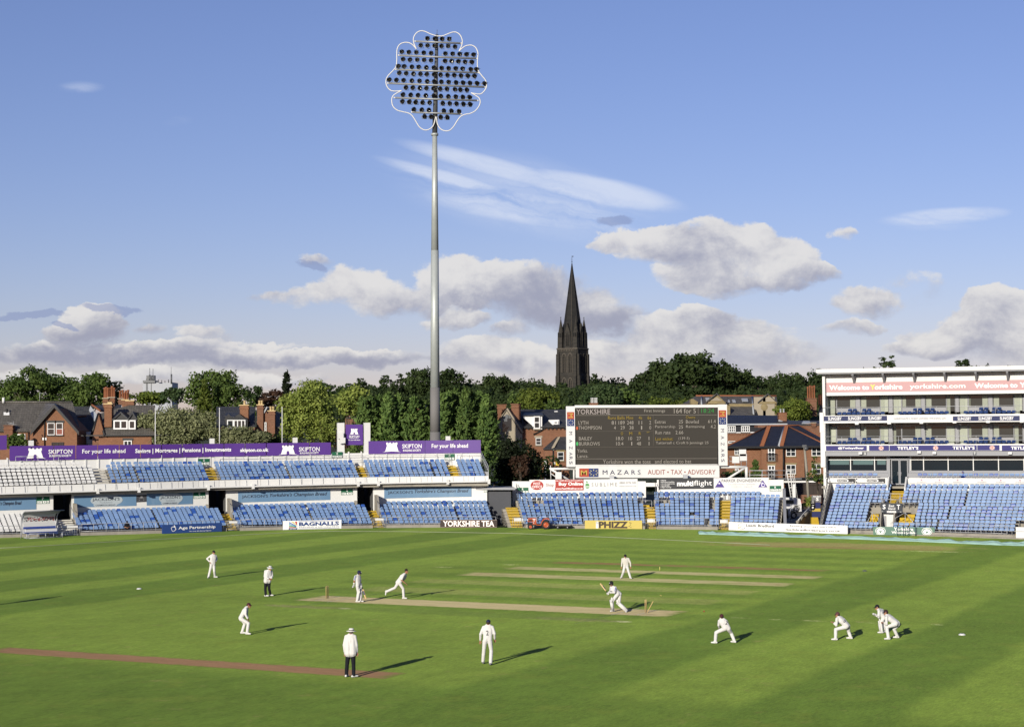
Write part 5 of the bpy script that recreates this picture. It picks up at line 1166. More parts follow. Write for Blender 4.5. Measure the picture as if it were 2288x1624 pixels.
# stumps leaning against the green board
# ------------------------------------------------------------------ floodlight mast with a rose outline
YM = 195.0
P = lambda x,y,o=0.0: V(*fl(x,y),YM + o)
base = V(972.5,1000,YM);base.z = -0.05
t = thing('floodlight_mast','tall grey steel floodlight mast with rows of black lamps in a white rose outline','floodlight mast',base);MAST = t
GALV = pmat('mast_zinc',(.40,.43,.41),.5,.18,1.2,.5,.25);WRAP = pmat('mast_grey_wrap',(.16,.155,.15),.75,.10,.6)
a,b,c,d = V(971.9,866,YM),V(971.6,560,YM),V(971.4,301,YM),V(976.3,78,YM)
m = MB();m.tube([base,V(972.3,965,YM)],[.585,.575],18);m.tube([V(972.3,965,YM) + Vector((0,0,.01)),a],[.56,.525],18);m.build('lower_pole',WRAP,t)
m = MB();m.tube([a + Vector((0,0,.01)),b],[.505,.43],18);m.build('middle_pole',GALV,t)
m = MB();m.tube([b - Vector((0,0,.3)),c],[.415,.27],18);m.build('upper_pole',GALV,t)
m = MB();m.tube([c - Vector((0,0,.12)),c + Vector((0,0,.12))],.40,16);m.build('collar',GALV,t)
m = MB();m.tube([c,d],[.30,.17],14);m.tube([d,d + Vector((.03,0,.55))],.03,5);m.build('head_pole',DSTEEL,t)
for x0,y0,x1,y1 in ((515,215,1130,242),(300,397,1335,440),(262,580,1352,625),(160,760,1440,810),(245,947,1345,985),(470,1135,1130,1160)):
    m = MB();m.tube([P(x0 + 20,y0 + 1,-.45),P(x1 - 20,y1 - 1,-.45)],.11,8);m.build('crossbar',pmat('arm_steel',(.27,.285,.295),.5,.1,2,.4,.3),t)
    m = MB();m.tube([P(x0 - 2,y0,-.45),P(x0 + 22,y0 + 1,-.45)],.075,6);m.tube([P(x1 - 22,y1 - 1,-.45),P(x1 + 2,y1,-.45)],.075,6);m.build('crossbar_end',WHITE,t)
def catmull(pts,n=5):
    o = [];p = [pts[0]] + list(pts) + [pts[-1]]
    for i in range(1,len(p) - 2):
        for k in range(n):
            s = k / n;q = [0.5 * (2 * p[i][j] + (p[i + 1][j] - p[i - 1][j]) * s + (2 * p[i - 1][j] - 5 * p[i][j] + 4 * p[i + 1][j] - p[i + 2][j]) * s * s + (3 * p[i][j] - p[i - 1][j] - 3 * p[i + 1][j] + p[i + 2][j]) * s ** 3) for j in range(len(p[i]))];o.append(q)
    return o + [list(pts[-1])]
PET = [[(805,147),(720,120),(660,92),(610,80),(560,92),(520,130),(500,180),(505,240),(540,320)],[(540,320),(490,262),(440,235),(380,232),(320,258),(288,320),(283,400),(283,470),(270,550),(220,610),(165,670),(142,730),(155,800),(200,850),(260,863),(348,855)],
       [(348,855),(280,890),(230,930),(218,990),(235,1060),(290,1110),(360,1130),(440,1150),(490,1190),(540,1270),(580,1330),(640,1366),(700,1360),(750,1320),(775,1260),(787,1195)],[(790,1195),(800,1220),(812,1290),(850,1350),(910,1378),(975,1368),(1030,1310),(1060,1260),(1110,1195),(1170,1165),(1230,1155),(1300,1120),(1350,1060),(1368,1000),(1350,950),(1300,915),(1248,885)],
       [(1248,885),(1300,895),(1370,900),(1420,860),(1450,800),(1440,730),(1395,670),(1350,610),(1332,540),(1332,450),(1338,370),(1310,300),(1260,268),(1210,268),(1160,285),(1090,345)],[(1090,345),(1125,275),(1135,210),(1110,140),(1060,100),(1010,97),(950,118),(880,145),(805,147)]]
for p in PET:
    m = MB();m.tube([P(x,y,-.5) for x,y in catmull(p,4)],.060,8);m.build('rose_outline_tube',WHITE,t)
m = MB()                                                 # one lamp, opening towards -y
BLK = pmat('lamp_black',(.010,.010,.011),.35,.1,1,.5);REFL = pmat('lamp_inside',(.10,.10,.095),.25,.3,3,.5,.6)
m.lathe((0,0,0),[(.05,.24),(.17,.20),(.235,.02),(.25,-.22)],8,'Y',False);m.m = 1;m.lathe((0,0,0),[(.235,-.20),(.18,.02),(.06,.10),(.001,.11)],8,'Y',False)
m.m = 0;m.prism([(-.25,-.2,.13),(.25,-.2,.13),(.21,-.42,.20),(-.21,-.42,.20)],(0,0,.02));m.m = 2;m.box((.26,0,-.16),(.02,.06,.34));m.box((-.26,0,-.16),(.02,.06,.34));m.box((0,0,-.33),(.54,.06,.03));m.box((-.3,.05,-.1),(.1,.12,.1))
o = m.build('floodlight',[BLK,REFL,STEEL]);LAMP = o.data;bpy.data.objects.remove(o)
ROWS = [(180,(680,775,868,960),0),(272,(595,685,775,862,948,1037),1),(368,(352,443,537,632,730,913,1006,1095,1183,1275),0),(464,(370,458,550,638,725,905,990,1077,1165,1252),1),(556,(310,385,480,572,667,765,862,953,1043,1133,1240,1315),0),(644,(320,408,500,590,677,765,852,938,1025,1113,1200,1287),1),
        (735,(190,282,375,480,578,678,766,860,952,1050,1140,1230,1322,1420),0),(826,(405,495,583,670,760,846,930,1035,1105,1190),1),(920,(367,466,562,660,762,855,952,1045,1138,1225),0),(1010,(360,450,532,620,710,880,968,1055,1145,1232),1),(1107,(508,610,700,893,990,1088),0),(1191,(643,727,852,937),1)]
R = random.Random(5)
for y,xs_,under in ROWS:
    for x in xs_:
        o = obj('floodlight',LAMP,t);o.scale = (1.06,) * 3;o.location = P(x,y + .041 * (x - 800),-.5) - base
        o.rotation_euler = (math.radians(14 + y * .016 + R.uniform(-6,6)),math.pi if under else 0,0)
        o.rotation_euler.z = math.radians((x - 640) * .045 + R.uniform(-9,9))
        if under: o.rotation_euler = (math.radians(14 + y * .016 + R.uniform(-6,6)),math.radians(R.uniform(-6,6)),o.rotation_euler.z); 
# ------------------------------------------------------------------ the church
YC = 640.0
STONE = brick_mat('blackened_stone',(.027,.0255,.023),(.042,.038,.032),(.016,.015,.013),bw=.9,bh=.38)
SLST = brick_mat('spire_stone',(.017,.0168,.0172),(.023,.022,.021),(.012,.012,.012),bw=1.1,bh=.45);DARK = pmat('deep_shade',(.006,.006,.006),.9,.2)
LST = pmat('pale_stone',(.085,.074,.06),.9,.3,.8)
cz = lambda y: V(*ch(430,y),YC).z
cp = V(*ch(430,1000),YC);ang = math.radians(31);ex = Vector((math.cos(ang),-math.sin(ang),0));ey = Vector((math.sin(ang),math.cos(ang),0));cc = Vector((cp.x,cp.y,0))
gz = hz(cp.x,YC) - .5
t = thing('church_tower','tall blackened stone church tower with a slender spire and corner pinnacles','church',cc + Vector((0,0,gz)))
C = lambda a,b,z: cc + ex * a + ey * b + Vector((0,0,z))
def cbox(m,a0,a1,b0,b1,z0,z1,tp=0.0): m.hexa([C(a0,b0,z0),C(a1,b0,z0),C(a1,b1,z0),C(a0,b1,z0),C(a0 + tp,b0 + tp,z1),C(a1 - tp,b0 + tp,z1),C(a1 - tp,b1 - tp,z1),C(a0 + tp,b1 - tp,z1)])
h_ = 4.05
m = MB();cbox(m,-h_,h_,-h_,h_,gz,cz(940));m.build('tower',STONE,t)
for sa in (-1,1):
    for sb in (-1,1):
        m = MB()
        for (z0,z1,w_,o_) in ((gz,cz(1180),1.15,1.0),(cz(1180),cz(985),.95,.72),(cz(985),cz(930),.8,.3)):
            for ax in (0,1):
                lo,hi = (h_ - w_,h_),(h_ + .0,h_ + o_)
                A_,B_ = (lo,hi) if ax else (hi,lo)
                cbox(m,*sorted((sa * A_[0],sa * A_[1])),*sorted((sb * B_[0],sb * B_[1])),z0,z1,.04)
        m.build('buttress',STONE,t)
def arch(side,c,w_,z0,z1,o,n=7,k=1.0):            # pointed arch outline on face `side`
    zs_ = z1 - w_ * 1.0;pts = [(c - w_ / 2,z0),(c - w_ / 2,zs_)]
    for i in range(1,n): q = i / n;pts.append((c - w_ / 2 + w_ / 2 * (1 - math.cos(q * math.pi / 2)),zs_ + (z1 - zs_) * math.sin(q * math.pi / 2)))
    L_ = pts + [(c,z1)] + [(2 * c - x,z) for x,z in pts[::-1]]
    f = {0: lambda a,z,o: C(a,-h_ - o,z),1: lambda a,z,o: C(h_ + o,a,z),2: lambda a,z,o: C(-h_ - o,a,z)}[side]
    return [f(a,z,o) for a,z in L_],L_,f
def gothic(side,c,w_,z0,z1,name='belfry_window'):
    P0,L0,f = arch(side,c,w_ + .5,z0 - .1,z1 + .35,0.0);P1,L1,_ = arch(side,c,w_,z0,z1,0.0)
    m = MB();n = len(L0)
    for i in range(n - 1): m.hexa([f(*L1[i],.0),f(*L1[i + 1],.0),f(*L0[i + 1],.0),f(*L0[i],.0),f(*L1[i],.22),f(*L1[i + 1],.22),f(*L0[i + 1],.22),f(*L0[i],.22)])
    for x in (c - .05,): m.hexa([f(x,z0,0),f(x + .16,z0,0),f(x + .16,z1 - .2,0),f(x,z1 - .2,0),f(x,z0,.16),f(x + .16,z0,.16),f(x + .16,z1 - .2,.16),f(x,z1 - .2,.16)])
    w = m.build(name,LST if side == 0 else STONE,t)  # front face frames are paler: its sunlight is put into the stone colour
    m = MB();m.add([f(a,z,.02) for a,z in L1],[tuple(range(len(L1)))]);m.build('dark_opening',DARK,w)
    m = MB()
    k_ = int((z1 - z0) / .62)
    for i in range(k_):
        z = z0 + .3 + i * .62
        for sg in (-1,1): m.hexa([f(c + sg * w_ * .25 - w_ * .2,z,.03),f(c + sg * w_ * .25 + w_ * .2,z,.03),f(c + sg * w_ * .25 + w_ * .2,z + .05,.03),f(c + sg * w_ * .25 - w_ * .2,z + .05,.03),f(c + sg * w_ * .25 - w_ * .2,z + .18,.14),f(c + sg * w_ * .25 + w_ * .2,z + .18,.14),f(c + sg * w_ * .25 + w_ * .2,z + .25,.12),f(c + sg * w_ * .25 - w_ * .2,z + .25,.12)])
    m.build('louvre',STONE,w,kind='stuff')
for side in (0,1,2):
    for c in (-1.25,1.25): gothic(side,c,1.45,cz(1150),cz(985));gothic(side,c,1.35,cz(1290),cz(1205),'lower_window')
for y,o_ in ((938,.32),(960,.12),(1180,.18),(1312,.2)):
    m = MB();cbox(m,-h_ - o_,h_ + o_,-h_ - o_,h_ + o_,cz(y) - .22,cz(y) + .2);m.build('string_course',LST if y < 950 else STONE,t)
m = MB()
for i in range(9): cbox(m,-3.0 + .68 * i,-2.7 + .68 * i,-h_ - .28,-h_ - .05,cz(960),cz(946))
m.build('corbel_table',LST,t)
# clock on the front face
cx_ = -.25;zc_ = cz(1353);m = MB();n = 24;m.add([C(cx_ + .95 * math.cos(2 * math.pi * i / n),-h_ - .36,zc_ + .95 * math.sin(2 * math.pi * i / n)) for i in range(n)],[tuple(range(n))])
m.lathe(C(cx_,-h_ - .2,zc_),[(1.06,0),(1.06,-.1),(.95,-.17)],24,'Y',M=Matrix.Rotation(-ang,4,'Z'));k = m.build('clock_face',pmat('clock_white',(.62,.62,.60),.6,.05),t)
m = MB();m.box(C(cx_ + .03,-h_ - .38,zc_ + .38),(.09,.02,.8),ex);m.box(C(cx_ + .12,-h_ - .38,zc_ + .22),(.08,.02,.55),ex + Vector((0,0,-.35)),None,Vector((0,0,1)) + ex * .35);m.build('clock_hand',BLACK,k)
for i in range(12): m = MB();a_ = math.pi / 6 * i;m.box(C(cx_ + .76 * math.cos(a_),-h_ - .375,zc_ + .76 * math.sin(a_)),(.08,.015,.2),ex * math.sin(a_) - Vector((0,0,math.cos(a_))),None,ex * math.cos(a_) + Vector((0,0,math.sin(a_))));m.build('hour_mark',BLACK,k)
# broaches, spire, lucarnes, pinnacles
z0,z1,z2,z3 = cz(936),cz(720),cz(165),cz(98)
def octo(r,z): return [C(r * math.cos(math.pi / 8 + math.pi / 4 * i),r * math.sin(math.pi / 8 + math.pi / 4 * i),z) for i in range(8)]
m = MB();A_,B_ = octo(4.32,z0),octo(.10,z2);m.add(A_ + B_,[(i,(i + 1) % 8,8 + (i + 1) % 8,8 + i) for i in range(8)] + [tuple(range(8,16))]);m.build('spire',SLST,t)
for i in range(8):
    m = MB();m.tube([A_[i],B_[i]],[.11,.05],5);m.build('spire_rib',SLST if i != 6 else LST,t)
for sa in (-1,1):
    for sb in (-1,1):
        m = MB();q = 3.1;cbox(m,*sorted((sa * q - .95,sa * q + .95)),*sorted((sb * q - .95,sb * q + .95)),z0 - .1,cz(790),.10)
        O = lambda r,z: [C(sa * q + r * math.cos(math.pi / 8 + math.pi / 4 * i),sb * q + r * math.sin(math.pi / 8 + math.pi / 4 * i),z) for i in range(8)]
        a_,b_ = O(.95,cz(790)),O(.05,cz(660));m.add(a_ + b_,[(i,(i + 1) % 8,8 + (i + 1) % 8,8 + i) for i in range(8)])
        m.tube([C(sa * q,sb * q,cz(662)),C(sa * q,sb * q,cz(650))],.1,5);m.ball(C(sa * q,sb * q,cz(655)),.2,6,4);pn = m.build('pinnacle',STONE,t)
        m = MB()
        for (aa,bb,da,db) in ((sa * q,-.9 + sb * q,.22,.06),(.9 + sa * q,sb * q,.06,.22)):
            for off in (-.38,.38): cbox(m,aa - da + (off if da > db else 0),aa + da + (off if da > db else 0),bb - db + (off if db > da else 0),bb + db + (off if db > da else 0),cz(835),cz(798))
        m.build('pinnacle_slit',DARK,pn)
for fx_,fy_ in ((0,-1),(1,0),(-1,0)):
    m = MB();n_ = ex * fx_ + ey * fy_;s_ = ey * fx_ - ex * fy_ if fx_ else ex;ctr = cc + n_ * 2.0
    q = lambda a,o,z: cc + s_ * a + n_ * o + Vector((0,0,z))
    m.prism([q(-1.05,1.5,z0),q(1.05,1.5,z0),q(1.05,1.5,cz(790)),q(0,1.5,cz(712)),q(-1.05,1.5,cz(790))],n_ * 2.45);m.tube([q(0,3.9,cz(714)),q(0,3.9,cz(700))],.09,5);l_ = m.build('lucarne',STONE,t)
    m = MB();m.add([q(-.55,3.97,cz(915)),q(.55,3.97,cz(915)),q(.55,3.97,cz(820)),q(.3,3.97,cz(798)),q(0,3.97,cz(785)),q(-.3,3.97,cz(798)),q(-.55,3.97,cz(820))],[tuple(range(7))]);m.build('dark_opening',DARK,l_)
    m = MB();m.tube([q(0,4.0,cz(915)),q(0,4.0,cz(790))],.07,5);m.build('mullion',LST,l_)
m = MB();m.tube([C(0,0,z2 - .3),C(0,0,z3)],[.09,.03],5);m.ball(C(0,0,cz(150)),.22,8,5);m.box(C(0,0,cz(130)),(.9,.06,.06),ex);m.box(C(0,0,cz(118)),(.5,.05,.05),ex);m.box(C(.3,0,cz(104)),(.7,.04,.3),ex);m.build('finial',BLACK,t)
# ------------------------------------------------------------------ houses behind the stands
BRICK = brick_mat('red_brick',(.165,.066,.033),(.205,.088,.044),(.22,.16,.12));BRICK2 = brick_mat('orange_brick',(.225,.095,.045),(.18,.074,.037),(.24,.17,.12));BRICKD = brick_mat('brown_brick',(.165,.07,.038),(.20,.09,.05),(.18,.14,.11))
SLATE = slate_mat('old_slate',(.09,.083,.073),(.125,.115,.10));SLATED = slate_mat('dark_slate',(.042,.044,.048),(.060,.060,.062));NAVYS = slate_mat('blue_slate',(.019,.020,.026),(.025,.026,.032),.2,.28,.45)
ASH = brick_mat('yellow_stone',(.25,.20,.105),(.20,.155,.08),(.20,.17,.11),bw=.6,bh=.3);RENDER = pmat('stone_render',(.30,.26,.195),.9,.12,.8,stain=((.25,.21,.16),.7,.5))
UPVC = pmat('window_white',(.64,.64,.63),.4,.04);TERRA = pmat('terracotta',(.21,.078,.036),.8,.2,3);BUFF = pmat('buff_pot',(.50,.38,.20),.85,.15,2);LEAD = pmat('lead_flashing',(.34,.36,.38),.5,.1)
def wall(t,f,pts,Y,depth,mat,name='wall'):
    m = MB();m.prism([V(*f(x,y),Y) for x,y in pts],(0,depth,0));return m.build(name,mat,t)
def roof(t,f,pts,mat,name='roof',th=.16,parent=None):
    P_ = [V(*f(x,y),Y) for x,y,Y in pts];n = (P_[1] - P_[0]).cross(P_[2] - P_[0]).normalized();n = n if n.z > 0 else -n
    m = MB();m.prism(P_,-n * th);return m.build(name,mat,parent or t)
def strip3(t,f,pts,r,mat,name,n=6):
    m = MB();m.tube([V(*f(x,y),Y) for x,y,Y in pts],r,n);return m.build(name,mat,t)
def window(t,f,x0,y0,x1,y1,Y,cols=2,rows=2,mat=None,bar=.07,sill=True,openlight=False,lintel=None,name='window'):
    a,b = V(*f(x0,y1),Y),V(*f(x1,y1),Y);z0,z1 = a.z,V(*f(x0,y0),Y).z;w_ = b.x - a.x;m = MB()
    bx = lambda xa,xb,za,zb,ya,yb: m.box(((a.x + (xa + xb) / 2),Y + (ya + yb) / 2,(za + zb) / 2),(xb - xa,abs(yb - ya),zb - za))
    bx(0,bar,z0,z1,-.12,.05);bx(w_ - bar,w_,z0,z1,-.12,.05);bx(bar,w_ - bar,z1 - bar,z1,-.118,.05);bx(bar,w_ - bar,z0,z0 + bar,-.118,.05)
    for i in range(1,cols): bx(w_ * i / cols - bar / 2,w_ * i / cols + bar / 2,z0 + bar,z1 - bar,-.115,.05)
    for j in range(1,rows): bx(bar,w_ - bar,z0 + (z1 - z0) * j / rows - bar * .4,z0 + (z1 - z0) * j / rows + bar * .4,-.11,.05)
    w = m.build(name,mat or UPVC,t)
    for i in range(cols):
        m = MB();xa,xb = w_ * i / cols + bar / 2,w_ * (i + 1) / cols - bar / 2;bx(xa,xb,z0 + bar * .5,z1 - bar * .5,-.05,-.03);m.build('pane',GLASS,w)
    if rnd_.random() < .5:
        m = MB();xa = w_ * .06;bx(xa,xa + w_ * rnd_.uniform(.07,.14),z0 + bar,z1 - bar,-.028,-.02);m.build('curtain',CURT,w)
    if sill: m = MB();bx(-.08,w_ + .08,z0 - .12,z0 - .01,-.2,.05);m.build('sill',lintel or RENDER,w)
    if lintel: m = MB();bx(-.15,w_ + .15,z1 + .01,z1 + .28,-.06,.04);m.build('lintel',lintel,w)
    return w
rnd_ = random.Random(21)
def chimney(t,f,x0,x1,y0,y1,Y,mat,pots=(),cap=None,dep=.9,potmat=None,pr=1.0,name='chimney'):
    a,b = V(*f(x0,y1),Y),V(*f(x1,y1),Y);z1 = V(*f(x0,y0),Y).z;m = MB();w_ = b.x - a.x
    m.box(((a.x + b.x) / 2,Y + dep / 2,(a.z + z1) / 2),(w_,dep,z1 - a.z));m.box(((a.x + b.x) / 2,Y + dep / 2,z1 - .34),(w_ + .14,dep + .14,.16));c = m.build(name,mat,t)
    m = MB();m.box(((a.x + b.x) / 2,Y + dep / 2,z1 + .06),(w_ + .2,dep + .2,.12));m.build('chimney_cap',cap or RENDER,c)
    for px_,ph in pots:
        m = MB();p = Vector((a.x + w_ * px_,Y + dep / 2,z1 + .11));m.lathe(p,[(.15 * pr,0),(.13 * pr,ph * .8),(.17 * pr,ph * .85),(.16 * pr,ph),(.10 * pr,ph),(.09 * pr,ph * .5)],8);m.build('chimney_pot',potmat or TERRA,c)
    return c
def vpipe(t,f,pts,Y,r=.06,mat=None,name='drainpipe'):
    m = MB();m.tube([V(*f(x,y),Y) for x,y in pts],r,5);m.build(name,mat or BLACK,t)
Yb = 207.5
t = thing('brick_house','brick house with a steep black edged gable above the left end of the purple board','house',V(*h1(330,800),Yb))
wall(t,h1,[(-90,1000),(262,1000),(262,668),(-90,668)],Yb,9,BRICK)
wall(t,h1,[(243,1000),(640,1000),(640,672),(452,482),(250,672)],Yb - 2.2,6,BRICK2,'gable_wall')
roof(t,h1,[(-95,672,Yb - .4),(300,672,Yb - .4),(300,432,Yb + 4.8),(-95,432,Yb + 4.8)],SLATE)
roof(t,h1,[(300,672,Yb - .4),(668,676,Yb - .4),(604,432,Yb + 4.8),(300,432,Yb + 4.8)],SLATE)
roof(t,h1,[(253,674,Yb - 2.6),(452,448,Yb - 2.6),(462,443,Yb + 4.2),(372,442,Yb + 4.4)],SLATE,'gable_roof');roof(t,h1,[(452,448,Yb - 2.6),(655,674,Yb - 2.6),(662,672,Yb + 3.9),(462,443,Yb + 4.2)],SLATED,'gable_roof')
for s0,s1 in (((252,678),(452,449)),((452,449),(656,678))):
    m = MB();p,q = V(*h1(*s0),Yb - 2.68),V(*h1(*s1),Yb - 2.68);n = Vector((0,0,1));m.prism([p,q,q - n * .42,p - n * .42],(0,.1,0));m.build('bargeboard',BLACK,t)
window(t,h1,396,606,456,706,Yb - 2.2,1,2,lintel=BLACK);w_ = window(t,h1,468,606,524,706,Yb - 2.2,1,2,lintel=BLACK)
m = MB();p = V(*h1(496,682),Yb - 2.29);m.box(p,(.95,.02,.75));m.build('red_poster',pmat('red_poster',(.22,.07,.05),.7),w_)
vpipe(t,h1,[(371,560),(371,800)],Yb - 2.3,.08);vpipe(t,h1,[(236,672),(236,800)],Yb - .2)
m = MB();m.box(V(*h1(370,738),Yb - 2.25),(.5,.1,.3));m.build('alarm_box',UPVC,t)
m = MB();m.tube([V(*h1(345,700),Yb - 2.3),V(*h1(352,720),Yb - 2.32),V(*h1(338,745),Yb - 2.3)],.03,4);m.build('cable',BLACK,t)
window(t,h1,137,698,212,800,Yb,1,1,bar=.2);window(t,h1,430,766,530,830,Yb - 2.2,2,1,mat=BLACK)
m = MB();m.box(V(*h1(257,775),Yb - 2.3),(.45,.2,.7));m.build('meter_box',UPVC,t)
chimney(t,h1,32,104,632,720,Yb - .9,BRICK,(),BRICKD)
m = MB()
for x0,y0,x1,y1 in ((60,600,140,618),(70,615,150,628),(110,590,112,640)): m.tube([V(*h1(x0,y0),Yb - .6),V(*h1(x1,y1),Yb - .6)],.025,4)
m.build('aerial',STEEL,t)
m = MB();m.tube([V(*h1(58,525),Yb + 2.6),V(*h1(58,490),Yb + 2.6)],.12,6);m.build('roof_vent',BLACK,t)
roof(t,h1,[(30,540,Yb + 2.2),(78,540,Yb + 2.2),(78,516,Yb + 2.6),(30,516,Yb + 2.6)],UPVC,'roof_flashing',.05)
m = MB();m.tube([V(*h1(29,440),Yb + 4.5),V(*h1(29,395),Yb + 4.5)],.16,7);m.build('chimney_liner',UPVC,t)
m = MB();m.tube([V(*h1(330,432),Yb + 4.5),V(*h1(331,350),Yb + 4.5)],.03,4);m.tube([V(*h1(328,360),Yb + 4.5),V(*h1(384,360),Yb + 4.5)],.025,4);m.build('aerial',STEEL,t)
m = MB();m.tube([V(*h1(600,432),Yb + 4.7),V(*h1(-95,432),Yb + 4.7)],.13,6);m.build('ridge',SLATE,t)
Yc = 214
t = thing('slate_roofed_house','dark slate roofs between the two brick houses with a leaded valley','house',V(*h1(690,800),Yc))
wall(t,h1,[(590,1000),(860,1000),(860,715),(590,715)],Yc,8,BRICKD)
roof(t,h1,[(585,718,Yc - .3),(800,718,Yc - .3),(760,468,Yc + 5),(585,468,Yc + 5)],SLATED);roof(t,h1,[(790,600,Yc - 1),(812,545,Yc),(752,462,Yc + 4),(740,500,Yc + 3.5)],LEAD,'valley_flashing',.1)
roof(t,h1,[(758,460,Yc + 8),(840,505,Yc + 4.5),(1010,505,Yc + 4.5),(1010,452,Yc + 8)],SLATED,'rear_roof');strip3(t,h1,[(765,455,Yc + 4.2),(838,508,Yc + 3.2)],.13,TERRA,'ridge_tile')
window(t,h1,672,632,716,648,Yc + .9,1,1,SLATE,.1,False,name='rooflight');strip3(t,h1,[(645,555,Yc + 2.2),(720,548,Yc + 2.2)],.12,BRICKD,'ridge_tile')
m = MB();m.box(V(*h1(690,770),Yc - 4),(4.8,.3,2.6));m.build('rendered_wall',UPVC,t)
m = MB();m.box(V(*h1(684,768),Yc - 4.2),(.3,.1,.9));m.box(V(*h1(684,786),Yc - 4.2),(1.4,.1,.12));m.build('wall_bracket',BLACK,t)
chimney(t,h1,856,898,405,470,Yc + 7,BRICK,((.2,1.3),(.5,1.4),(.85,1.3)));chimney(t,h1,900,952,398,470,Yc + 7.2,BRICK,((.15,1.2),(.5,1.4),(.85,1.2)))
chimney(t,h1,1016,1066,418,520,Yc + 5,BRICK,((.3,.9),(.7,.9)),BUFF);chimney(t,h1,985,1068,408,460,Yc + 14,BRICKD,((.1,1.0),(.35,1.1),(.65,1.0),(.9,1.1)))
Yd = 206.5
t = thing('dormer_house','brick house with a tall chimney and a white twin gabled dormer beside the olive tree','house',V(*h1(960,800),Yd))
wall(t,h1,[(862,1000),(1260,1000),(1260,705),(862,705)],Yd,8,BRICK2);wall(t,h1,[(820,1000),(868,1000),(868,700),(822,540)],Yd + .2,.3,BRICK2,'gable_edge')
wall(t,h1,[(766,1000),(858,1000),(858,640),(824,532),(770,720)],Yd + 1.2,.4,BRICKD,'shaded_gable')
roof(t,h1,[(868,706,Yd - .4),(1290,706,Yd - .4),(1290,458,Yd + 4.6),(1075,458,Yd + 4.6),(826,528,Yd + 3.2)],SLATE)
m = MB();p,q = V(*h1(872,712),Yd - .5),V(*h1(822,528),Yd + 3.1);m.tube([p,q],.16,5);m.build('bargeboard',BLACK,t);m = MB();p,q = V(*h1(822,528),Yd + 3.1),V(*h1(752,740),Yd + 2.0);m.tube([p,q],.2,5);m.build('bargeboard',BLACK,t)
m = MB();m.box((V(*h1(980,705),Yd).x + 1,Yd - .45,V(*h1(980,709),Yd).z),(11,.14,.14));m.build('gutter',BLACK,t)
chimney(t,h1,868,929,452,640,Yd + .6,BRICK2,(),BUFF,1.0);chimney(t,h1,1050,1112,425,510,Yd + 4.6,BRICK,(),BUFF)
m = MB();m.box((V(*h1(898,436),Yd).x,Yd + 1.1,V(*h1(898,444),Yd + 1.1).z),(.5,.5,.35));m.build('chimney_pot',BUFF,t)
for a,b in ((940,1068),(1068,1135)):
    wall(t,h1,[(a,662),(b,662),(b,572),((a + b) / 2 - (6 if a < 1000 else 0),515),(a,572)],Yd + .3,3.4,BLACK if True else SLATED,'dormer'); 
    roof(t,h1,[(a - 10,578,Yd + .1),((a + b) / 2,512,Yd + .1),((a + b) / 2 + 8,508,Yd + 3.8),(a,560,Yd + 3.8)],SLATED,'dormer_roof');roof(t,h1,[((a + b) / 2,512,Yd + .1),(b + 8,578,Yd + .1),(b + 8,565,Yd + 3.8),((a + b) / 2 + 8,508,Yd + 3.8)],SLATED,'dormer_roof')
window(t,h1,945,582,1064,660,Yd + .3,2,1,bar=.17,sill=False);window(t,h1,1070,582,1130,660,Yd + .3,1,1,bar=.17,sill=False)
window(t,h1,1030,752,1098,830,Yd,2,1,bar=.1,lintel=BLACK)
# roofs and chimneys seen over the bushes
Ye = 214
t = thing('hidden_house','house half hidden by olive bushes with a small gabled dormer and a brick chimney','house',V(*h1(1960,800),Ye))
wall(t,h1,[(1800,1000),(2120,1000),(2120,640),(1800,640)],Ye,7,BRICKD)
wall(t,h1,[(1885,640),(2060,640),(2060,590),(2045,575),(1990,530),(1940,562),(1900,530),(1868,575)],Ye - .4,3,BLACK,'dormer')
roof(t,h1,[(1868,545,Ye - .6),(1942,555,Ye - .6),(1985,522,Ye + 2),(1885,518,Ye + 2)],SLATED,'dormer_roof');roof(t,h1,[(1942,555,Ye - .6),(2062,580,Ye - .6),(2050,540,Ye + 2),(1985,522,Ye + 2)],SLATED,'dormer_roof')
window(t,h1,1890,580,1945,650,Ye - .5,1,1,bar=.12);window(t,h1,1945,580,2043,650,Ye - .5,3,1,bar=.12)
chimney(t,h1,1996,2066,462,610,Ye + .6,BRICK2,((.5,.5),),BUFF,potmat=BUFF);roof(t,h1,[(1800,640,Ye),(2120,640,Ye),(2120,470,Ye + 6),(1800,470,Ye + 6)],SLATED)
Yf = 216
t = thing('chimneyed_house','narrow shaded brick house with two tall chimneys left of the bright maple','house',V(*h2(340,800),Yf))
wall(t,h2,[(255,1000),(420,1000),(420,640),(395,600),(325,480),(262,600)],Yf,7,BRICKD)
chimney(t,h2,268,318,460,760,Yf - .4,BRICKD,((.3,.5),(.7,.5)),BUFF,potmat=BUFF);chimney(t,h2,360,415,510,800,Yf - .6,BRICKD,((.3,.5),(.7,.5)),BUFF,potmat=BUFF)
roof(t,h2,[(318,520,Yf - .2),(345,470,Yf - .2),(352,470,Yf + 5),(330,520,Yf + 5)],LEAD,'verge');roof(t,h2,[(410,640,Yf),(600,640,Yf),(600,480,Yf + 6),(400,490,Yf + 6)],SLATE)
window(t,h2,330,600,346,670,Yf - .05,1,2,bar=.08)
Yg = 250
t = thing('distant_roof','grey slate roof with a small brick chimney between the maple and the conifers','house',V(*h2(1070,700),Yg))
wall(t,h2,[(1000,900),(1180,900),(1180,545),(1000,545)],Yg,6,BRICKD);roof(t,h2,[(1000,560,Yg - .3),(1190,555,Yg - .3),(1180,480,Yg + 5),(1010,485,Yg + 5)],SLATE);chimney(t,h2,1088,1128,440,500,Yg + 3,BRICK,((.3,.5),(.7,.5)))
Yg = 270
t = thing('distant_gable','pale brown gable and grey roof just left of the floodlight mast among conifers','house',V(*h2(1600,700),Yg))
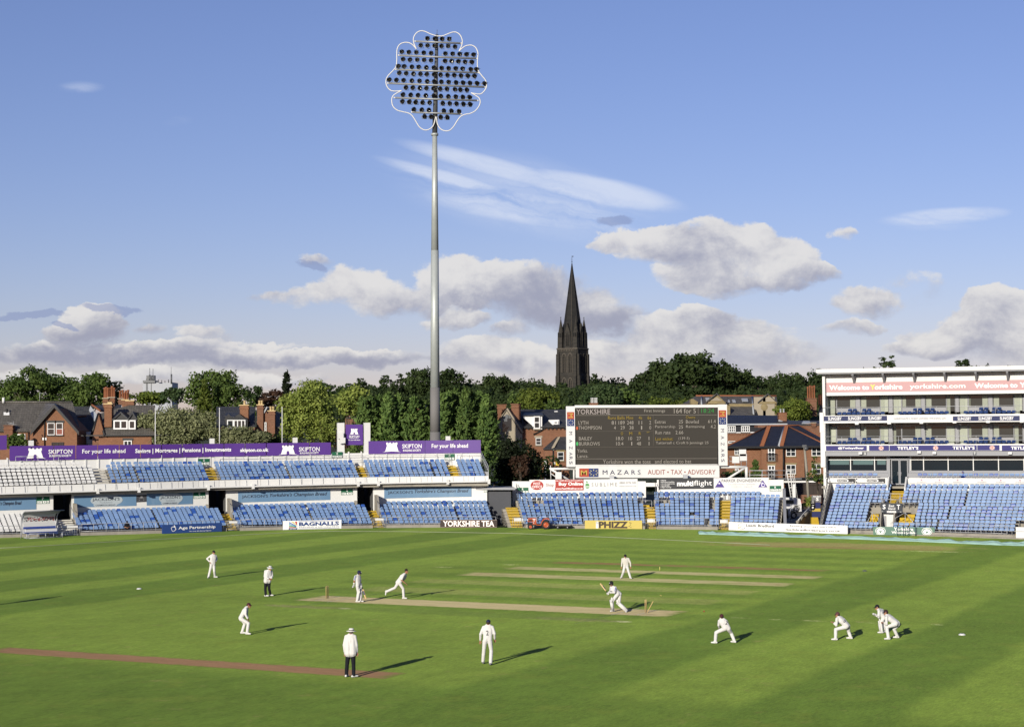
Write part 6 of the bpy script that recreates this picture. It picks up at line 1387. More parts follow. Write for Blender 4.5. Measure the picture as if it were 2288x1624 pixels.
wall(t,h2,[(1500,900),(1640,900),(1640,495),(1575,450),(1505,495)],Yg,7,BRICKD);roof(t,h2,[(1640,500,Yg),(1705,505,Yg),(1705,458,Yg + 6),(1578,450,Yg)],SLATE);roof(t,h2,[(1500,500,Yg - .2),(1578,450,Yg - .2),(1580,446,Yg + 5),(1505,496,Yg + 5)],TERRA,'verge')
# stone gabled house left of the scoreboard
Yh = 216
t = thing('stone_gabled_house','brick house with a stone end gable and white dormer, left of the scoreboard','house',V(*r4(600,830),Yh))
wall(t,r4,[(120,900),(365,900),(365,472),(205,222),(118,345)],Yh - .5,5,RENDER,'stone_gable');wall(t,r4,[(365,1000),(860,1000),(860,405),(365,405)],Yh,8,BRICK)
roof(t,r4,[(360,414,Yh - .4),(860,408,Yh - .4),(860,228,Yh + 5.2),(345,228,Yh + 5.2)],SLATED);roof(t,r4,[(362,476,Yh - .7),(203,218,Yh - .7),(345,228,Yh + 5.2),(372,414,Yh - .4)],SLATED)
strip3(t,r4,[(118,350,Yh - .6),(205,220,Yh - .6),(368,476,Yh - .6)],.14,RENDER,'coping')
chimney(t,r4,104,195,186,345,Yh + 2.5,BRICK,(),BRICKD,1.2);chimney(t,r4,250,348,178,340,Yh + .5,BRICK,(),BRICKD,1.2)
for x in (175,205,232):
    m = MB();p = V(*r4(x,375),Yh - .52);m.box(p,(.36,.06,1.9 if x != 205 else 2.2));w = m.build('window',DSTEEL,t)
m = MB();m.box(V(*r4(183,410),Yh - .56),(.55,.05,1.3));m.build('pane',GLASS,t);m = MB();m.box(V(*r4(228,385),Yh - .56),(.5,.05,1.5));m.build('pane',GLASS,t)
m = MB();a = V(*r4(372,292),Yh - .3)
m.prism([V(*r4(x,y),Yh - .3) for x,y in ((370,292),(572,290),(572,438),(485,438),(470,400),(372,312))],(0,4.0,0));m.build('dormer',UPVC,t)
window(t,r4,484,300,552,432,Yh - .35,1,2,bar=.14);roof(t,r4,[(364,292,Yh - .5),(586,290,Yh - .5),(572,262,Yh + 3.6),(395,260,Yh + 3.6)],SLATED,'dormer_roof',.1)
m = MB();m.prism([V(*r4(x,y),Yh - .1) for x,y in ((640,338),(752,336),(752,390),(680,390),(640,350))],(0,3,0));m.build('dormer',UPVC,t);window(t,r4,690,348,742,386,Yh - .15,1,1,bar=.16,sill=False)
m = MB();m.box((V(*r4(610,414),Yh).x,Yh - .35,V(*r4(610,414),Yh).z),(V(*r4(860,0),Yh).x - V(*r4(368,0),Yh).x,.14,.14));m.build('gutter',BLACK,t)
for x in range(385,850,42):
    m = MB();m.box(V(*r4(x,424),Yh - .1),(.16,.2,.36));m.build('eave_bracket',BLACK,t)
vpipe(t,r4,[(590,415),(575,445),(480,492)],Yh - .15,.09);window(t,r4,505,528,563,600,Yh,1,2,lintel=RENDER);window(t,r4,700,245,735,262,Yh + 4.5,1,1,bar=.1,sill=False)
Yw = Yh - 3.0
m = MB();m.prism([V(*r4(x,y),Yw) for x,y in ((595,1100),(860,1100),(860,634),(595,634))],(0,3.2,0));m.build('wing_wall',BRICK,t)
roof(t,r4,[(583,640,Yw - .3),(665,640,Yw - .3),(745,516,Yw + 2.8),(722,516,Yw + 2.9)],SLATED,'wing_roof');roof(t,r4,[(665,640,Yw - .3),(865,636,Yw - .3),(865,512,Yw + 2.8),(745,516,Yw + 2.8)],SLATED,'wing_roof')
for k_ in range(8):
    m = MB();x,y = 742 - 7.5 * k_,528 + 13.5 * k_;m.box(V(*r4(x,y),Yw + 2.6 - .4 * k_),(.42,.3,.22),(1,0,.5));m.build('hip_tile',RENDER,t)
window(t,r4,734,674,800,764,Yw,1,2,lintel=ASH);vpipe(t,r4,[(688,640),(688,850)],Yw - .1,.09);m = MB();m.box(V(*r4(731,792),Yw - .05),(.35,.06,.5));m.build('yellow_notice',pmat('yellow_notice',(.6,.45,.05),.6),t)
m = MB();m.box(V(*r4(702,793),Yw - .05),(.18,.08,.3));m.build('alarm_box',UPVC,t);window(t,r4,712,868,748,925,Yw,1,2,bar=.1)
wall(t,r4,[(595,1100),(622,1100),(622,750),(595,750)],Yw - .4,.3,UPVC,'white_post')
# flats on the right of the scoreboard
Yi = 262
t = thing('brick_flats','orange brick flats with a navy hipped roof and terracotta ridges, right of the scoreboard','apartment building',V(*r5(1300,1000),Yi))
wall(t,r5,[(800,1250),(1860,1250),(1860,622),(800,622)],Yi,12,BRICK2);wall(t,r5,[(1165,1250),(1395,1250),(1395,625),(1165,625)],Yi - .5,.6,BRICK2,'bay_wall')
E_ = Yi - .9
roof(t,r5,[(770,618,E_),(1172,615,E_),(1245,402,Yi + 8)],NAVYS);roof(t,r5,[(1172,615,E_),(1355,613,E_),(1425,400,Yi + 8),(1245,402,Yi + 8)],NAVYS);roof(t,r5,[(1355,613,E_),(1860,616,E_),(1435,400,Yi + 8)],NAVYS);roof(t,r5,[(1440,402,Yi + 8.2),(1870,606,Yi + 1.5),(1870,560,Yi + 4),(1560,395,Yi + 9)],NAVYS)
for p in ([(790,622,E_ - .1),(1245,400,Yi + 7.8)],[(1168,617,E_ - .15),(1245,402,Yi + 7.7)],[(1375,612,E_ - .15),(1428,402,Yi + 7.7)],[(1440,400,Yi + 7.8),(1860,606,Yi)],[(1245,398,Yi + 8),(1560,394,Yi + 8)],[(1560,394,Yi + 8),(1870,560,Yi + 3)]): strip3(t,r5,p,.11,TERRA,'ridge_tile')
for p in ([(1168,617,E_ - .2),(1245,402,Yi + 7.6)],[(1375,612,E_ - .2),(1428,402,Yi + 7.6)]):
    a,b = V(*r5(p[0][0],p[0][1]),p[0][2]),V(*r5(p[1][0],p[1][1]),p[1][2])
    for k_ in range(16): m = MB();q = a + (b - a) * (k_ + .5) / 16;m.box(q,(.55,.5,.3));m.build('hip_tile',TERRA,t)
strip3(t,r5,[(1350,612,E_ - .2),(1408,405,Yi + 7.5)],.16,LEAD,'valley_flashing')
m = MB();m.box((V(*r5(1315,618),E_).x,E_ - .1,V(*r5(1315,622),E_).z),(29.5,.2,.3));m.build('gutter',BLACK,t)
for x0,y0,x1,y1,c in ((885,630,940,704,2),(985,630,1006,704,1),(1425,628,1527,720,2),(1692,626,1795,716,2),(1425,808,1527,906,2),(1696,803,1790,905,2),(890,830,930,870,2)): window(t,r5,x0,y0,x1,y1,Yi,c,2,lintel=ASH,bar=.10)
for y0,y1 in ((630,770),(815,952)):
    w = window(t,r5,1236,y0,1310,y1,Yi - .5,2,3,lintel=ASH,bar=.15);m = MB()
    for k_ in range(11): x = 1220 + 11 * k_;m.tube([V(*r5(x,y1 - 78),Yi - .9),V(*r5(x,y1 + 2),Yi - .9)],.03,4)
    m.tube([V(*r5(1220,y1 - 78),Yi - .9),V(*r5(1330,y1 - 78),Yi - .9)],.05,4);m.build('juliet_balcony',BLACK,t)
for x,y in ((1331,640),(1336,828)): m = MB();m.lathe(V(*r5(x,y),Yi - .1),[(.001,-.1),(.35,-.1),(.38,0)],12,'Y');m.build('satellite_dish',UPVC,t)
vpipe(t,r5,[(1397,622),(1397,950)],Yi - .7,.1);vpipe(t,r5,[(1620,720),(1625,960)],Yi - .1,.06);m = MB();m.box(V(*r5(1500,955),Yi - .6),(6.5,1.2,.3));m.box(V(*r5(1760,950),Yi - .6),(5,1.2,.3));m.build('porch_roof',DSTEEL,t)
m = MB();m.box(V(*r5(1490,985),Yi - .7),(7,.3,.25));m.build('porch_fascia',UPVC,t)
Yj = 285
t = thing('navy_roofed_house','long navy roofed building with small paned windows, right of the scoreboard top','house',V(*r5(1050,600),Yj))
wall(t,r5,[(700,1000),(1130,1000),(1130,466),(700,466)],Yj,8,BRICK);wall(t,r5,[(700,468),(1560,468),(1560,382),(700,382)],Yj + .1,8,NAVYS,'slate_hung_wall')
roof(t,r5,[(690,384,Yj - .4),(1570,386,Yj - .4),(1350,292,Yj + 6),(690,286,Yj + 6)],NAVYS)
m = MB();m.box((V(*r5(1130,382),Yj).x,Yj - .45,V(*r5(1130,384),Yj).z),(V(*r5(1560,0),Yj).x - V(*r5(700,0),Yj).x,.15,.22));m.build('gutter',LEAD,t)
for x0,x1 in ((812,897),(955,1045)): window(t,r5,x0,402,x1,466,Yj - .05,4,2,bar=.12)
m = MB();m.box((V(*r5(930,470),Yj).x,Yj - .1,V(*r5(930,470),Yj).z),(16,.3,.16));m.build('sill_band',UPVC,t)
for x in range(820,1040,30): m = MB();m.box(V(*r5(x,483),Yj - .05),(.3,.15,.28));m.build('dentil',BRICKD,t)
chimney(t,r5,1352,1434,268,372,Yj + 2,BRICK2,((.3,.6),(.7,.6)),BRICK,1.4,LEAD);roof(t,r5,[(1345,345,Yj + 1.6),(1440,375,Yj + 1.6),(1440,368,Yj + 1.8),(1350,335,Yj + 1.8)],LEAD,'flashing',.1)
window(t,r5,818,560,905,582,Yj - .05,1,1,bar=.1)
Yk = 275
t = thing('brick_outbuilding','brown brick end wall behind the hipped roof, next to the pavilion','house',V(*r5(1700,700),Yk));wall(t,r5,[(1130,420),(1640,420),(1640,392),(1130,392)],Yk + 3,4,BRICKD,'rear_wall');wall(t,r5,[(1560,1000),(1840,1000),(1840,388),(1700,372),(1560,392)],Yk,6,BRICKD)
roof(t,r5,[(1440,385,Yk - .2),(1840,385,Yk - .2),(1840,345,Yk + 4),(1440,345,Yk + 4)],SLATED);roof(t,r5,[(1590,372,Yk),(1690,372,Yk),(1670,348,Yk + 2),(1605,348,Yk + 2)],LEAD,'rooflight',.1);chimney(t,r5,1695,1738,372,415,Yk - .3,BRICKD)
Yl = 330
t = thing('stone_villa','yellow stone villa with two carved gables and a long slate roof above the scoreboard','house',V(*r5(900,300),Yl))
wall(t,r5,[(330,600),(1330,600),(1330,170),(330,170)],Yl,10,ASH)
roof(t,r5,[(325,178,Yl - .4),(480,178,Yl - .4),(480,88,Yl + 6)],SLATE);roof(t,r5,[(480,178,Yl - .4),(815,178,Yl - .4),(815,86,Yl + 6),(480,88,Yl + 6)],SLATE);roof(t,r5,[(805,285,Yl - 4.5),(1100,285,Yl - 4.5),(1140,86,Yl + 6),(800,86,Yl + 6)],SLATE);roof(t,r5,[(1100,178,Yl - .4),(1335,178,Yl - .4),(1325,90,Yl + 6),(1140,86,Yl + 6)],SLATE)
strip3(t,r5,[(480,87,Yl + 5.9),(1325,88,Yl + 5.9)],.2,TERRA,'ridge_tile')
for a,ap,b,yb,yt in ((598,700,785,150,62),(1140,1235,1325,152,66)):
    wall(t,r5,[(a,300),(b,300),(b,yb),(ap,yt + 8),(a,yb)],Yl - 1.5,5,ASH,'gable_wall')
    roof(t,r5,[(a - 16,yb + 4,Yl - 2),(ap,yt - 4,Yl - 2),(ap,yt - 6,Yl + 5),(a,yb,Yl + 5)],SLATED,'gable_roof');roof(t,r5,[(ap,yt - 4,Yl - 2),(b + 14,yb + 2,Yl - 2),(b + 10,yb,Yl + 5),(ap,yt - 6,Yl + 5)],SLATED,'gable_roof')
    m = MB();m.prism([V(*r5(x,y),Yl - 1.62) for x,y in ((a + 25,yb - 12),(b - 25,yb - 12),(ap,yt + 38))],(0,.1,0));m.build('tympanum',RENDER,t);m = MB();m.box(V(*r5(ap,yb + 6),Yl - 1.6),(V(*r5(b,0),Yl).x - V(*r5(a,0),Yl).x,.3,.4));m.build('cornice',ASH,t)
m = MB();m.lathe(V(*r5(1197,205),Yl - 1.55),[(.01,-.12),(.9,-.08),(1.1,0)],14,'Y');m.build('carved_roundel',ASH,t)
for x in (1150,1245): m = MB();m.box(V(*r5(x,225),Yl - 1.58),(2.2,.12,4.5));m.build('stone_panel',RENDER,t)
for x0,x1,y0,y1 in ((588,630,105,140),(812,840,125,150),(866,900,125,152),(965,1030,112,142)): roof(t,r5,[(x0,y1,Yl + 1.6),(x1,y1,Yl + 1.6),(x1 - 8,y0,Yl + 3.5),(x0 - 8,y0,Yl + 3.5)],LEAD,'rooflight',.1)
strip3(t,r5,[(1070,95,Yl + 5),(1085,275,Yl - 4.6)],.16,LEAD,'lead_valley');strip3(t,r5,[(540,95,Yl + 5),(540,175,Yl - .6)],.16,LEAD,'lead_valley')
wall(t,r5,[(425,178),(500,178),(505,150),(470,130),(455,118),(425,120)],Yl - .6,2,ASH,'parapet');m = MB();m.prism([V(*r5(x,y),Yl - 4.6) for x,y in ((800,285),(840,285),(840,190),(800,178))],(0,4,0));m.build('side_bay',ASH,t)
t = thing('chimney_stack','tall brown brick chimney stack with a row of pots beside the pavilion','chimney',V(*r5(1700,215),300));chimney(t,r5,1650,1748,118,300,300,BRICKD,((.15,2.0),(.38,2.2),(.62,2.1),(.85,2.2)),BRICKD,1.5,name='stack');roof(t,r5,[(1755,280,300),(1830,280,300),(1830,195,305),(1785,185,305)],SLATED)
m = MB(); 
for k_ in range(4): m.lathe(V(*r5(1775 + 14 * k_,190),305),[(.22,0),(.2,1.8),(.26,2.0)],7)
m.build('chimney_pot',TERRA,t)
t = thing('low_chimney','low brick chimney with five white pots just above the scoreboard frame','chimney',V(*r4(1112,190),300));chimney(t,r4,1068,1156,168,260,300,BRICK,tuple((k_,.9) for k_ in (.25,.42,.6,.78,.92)),BRICK,1.2,UPVC,.5,name='stack')
# a tower block and masts far away
t = thing('tower_block','distant white tower block with aerials on its roof, seen between trees','tower block',V(*h1(1310,340),900));Yt = 900
m = MB()
for x0,x1,y0 in ((1187,1325,268),(1325,1352,278),(1352,1432,268)): a,b = V(*h1(x0,560),Yt),V(*h1(x1,y0),Yt);m.box(((a.x + b.x) / 2,Yt + 8,(a.z + b.z) / 2),(b.x - a.x,16,b.z - a.z))
m.build('wall',pmat('pale_panel',(.36,.375,.40),.8,.08,.2),t)
for x in (1215,1224,1255): m = MB();a,b = V(*h1(x,300),Yt - .1),V(*h1(x + 4,272),Yt - .1);m.box(((a.x + b.x) / 2,Yt - .1,(a.z + b.z) / 2 - 10),(b.x - a.x,.3,26));m.build('window_strip',DSTEEL,t)
m = MB();m.box(V(*h1(1252,264),Yt + 3),(6.2,8,1.2));m.box(V(*h1(1257,252),Yt + 4),(4,4,5));m.build('plant_room',DSTEEL,t)
m = MB()
for x,y0,y1,r in ((1246,205,260,.5),(1271,210,262,.5),(1246,150,205,.15),(1273,155,210,.15),(1426,200,280,.5),(1424,140,200,.12),(1318,245,270,.25),(1345,250,275,.25),(1372,255,270,.25),(1402,245,270,.3)): m.tube([V(*h1(x,y1),Yt),V(*h1(x,y0),Yt)],r,4)
m.build('aerial',DSTEEL,t)
t = thing('aerial_mast','thin white aerial posts right of the church tower','aerial',V(*ch(660,1300),800))
m = MB()
for x,y0 in ((620,1250),(631,1238),(671,1236),(711,1240)): m.tube([V(*ch(x,1300),800),V(*ch(x,y0),800)],.35,5)
m.build('post',UPVC,t)
t = thing('turret','small dark pointed turret on the skyline above the pavilion roof','turret',V(*r6(442,110),620));a = V(*r6(442,130),620)
m = MB();m.lathe(a - Vector((0,0,3)),[(1.5,-8),(1.5,.3),(2.0,.5),(1.1,1.6),(.35,2.8),(.06,4.2)],8,smooth=False);m.build('spire',SLATED,t)
# ------------------------------------------------------------------ trees: leaf clumps spread over the lobes of a crown, trunk and limbs
def leaves(pts,nrm,size,g,elong=1.0,up=None):
    n = len(pts);r = g.normal(size=(n,3));r /= np.linalg.norm(r,axis=1)[:,None]
    nn = nrm * 0.75 + r * 0.75;nn /= np.linalg.norm(nn,axis=1)[:,None]
    a = np.cross(nn,g.normal(size=(n,3))) if up is None else up - nn * (up * nn).sum(1)[:,None]
    a /= np.linalg.norm(a,axis=1)[:,None] + 1e-9;b = np.cross(nn,a);s = size * g.uniform(.55,1.35,(n,1))
    a = a * s * elong;b = b * s
    v = np.stack([pts - a * .5,pts + b * .42 - nn * s * .12,pts + a * .5,pts - b * .42 - nn * s * .12],1).reshape(-1,3)
    return v,np.arange(4 * n).reshape(n,4)
def crown_mesh(name,mat,rx,ry,rz,size,seed,shape='round',dens=2.6,lobes=22):
    g = np.random.default_rng(seed);P_,N_ = [],[]
    if shape == 'conifer':
        K = int(lobes * 10);zz = g.random(K) ** 1.15;az = g.random(K) * 2 * math.pi;wob = .8 + .3 * np.sin(az * 3 + seed) + g.normal(0,.12,K)
        rad = (1 - zz) ** .8 * wob;c = np.stack([rx * rad * np.cos(az),ry * rad * np.sin(az),zz * 2 * rz - rz],1)
        n = max(3,int(dens * 4 * math.pi * rx * rz / (size * size) / K));V_,F_ = [],[];o = 0
        for i in range(K):
            d = np.array([math.cos(az[i]),math.sin(az[i]),.65]);L_ = rx * (.30 + .25 * (1 - zz[i]));t = g.random((n,1));p = c[i] + d * L_ * (t - .55) + g.normal(0,size * .45,(n,3)) * (1.1 - t)
            v,f = leaves(p,np.tile(d * np.array([1,1,.2]),(n,1)),size,g,1.7,np.tile(d,(n,1)));V_.append(v);F_.append(f + o);o += len(v)
        return npmesh(name,np.concatenate(V_),np.concatenate(F_),[mat])
    for i in range(lobes):
        if shape == 'round':
            d = g.normal(size=3);d /= np.linalg.norm(d);d[2] = d[2] * .9 + .12;q = g.uniform(.45,.78)
            c = d * np.array([rx,ry,rz]) * q;lr = np.array([rx,ry,rz]) * g.uniform(.20,.40) * np.array([1,1,.85])
        elif shape == 'bush':
            a = g.random() * 2 * math.pi;q = math.sqrt(g.random()) * .75;c = np.array([rx * q * math.cos(a),ry * q * math.sin(a),rz * g.uniform(-.75,.55) * (1.05 - q * .5)]);lr = np.array([rx,ry,rz]) * g.uniform(.22,.38)
        elif shape == 'open':
            d = g.normal(size=3);d /= np.linalg.norm(d);q = g.uniform(.35,.85);c = d * np.array([rx,ry,rz]) * q;lr = np.array([rx,ry,rz]) * g.uniform(.14,.30) * np.array([1.2,1.2,.6])
        ar = 4 * math.pi * ((lr[0] * lr[1]) ** 1.6 / 3 + 2 * (lr[0] * lr[2]) ** 1.6 / 3) ** (1 / 1.6);n = max(12,int(dens * ar / (size * size) * .62))
        d = g.normal(size=(n,3));d /= np.linalg.norm(d,axis=1)[:,None]
        ripple = 1 + .22 * np.sin(d[:,0:1] * 7 + i) * np.sin(d[:,1:2] * 6 + 2 * i) + .18 * np.sin(d[:,2:3] * 9 + i)
        P_.append(c + d * lr * ripple * g.uniform(.72,1.06,(n,1)));N_.append(d + np.array([0,0,.25]))
    v,f = leaves(np.concatenate(P_),np.concatenate(N_),size,g)
    return npmesh(name,v,f,[mat])
BARK = pmat('bark',(.075,.06,.045),.95,.3,2)
LM = {'mid': leaf_mat('leaf_mid',(.044,.078,.020),(.13,.185,.045)),'deep': leaf_mat('leaf_deep',(.018,.034,.011),(.042,.070,.020)),'bright': leaf_mat('leaf_bright',(.10,.145,.025),(.31,.36,.085)),
      'lime': leaf_mat('leaf_lime',(.055,.085,.014),(.14,.17,.030)),'olive': leaf_mat('leaf_olive',(.11,.13,.055),(.27,.28,.15),.8),'blue': leaf_mat('leaf_blue',(.028,.055,.020),(.075,.11,.042)),
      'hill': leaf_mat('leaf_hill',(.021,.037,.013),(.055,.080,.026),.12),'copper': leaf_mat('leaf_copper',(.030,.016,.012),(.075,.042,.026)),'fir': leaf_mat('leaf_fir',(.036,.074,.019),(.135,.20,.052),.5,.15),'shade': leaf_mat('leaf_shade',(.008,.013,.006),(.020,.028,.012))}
TPL = {}
def tree(name,label,x,ytop,w,ybot,Y,leaf,shape='round',trunk=True,seed=None,size=None,dens=2.6,lobes=22,tpl=None,group=None,cat='tree',squash=1.0):
    """crown of the width w between the picture heights ytop and ybot at the distance Y"""
    top,bot = V(x,ytop,Y),V(x,ybot,Y);rz = (top.z - bot.z) / 2;rx = w * Y / F / 2;gz = min(hz(top.x,Y),bot.z);base = Vector((top.x,Y,gz))
    seed = seed if seed is not None else int(x * 7 + ytop);size = size or max(.27,Y * .00150)
    t = thing(name,label,cat,base,group);cz_ = (top.z + bot.z) / 2 - gz
    key = (tpl,leaf,shape)
    if tpl is not None and key in TPL:
        me,(a,b) = TPL[key];o = obj('crown',me,t);o.scale = (rx / a,rx / a,rz / b);o.rotation_euler.z = seed * 1.7
    else:
        me = crown_mesh('crown',LM[leaf],rx,rx * squash,rz,size,seed,shape,dens,lobes);o = obj('crown',me,t)
        if tpl is not None: TPL[key] = (me,(rx,rz))
    o.location = (0,0,cz_)
    if trunk:
        m = MB();R_ = random.Random(seed);h = cz_;r0 = max(.12,rx * .055)
        p = [base,base + Vector((R_.uniform(-.3,.3),0,h * .5)),base + Vector((R_.uniform(-.5,.5),0,h + rz * .3))];m.tube(p,[r0,r0 * .75,r0 * .3],7)
        for k in range(5 if shape != 'conifer' else 0):
            a = R_.uniform(0,6.28);q = p[1] + Vector((0,0,h * R_.uniform(0,.35)));e = base + Vector((rx * .6 * math.cos(a),rx * .6 * math.sin(a),h + rz * R_.uniform(-.2,.5)));m.tube([q,(q + e) / 2 + Vector((0,0,.4)),e],[r0 * .5,r0 * .35,r0 * .12],5)
        m.build('trunk',BARK,t)
    return t
ORD = ['first','second','third','fourth','fifth','sixth','seventh','eighth','ninth','tenth','eleventh','twelfth']
# near and middle distance, each described by where it stands
tree('broadleaf_tree','dark green tree at the left edge, lower than its neighbours',8,838,100,930,282,'mid')
tree('broadleaf_tree','large round crowned green tree, tallest above the left brick house',75,811,145,935,272,'mid',lobes=30)
tree('broadleaf_tree','green tree between the two big crowns above the left brick house',140,824,90,930,276,'mid')
tree('broadleaf_tree','large yellowish green tree with a trailing right side left of the tower block',198,818,120,940,266,'mid',lobes=30)
tree('broadleaf_tree','dark leaning edge tree overhanging the chimney pots left of the tower block',246,836,56,925,268,'deep')
tree('broadleaf_hedge_tree','low pale green tree top just over the ridge of the left brick house',95,893,140,920,258,'lime','bush',False)
tree('broadleaf_tree','pale leaved spreading tree in front of the white tower block',335,870,115,910,300,'lime',dens=2.2)
tree('broadleaf_tree','pale green crown right of the tower block beneath the tall tree',385,862,60,915,295,'blue')
tree('tall_tree','tallest ragged green tree on the left with a weeping side, right of the tower block',472,806,120,950,256,'mid',lobes=34,dens=2.9)
tree('weeping_conifer','drooping pale conifer growing up against the tallest left tree',458,850,42,950,250,'lime','conifer',False,lobes=20)
tree('broadleaf_tree','shoulder of green foliage at the right of the tallest left tree',522,852,70,930,252,'mid')
tree('broadleaf_tree','bluish dark tree far behind the dormer chimney',567,857,62,920,330,'deep')
tree('young_tree','narrow mid green tree between two brick chimneys',553,885,46,975,225,'mid')
tree('copper_tree','reddish brown copper tree left of the bright maple',606,860,80,950,262,'copper','open',dens=3.2)
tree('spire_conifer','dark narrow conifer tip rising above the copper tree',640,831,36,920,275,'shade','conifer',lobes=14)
tree('dark_tree','dark tree tops peeping over the bright maple',716,842,70,900,262,'deep','open',dens=3)
tree('maple_tree','big bright yellow green maple behind the purple board, third flag pole before it',688,850,142,990,213,'bright',lobes=36,dens=3.0)
tree('maple_tree','lower bright green tree at the left foot of the maple',655,905,70,1000,211,'bright','bush')
tree('maple_tree','lower bright green tree at the right foot of the maple',725,905,92,1000,211.5,'bright','bush')
tree('lime_tree','olive green lit tree right behind the maple',786,858,92,945,240,'bright',lobes=26)
tree('lime_tree','small lit tree crown between the maple and the conifers',815,893,52,935,234,'lime')
tree('olive_bush','large grey green olive tree behind the purple board',392,893,196,1012,207.6,'olive','bush',lobes=42,dens=3.2,size=.26,squash=.5)
tree('olive_bush','lower grey green olive bush right of the middle flag pole',536,944,150,1012,206.2,'olive','bush',lobes=30,dens=3.0,size=.26,squash=.5)
tree('dark_shrub','dark green shrub between the olive bush and the maple',612,955,60,1010,208,'deep','bush')
tree('laurel_bush','glossy laurel bush at the left edge before the brick house',38,958,56,1010,203.5,'mid','bush',cat='bush')
tree('dark_shrub','dark reddish shrub under the right side of the maple',772,955,62,1015,209,'copper','bush',cat='bush');tree('dark_shrub','green shrub behind the tall purple panel',800,972,74,1040,203,'mid','bush',cat='bush')
CON = [(809,890),(828,887),(847,884),(866.5,879),(889.5,883),(907,896),(925,888),(943,897),(960,905),(988,880),(1003,876),(1018,872),(1041,870),(1058,880),(1070,876),(1085,884),(1100,905)]
for i,(x,y) in enumerate(CON):
    lab = ('conifer in the tall green hedge, %s from its left end' % ORD[i]) if i < 9 else ('conifer in the tall green hedge, %s to the right of the floodlight mast' % ORD[i - 9])
    tree('hedge_conifer','feathery ' + lab,x,y,74 if i != 16 else 50,1030,213 + (i % 3) * 1.6,'fir','conifer',tpl=i % 4,group='conifers of the tall hedge',lobes=30,dens=2.7,seed=40 + i,size=.34)
tree('shaded_tree','very dark broad tree in shade between the left stand and the brick house',1160,952,112,1110,197,'shade','bush',lobes=34,dens=3.0,squash=.6);tree('copper_shrub','dull reddish bush in front of the very dark tree',1162,1006,54,1068,194.5,'copper','bush',cat='bush',dens=1.6)  # the broad tree's shade is put into its near black leaf colour
tree('green_bush','green bush under the right end of the scoreboard',1640,1040,70,1095,214,'deep','bush',cat='bush');tree('small_conifer','small pointed green tree before the brick flats',1688,1030,42,1090,252,'mid','conifer',lobes=14,size=.35)
tree('young_tree','thin leafy tree by the left end of the pavilion',1823,1018,44,1090,196,'mid','open',lobes=16,dens=2.0);tree('green_shrub','bright green shrub beside the grey letter S sign in the yard',1806.5,1105,26,1136,184,'bright','bush',False,cat='bush',size=.2)
tree('sycamore_tree','wide green tree beside the brown chimney stack left of the pavilion',1775,890,98,955,296,'lime',lobes=28);tree('bush','bushes behind the opening left of the multi flight board',1450,1070,60,1100,196,'mid','bush',False,cat='bush')
MID = [(1062,868,84,'hill'),(1108,878,76,'hill'),(1160,876,66,'mid'),(1207,862,104,'lime'),(1240,893,50,'mid'),(1318,874,66,'blue'),(1348,852,105,'blue'),(1402,868,82,'mid'),(1440,880,60,'hill'),(1496,880,104,'lime'),(1556,856,96,'hill')]
wh = lambda x: ('left of the church tower' if x < 1278 else 'right of the church tower')
L_ = [q for q in MID if q[0] < 1278][::-1];R2 = [q for q in MID if q[0] > 1278]
for side,lst in (('left',L_),('right',R2)):
    for i,(x,y,w_,lf) in enumerate(lst):
        tree('park_tree','%s tree below the skyline, %s to the %s of the church tower' % ({'lime': 'yellow green','blue': 'bluish green','hill': 'dark green','mid': 'mid green'}[lf],ORD[i],side),x,y,w_,945,400 + 12 * (i % 4) + (60 if lf == 'hill' else 0),lf,tpl=i % 2,group='park trees before the hill',lobes=28,dens=2.8)
SKY = [(772,848,60,520),(802,836,62,520),(868,830,62,560),(905,826,52,565),(940,818,72,560),(1003,820,84,560),(1040,838,52,575),(1072,852,54,560),(1113,834,84,540),(1152,850,56,545),(1192,846,66,600),(1228,852,46,620),(1328,830,62,700),(1368,840,66,690),(1404,850,54,600),(1438,828,74,560),(1488,800,96,530),(1546,782,128,522),(1602,800,96,528),(1655,812,76,540),(1692,826,60,560),(1724,838,54,560),(1762,828,78,560),(1802,822,74,560),(1838,818,60,560),(1930,824,44,630),(1958,814,40,600),(1985,789,58,540),(2040,813,62,600),(2145,791,52,540),(2188,812,70,580),(2268,805,56,560)]
marks = [(972,'floodlight mast'),(1278,'church tower'),(1836,'pavilion corner')]
for x,y,w_,Y in SKY:
    mx,mn = min(marks,key=lambda q: abs(q[0] - x));sd = 'left' if x < mx else 'right'
    k = sum(1 for q in SKY if min(marks,key=lambda r: abs(r[0] - q[0]))[1] == mn and ((q[0] < mx) == (x < mx)) and abs(q[0] - mx) < abs(x - mx))
    tree('hill_tree','dark tree on the hill skyline, %s to the %s of the %s' % (ORD[k],sd,mn),x,y,w_,y + (100 if w_ > 90 else 80),Y,'hill','open' if w_ < 70 else 'round',tpl=(int(x) % 3),group='trees on the hill skyline',lobes=26,dens=3.0,size=.85)
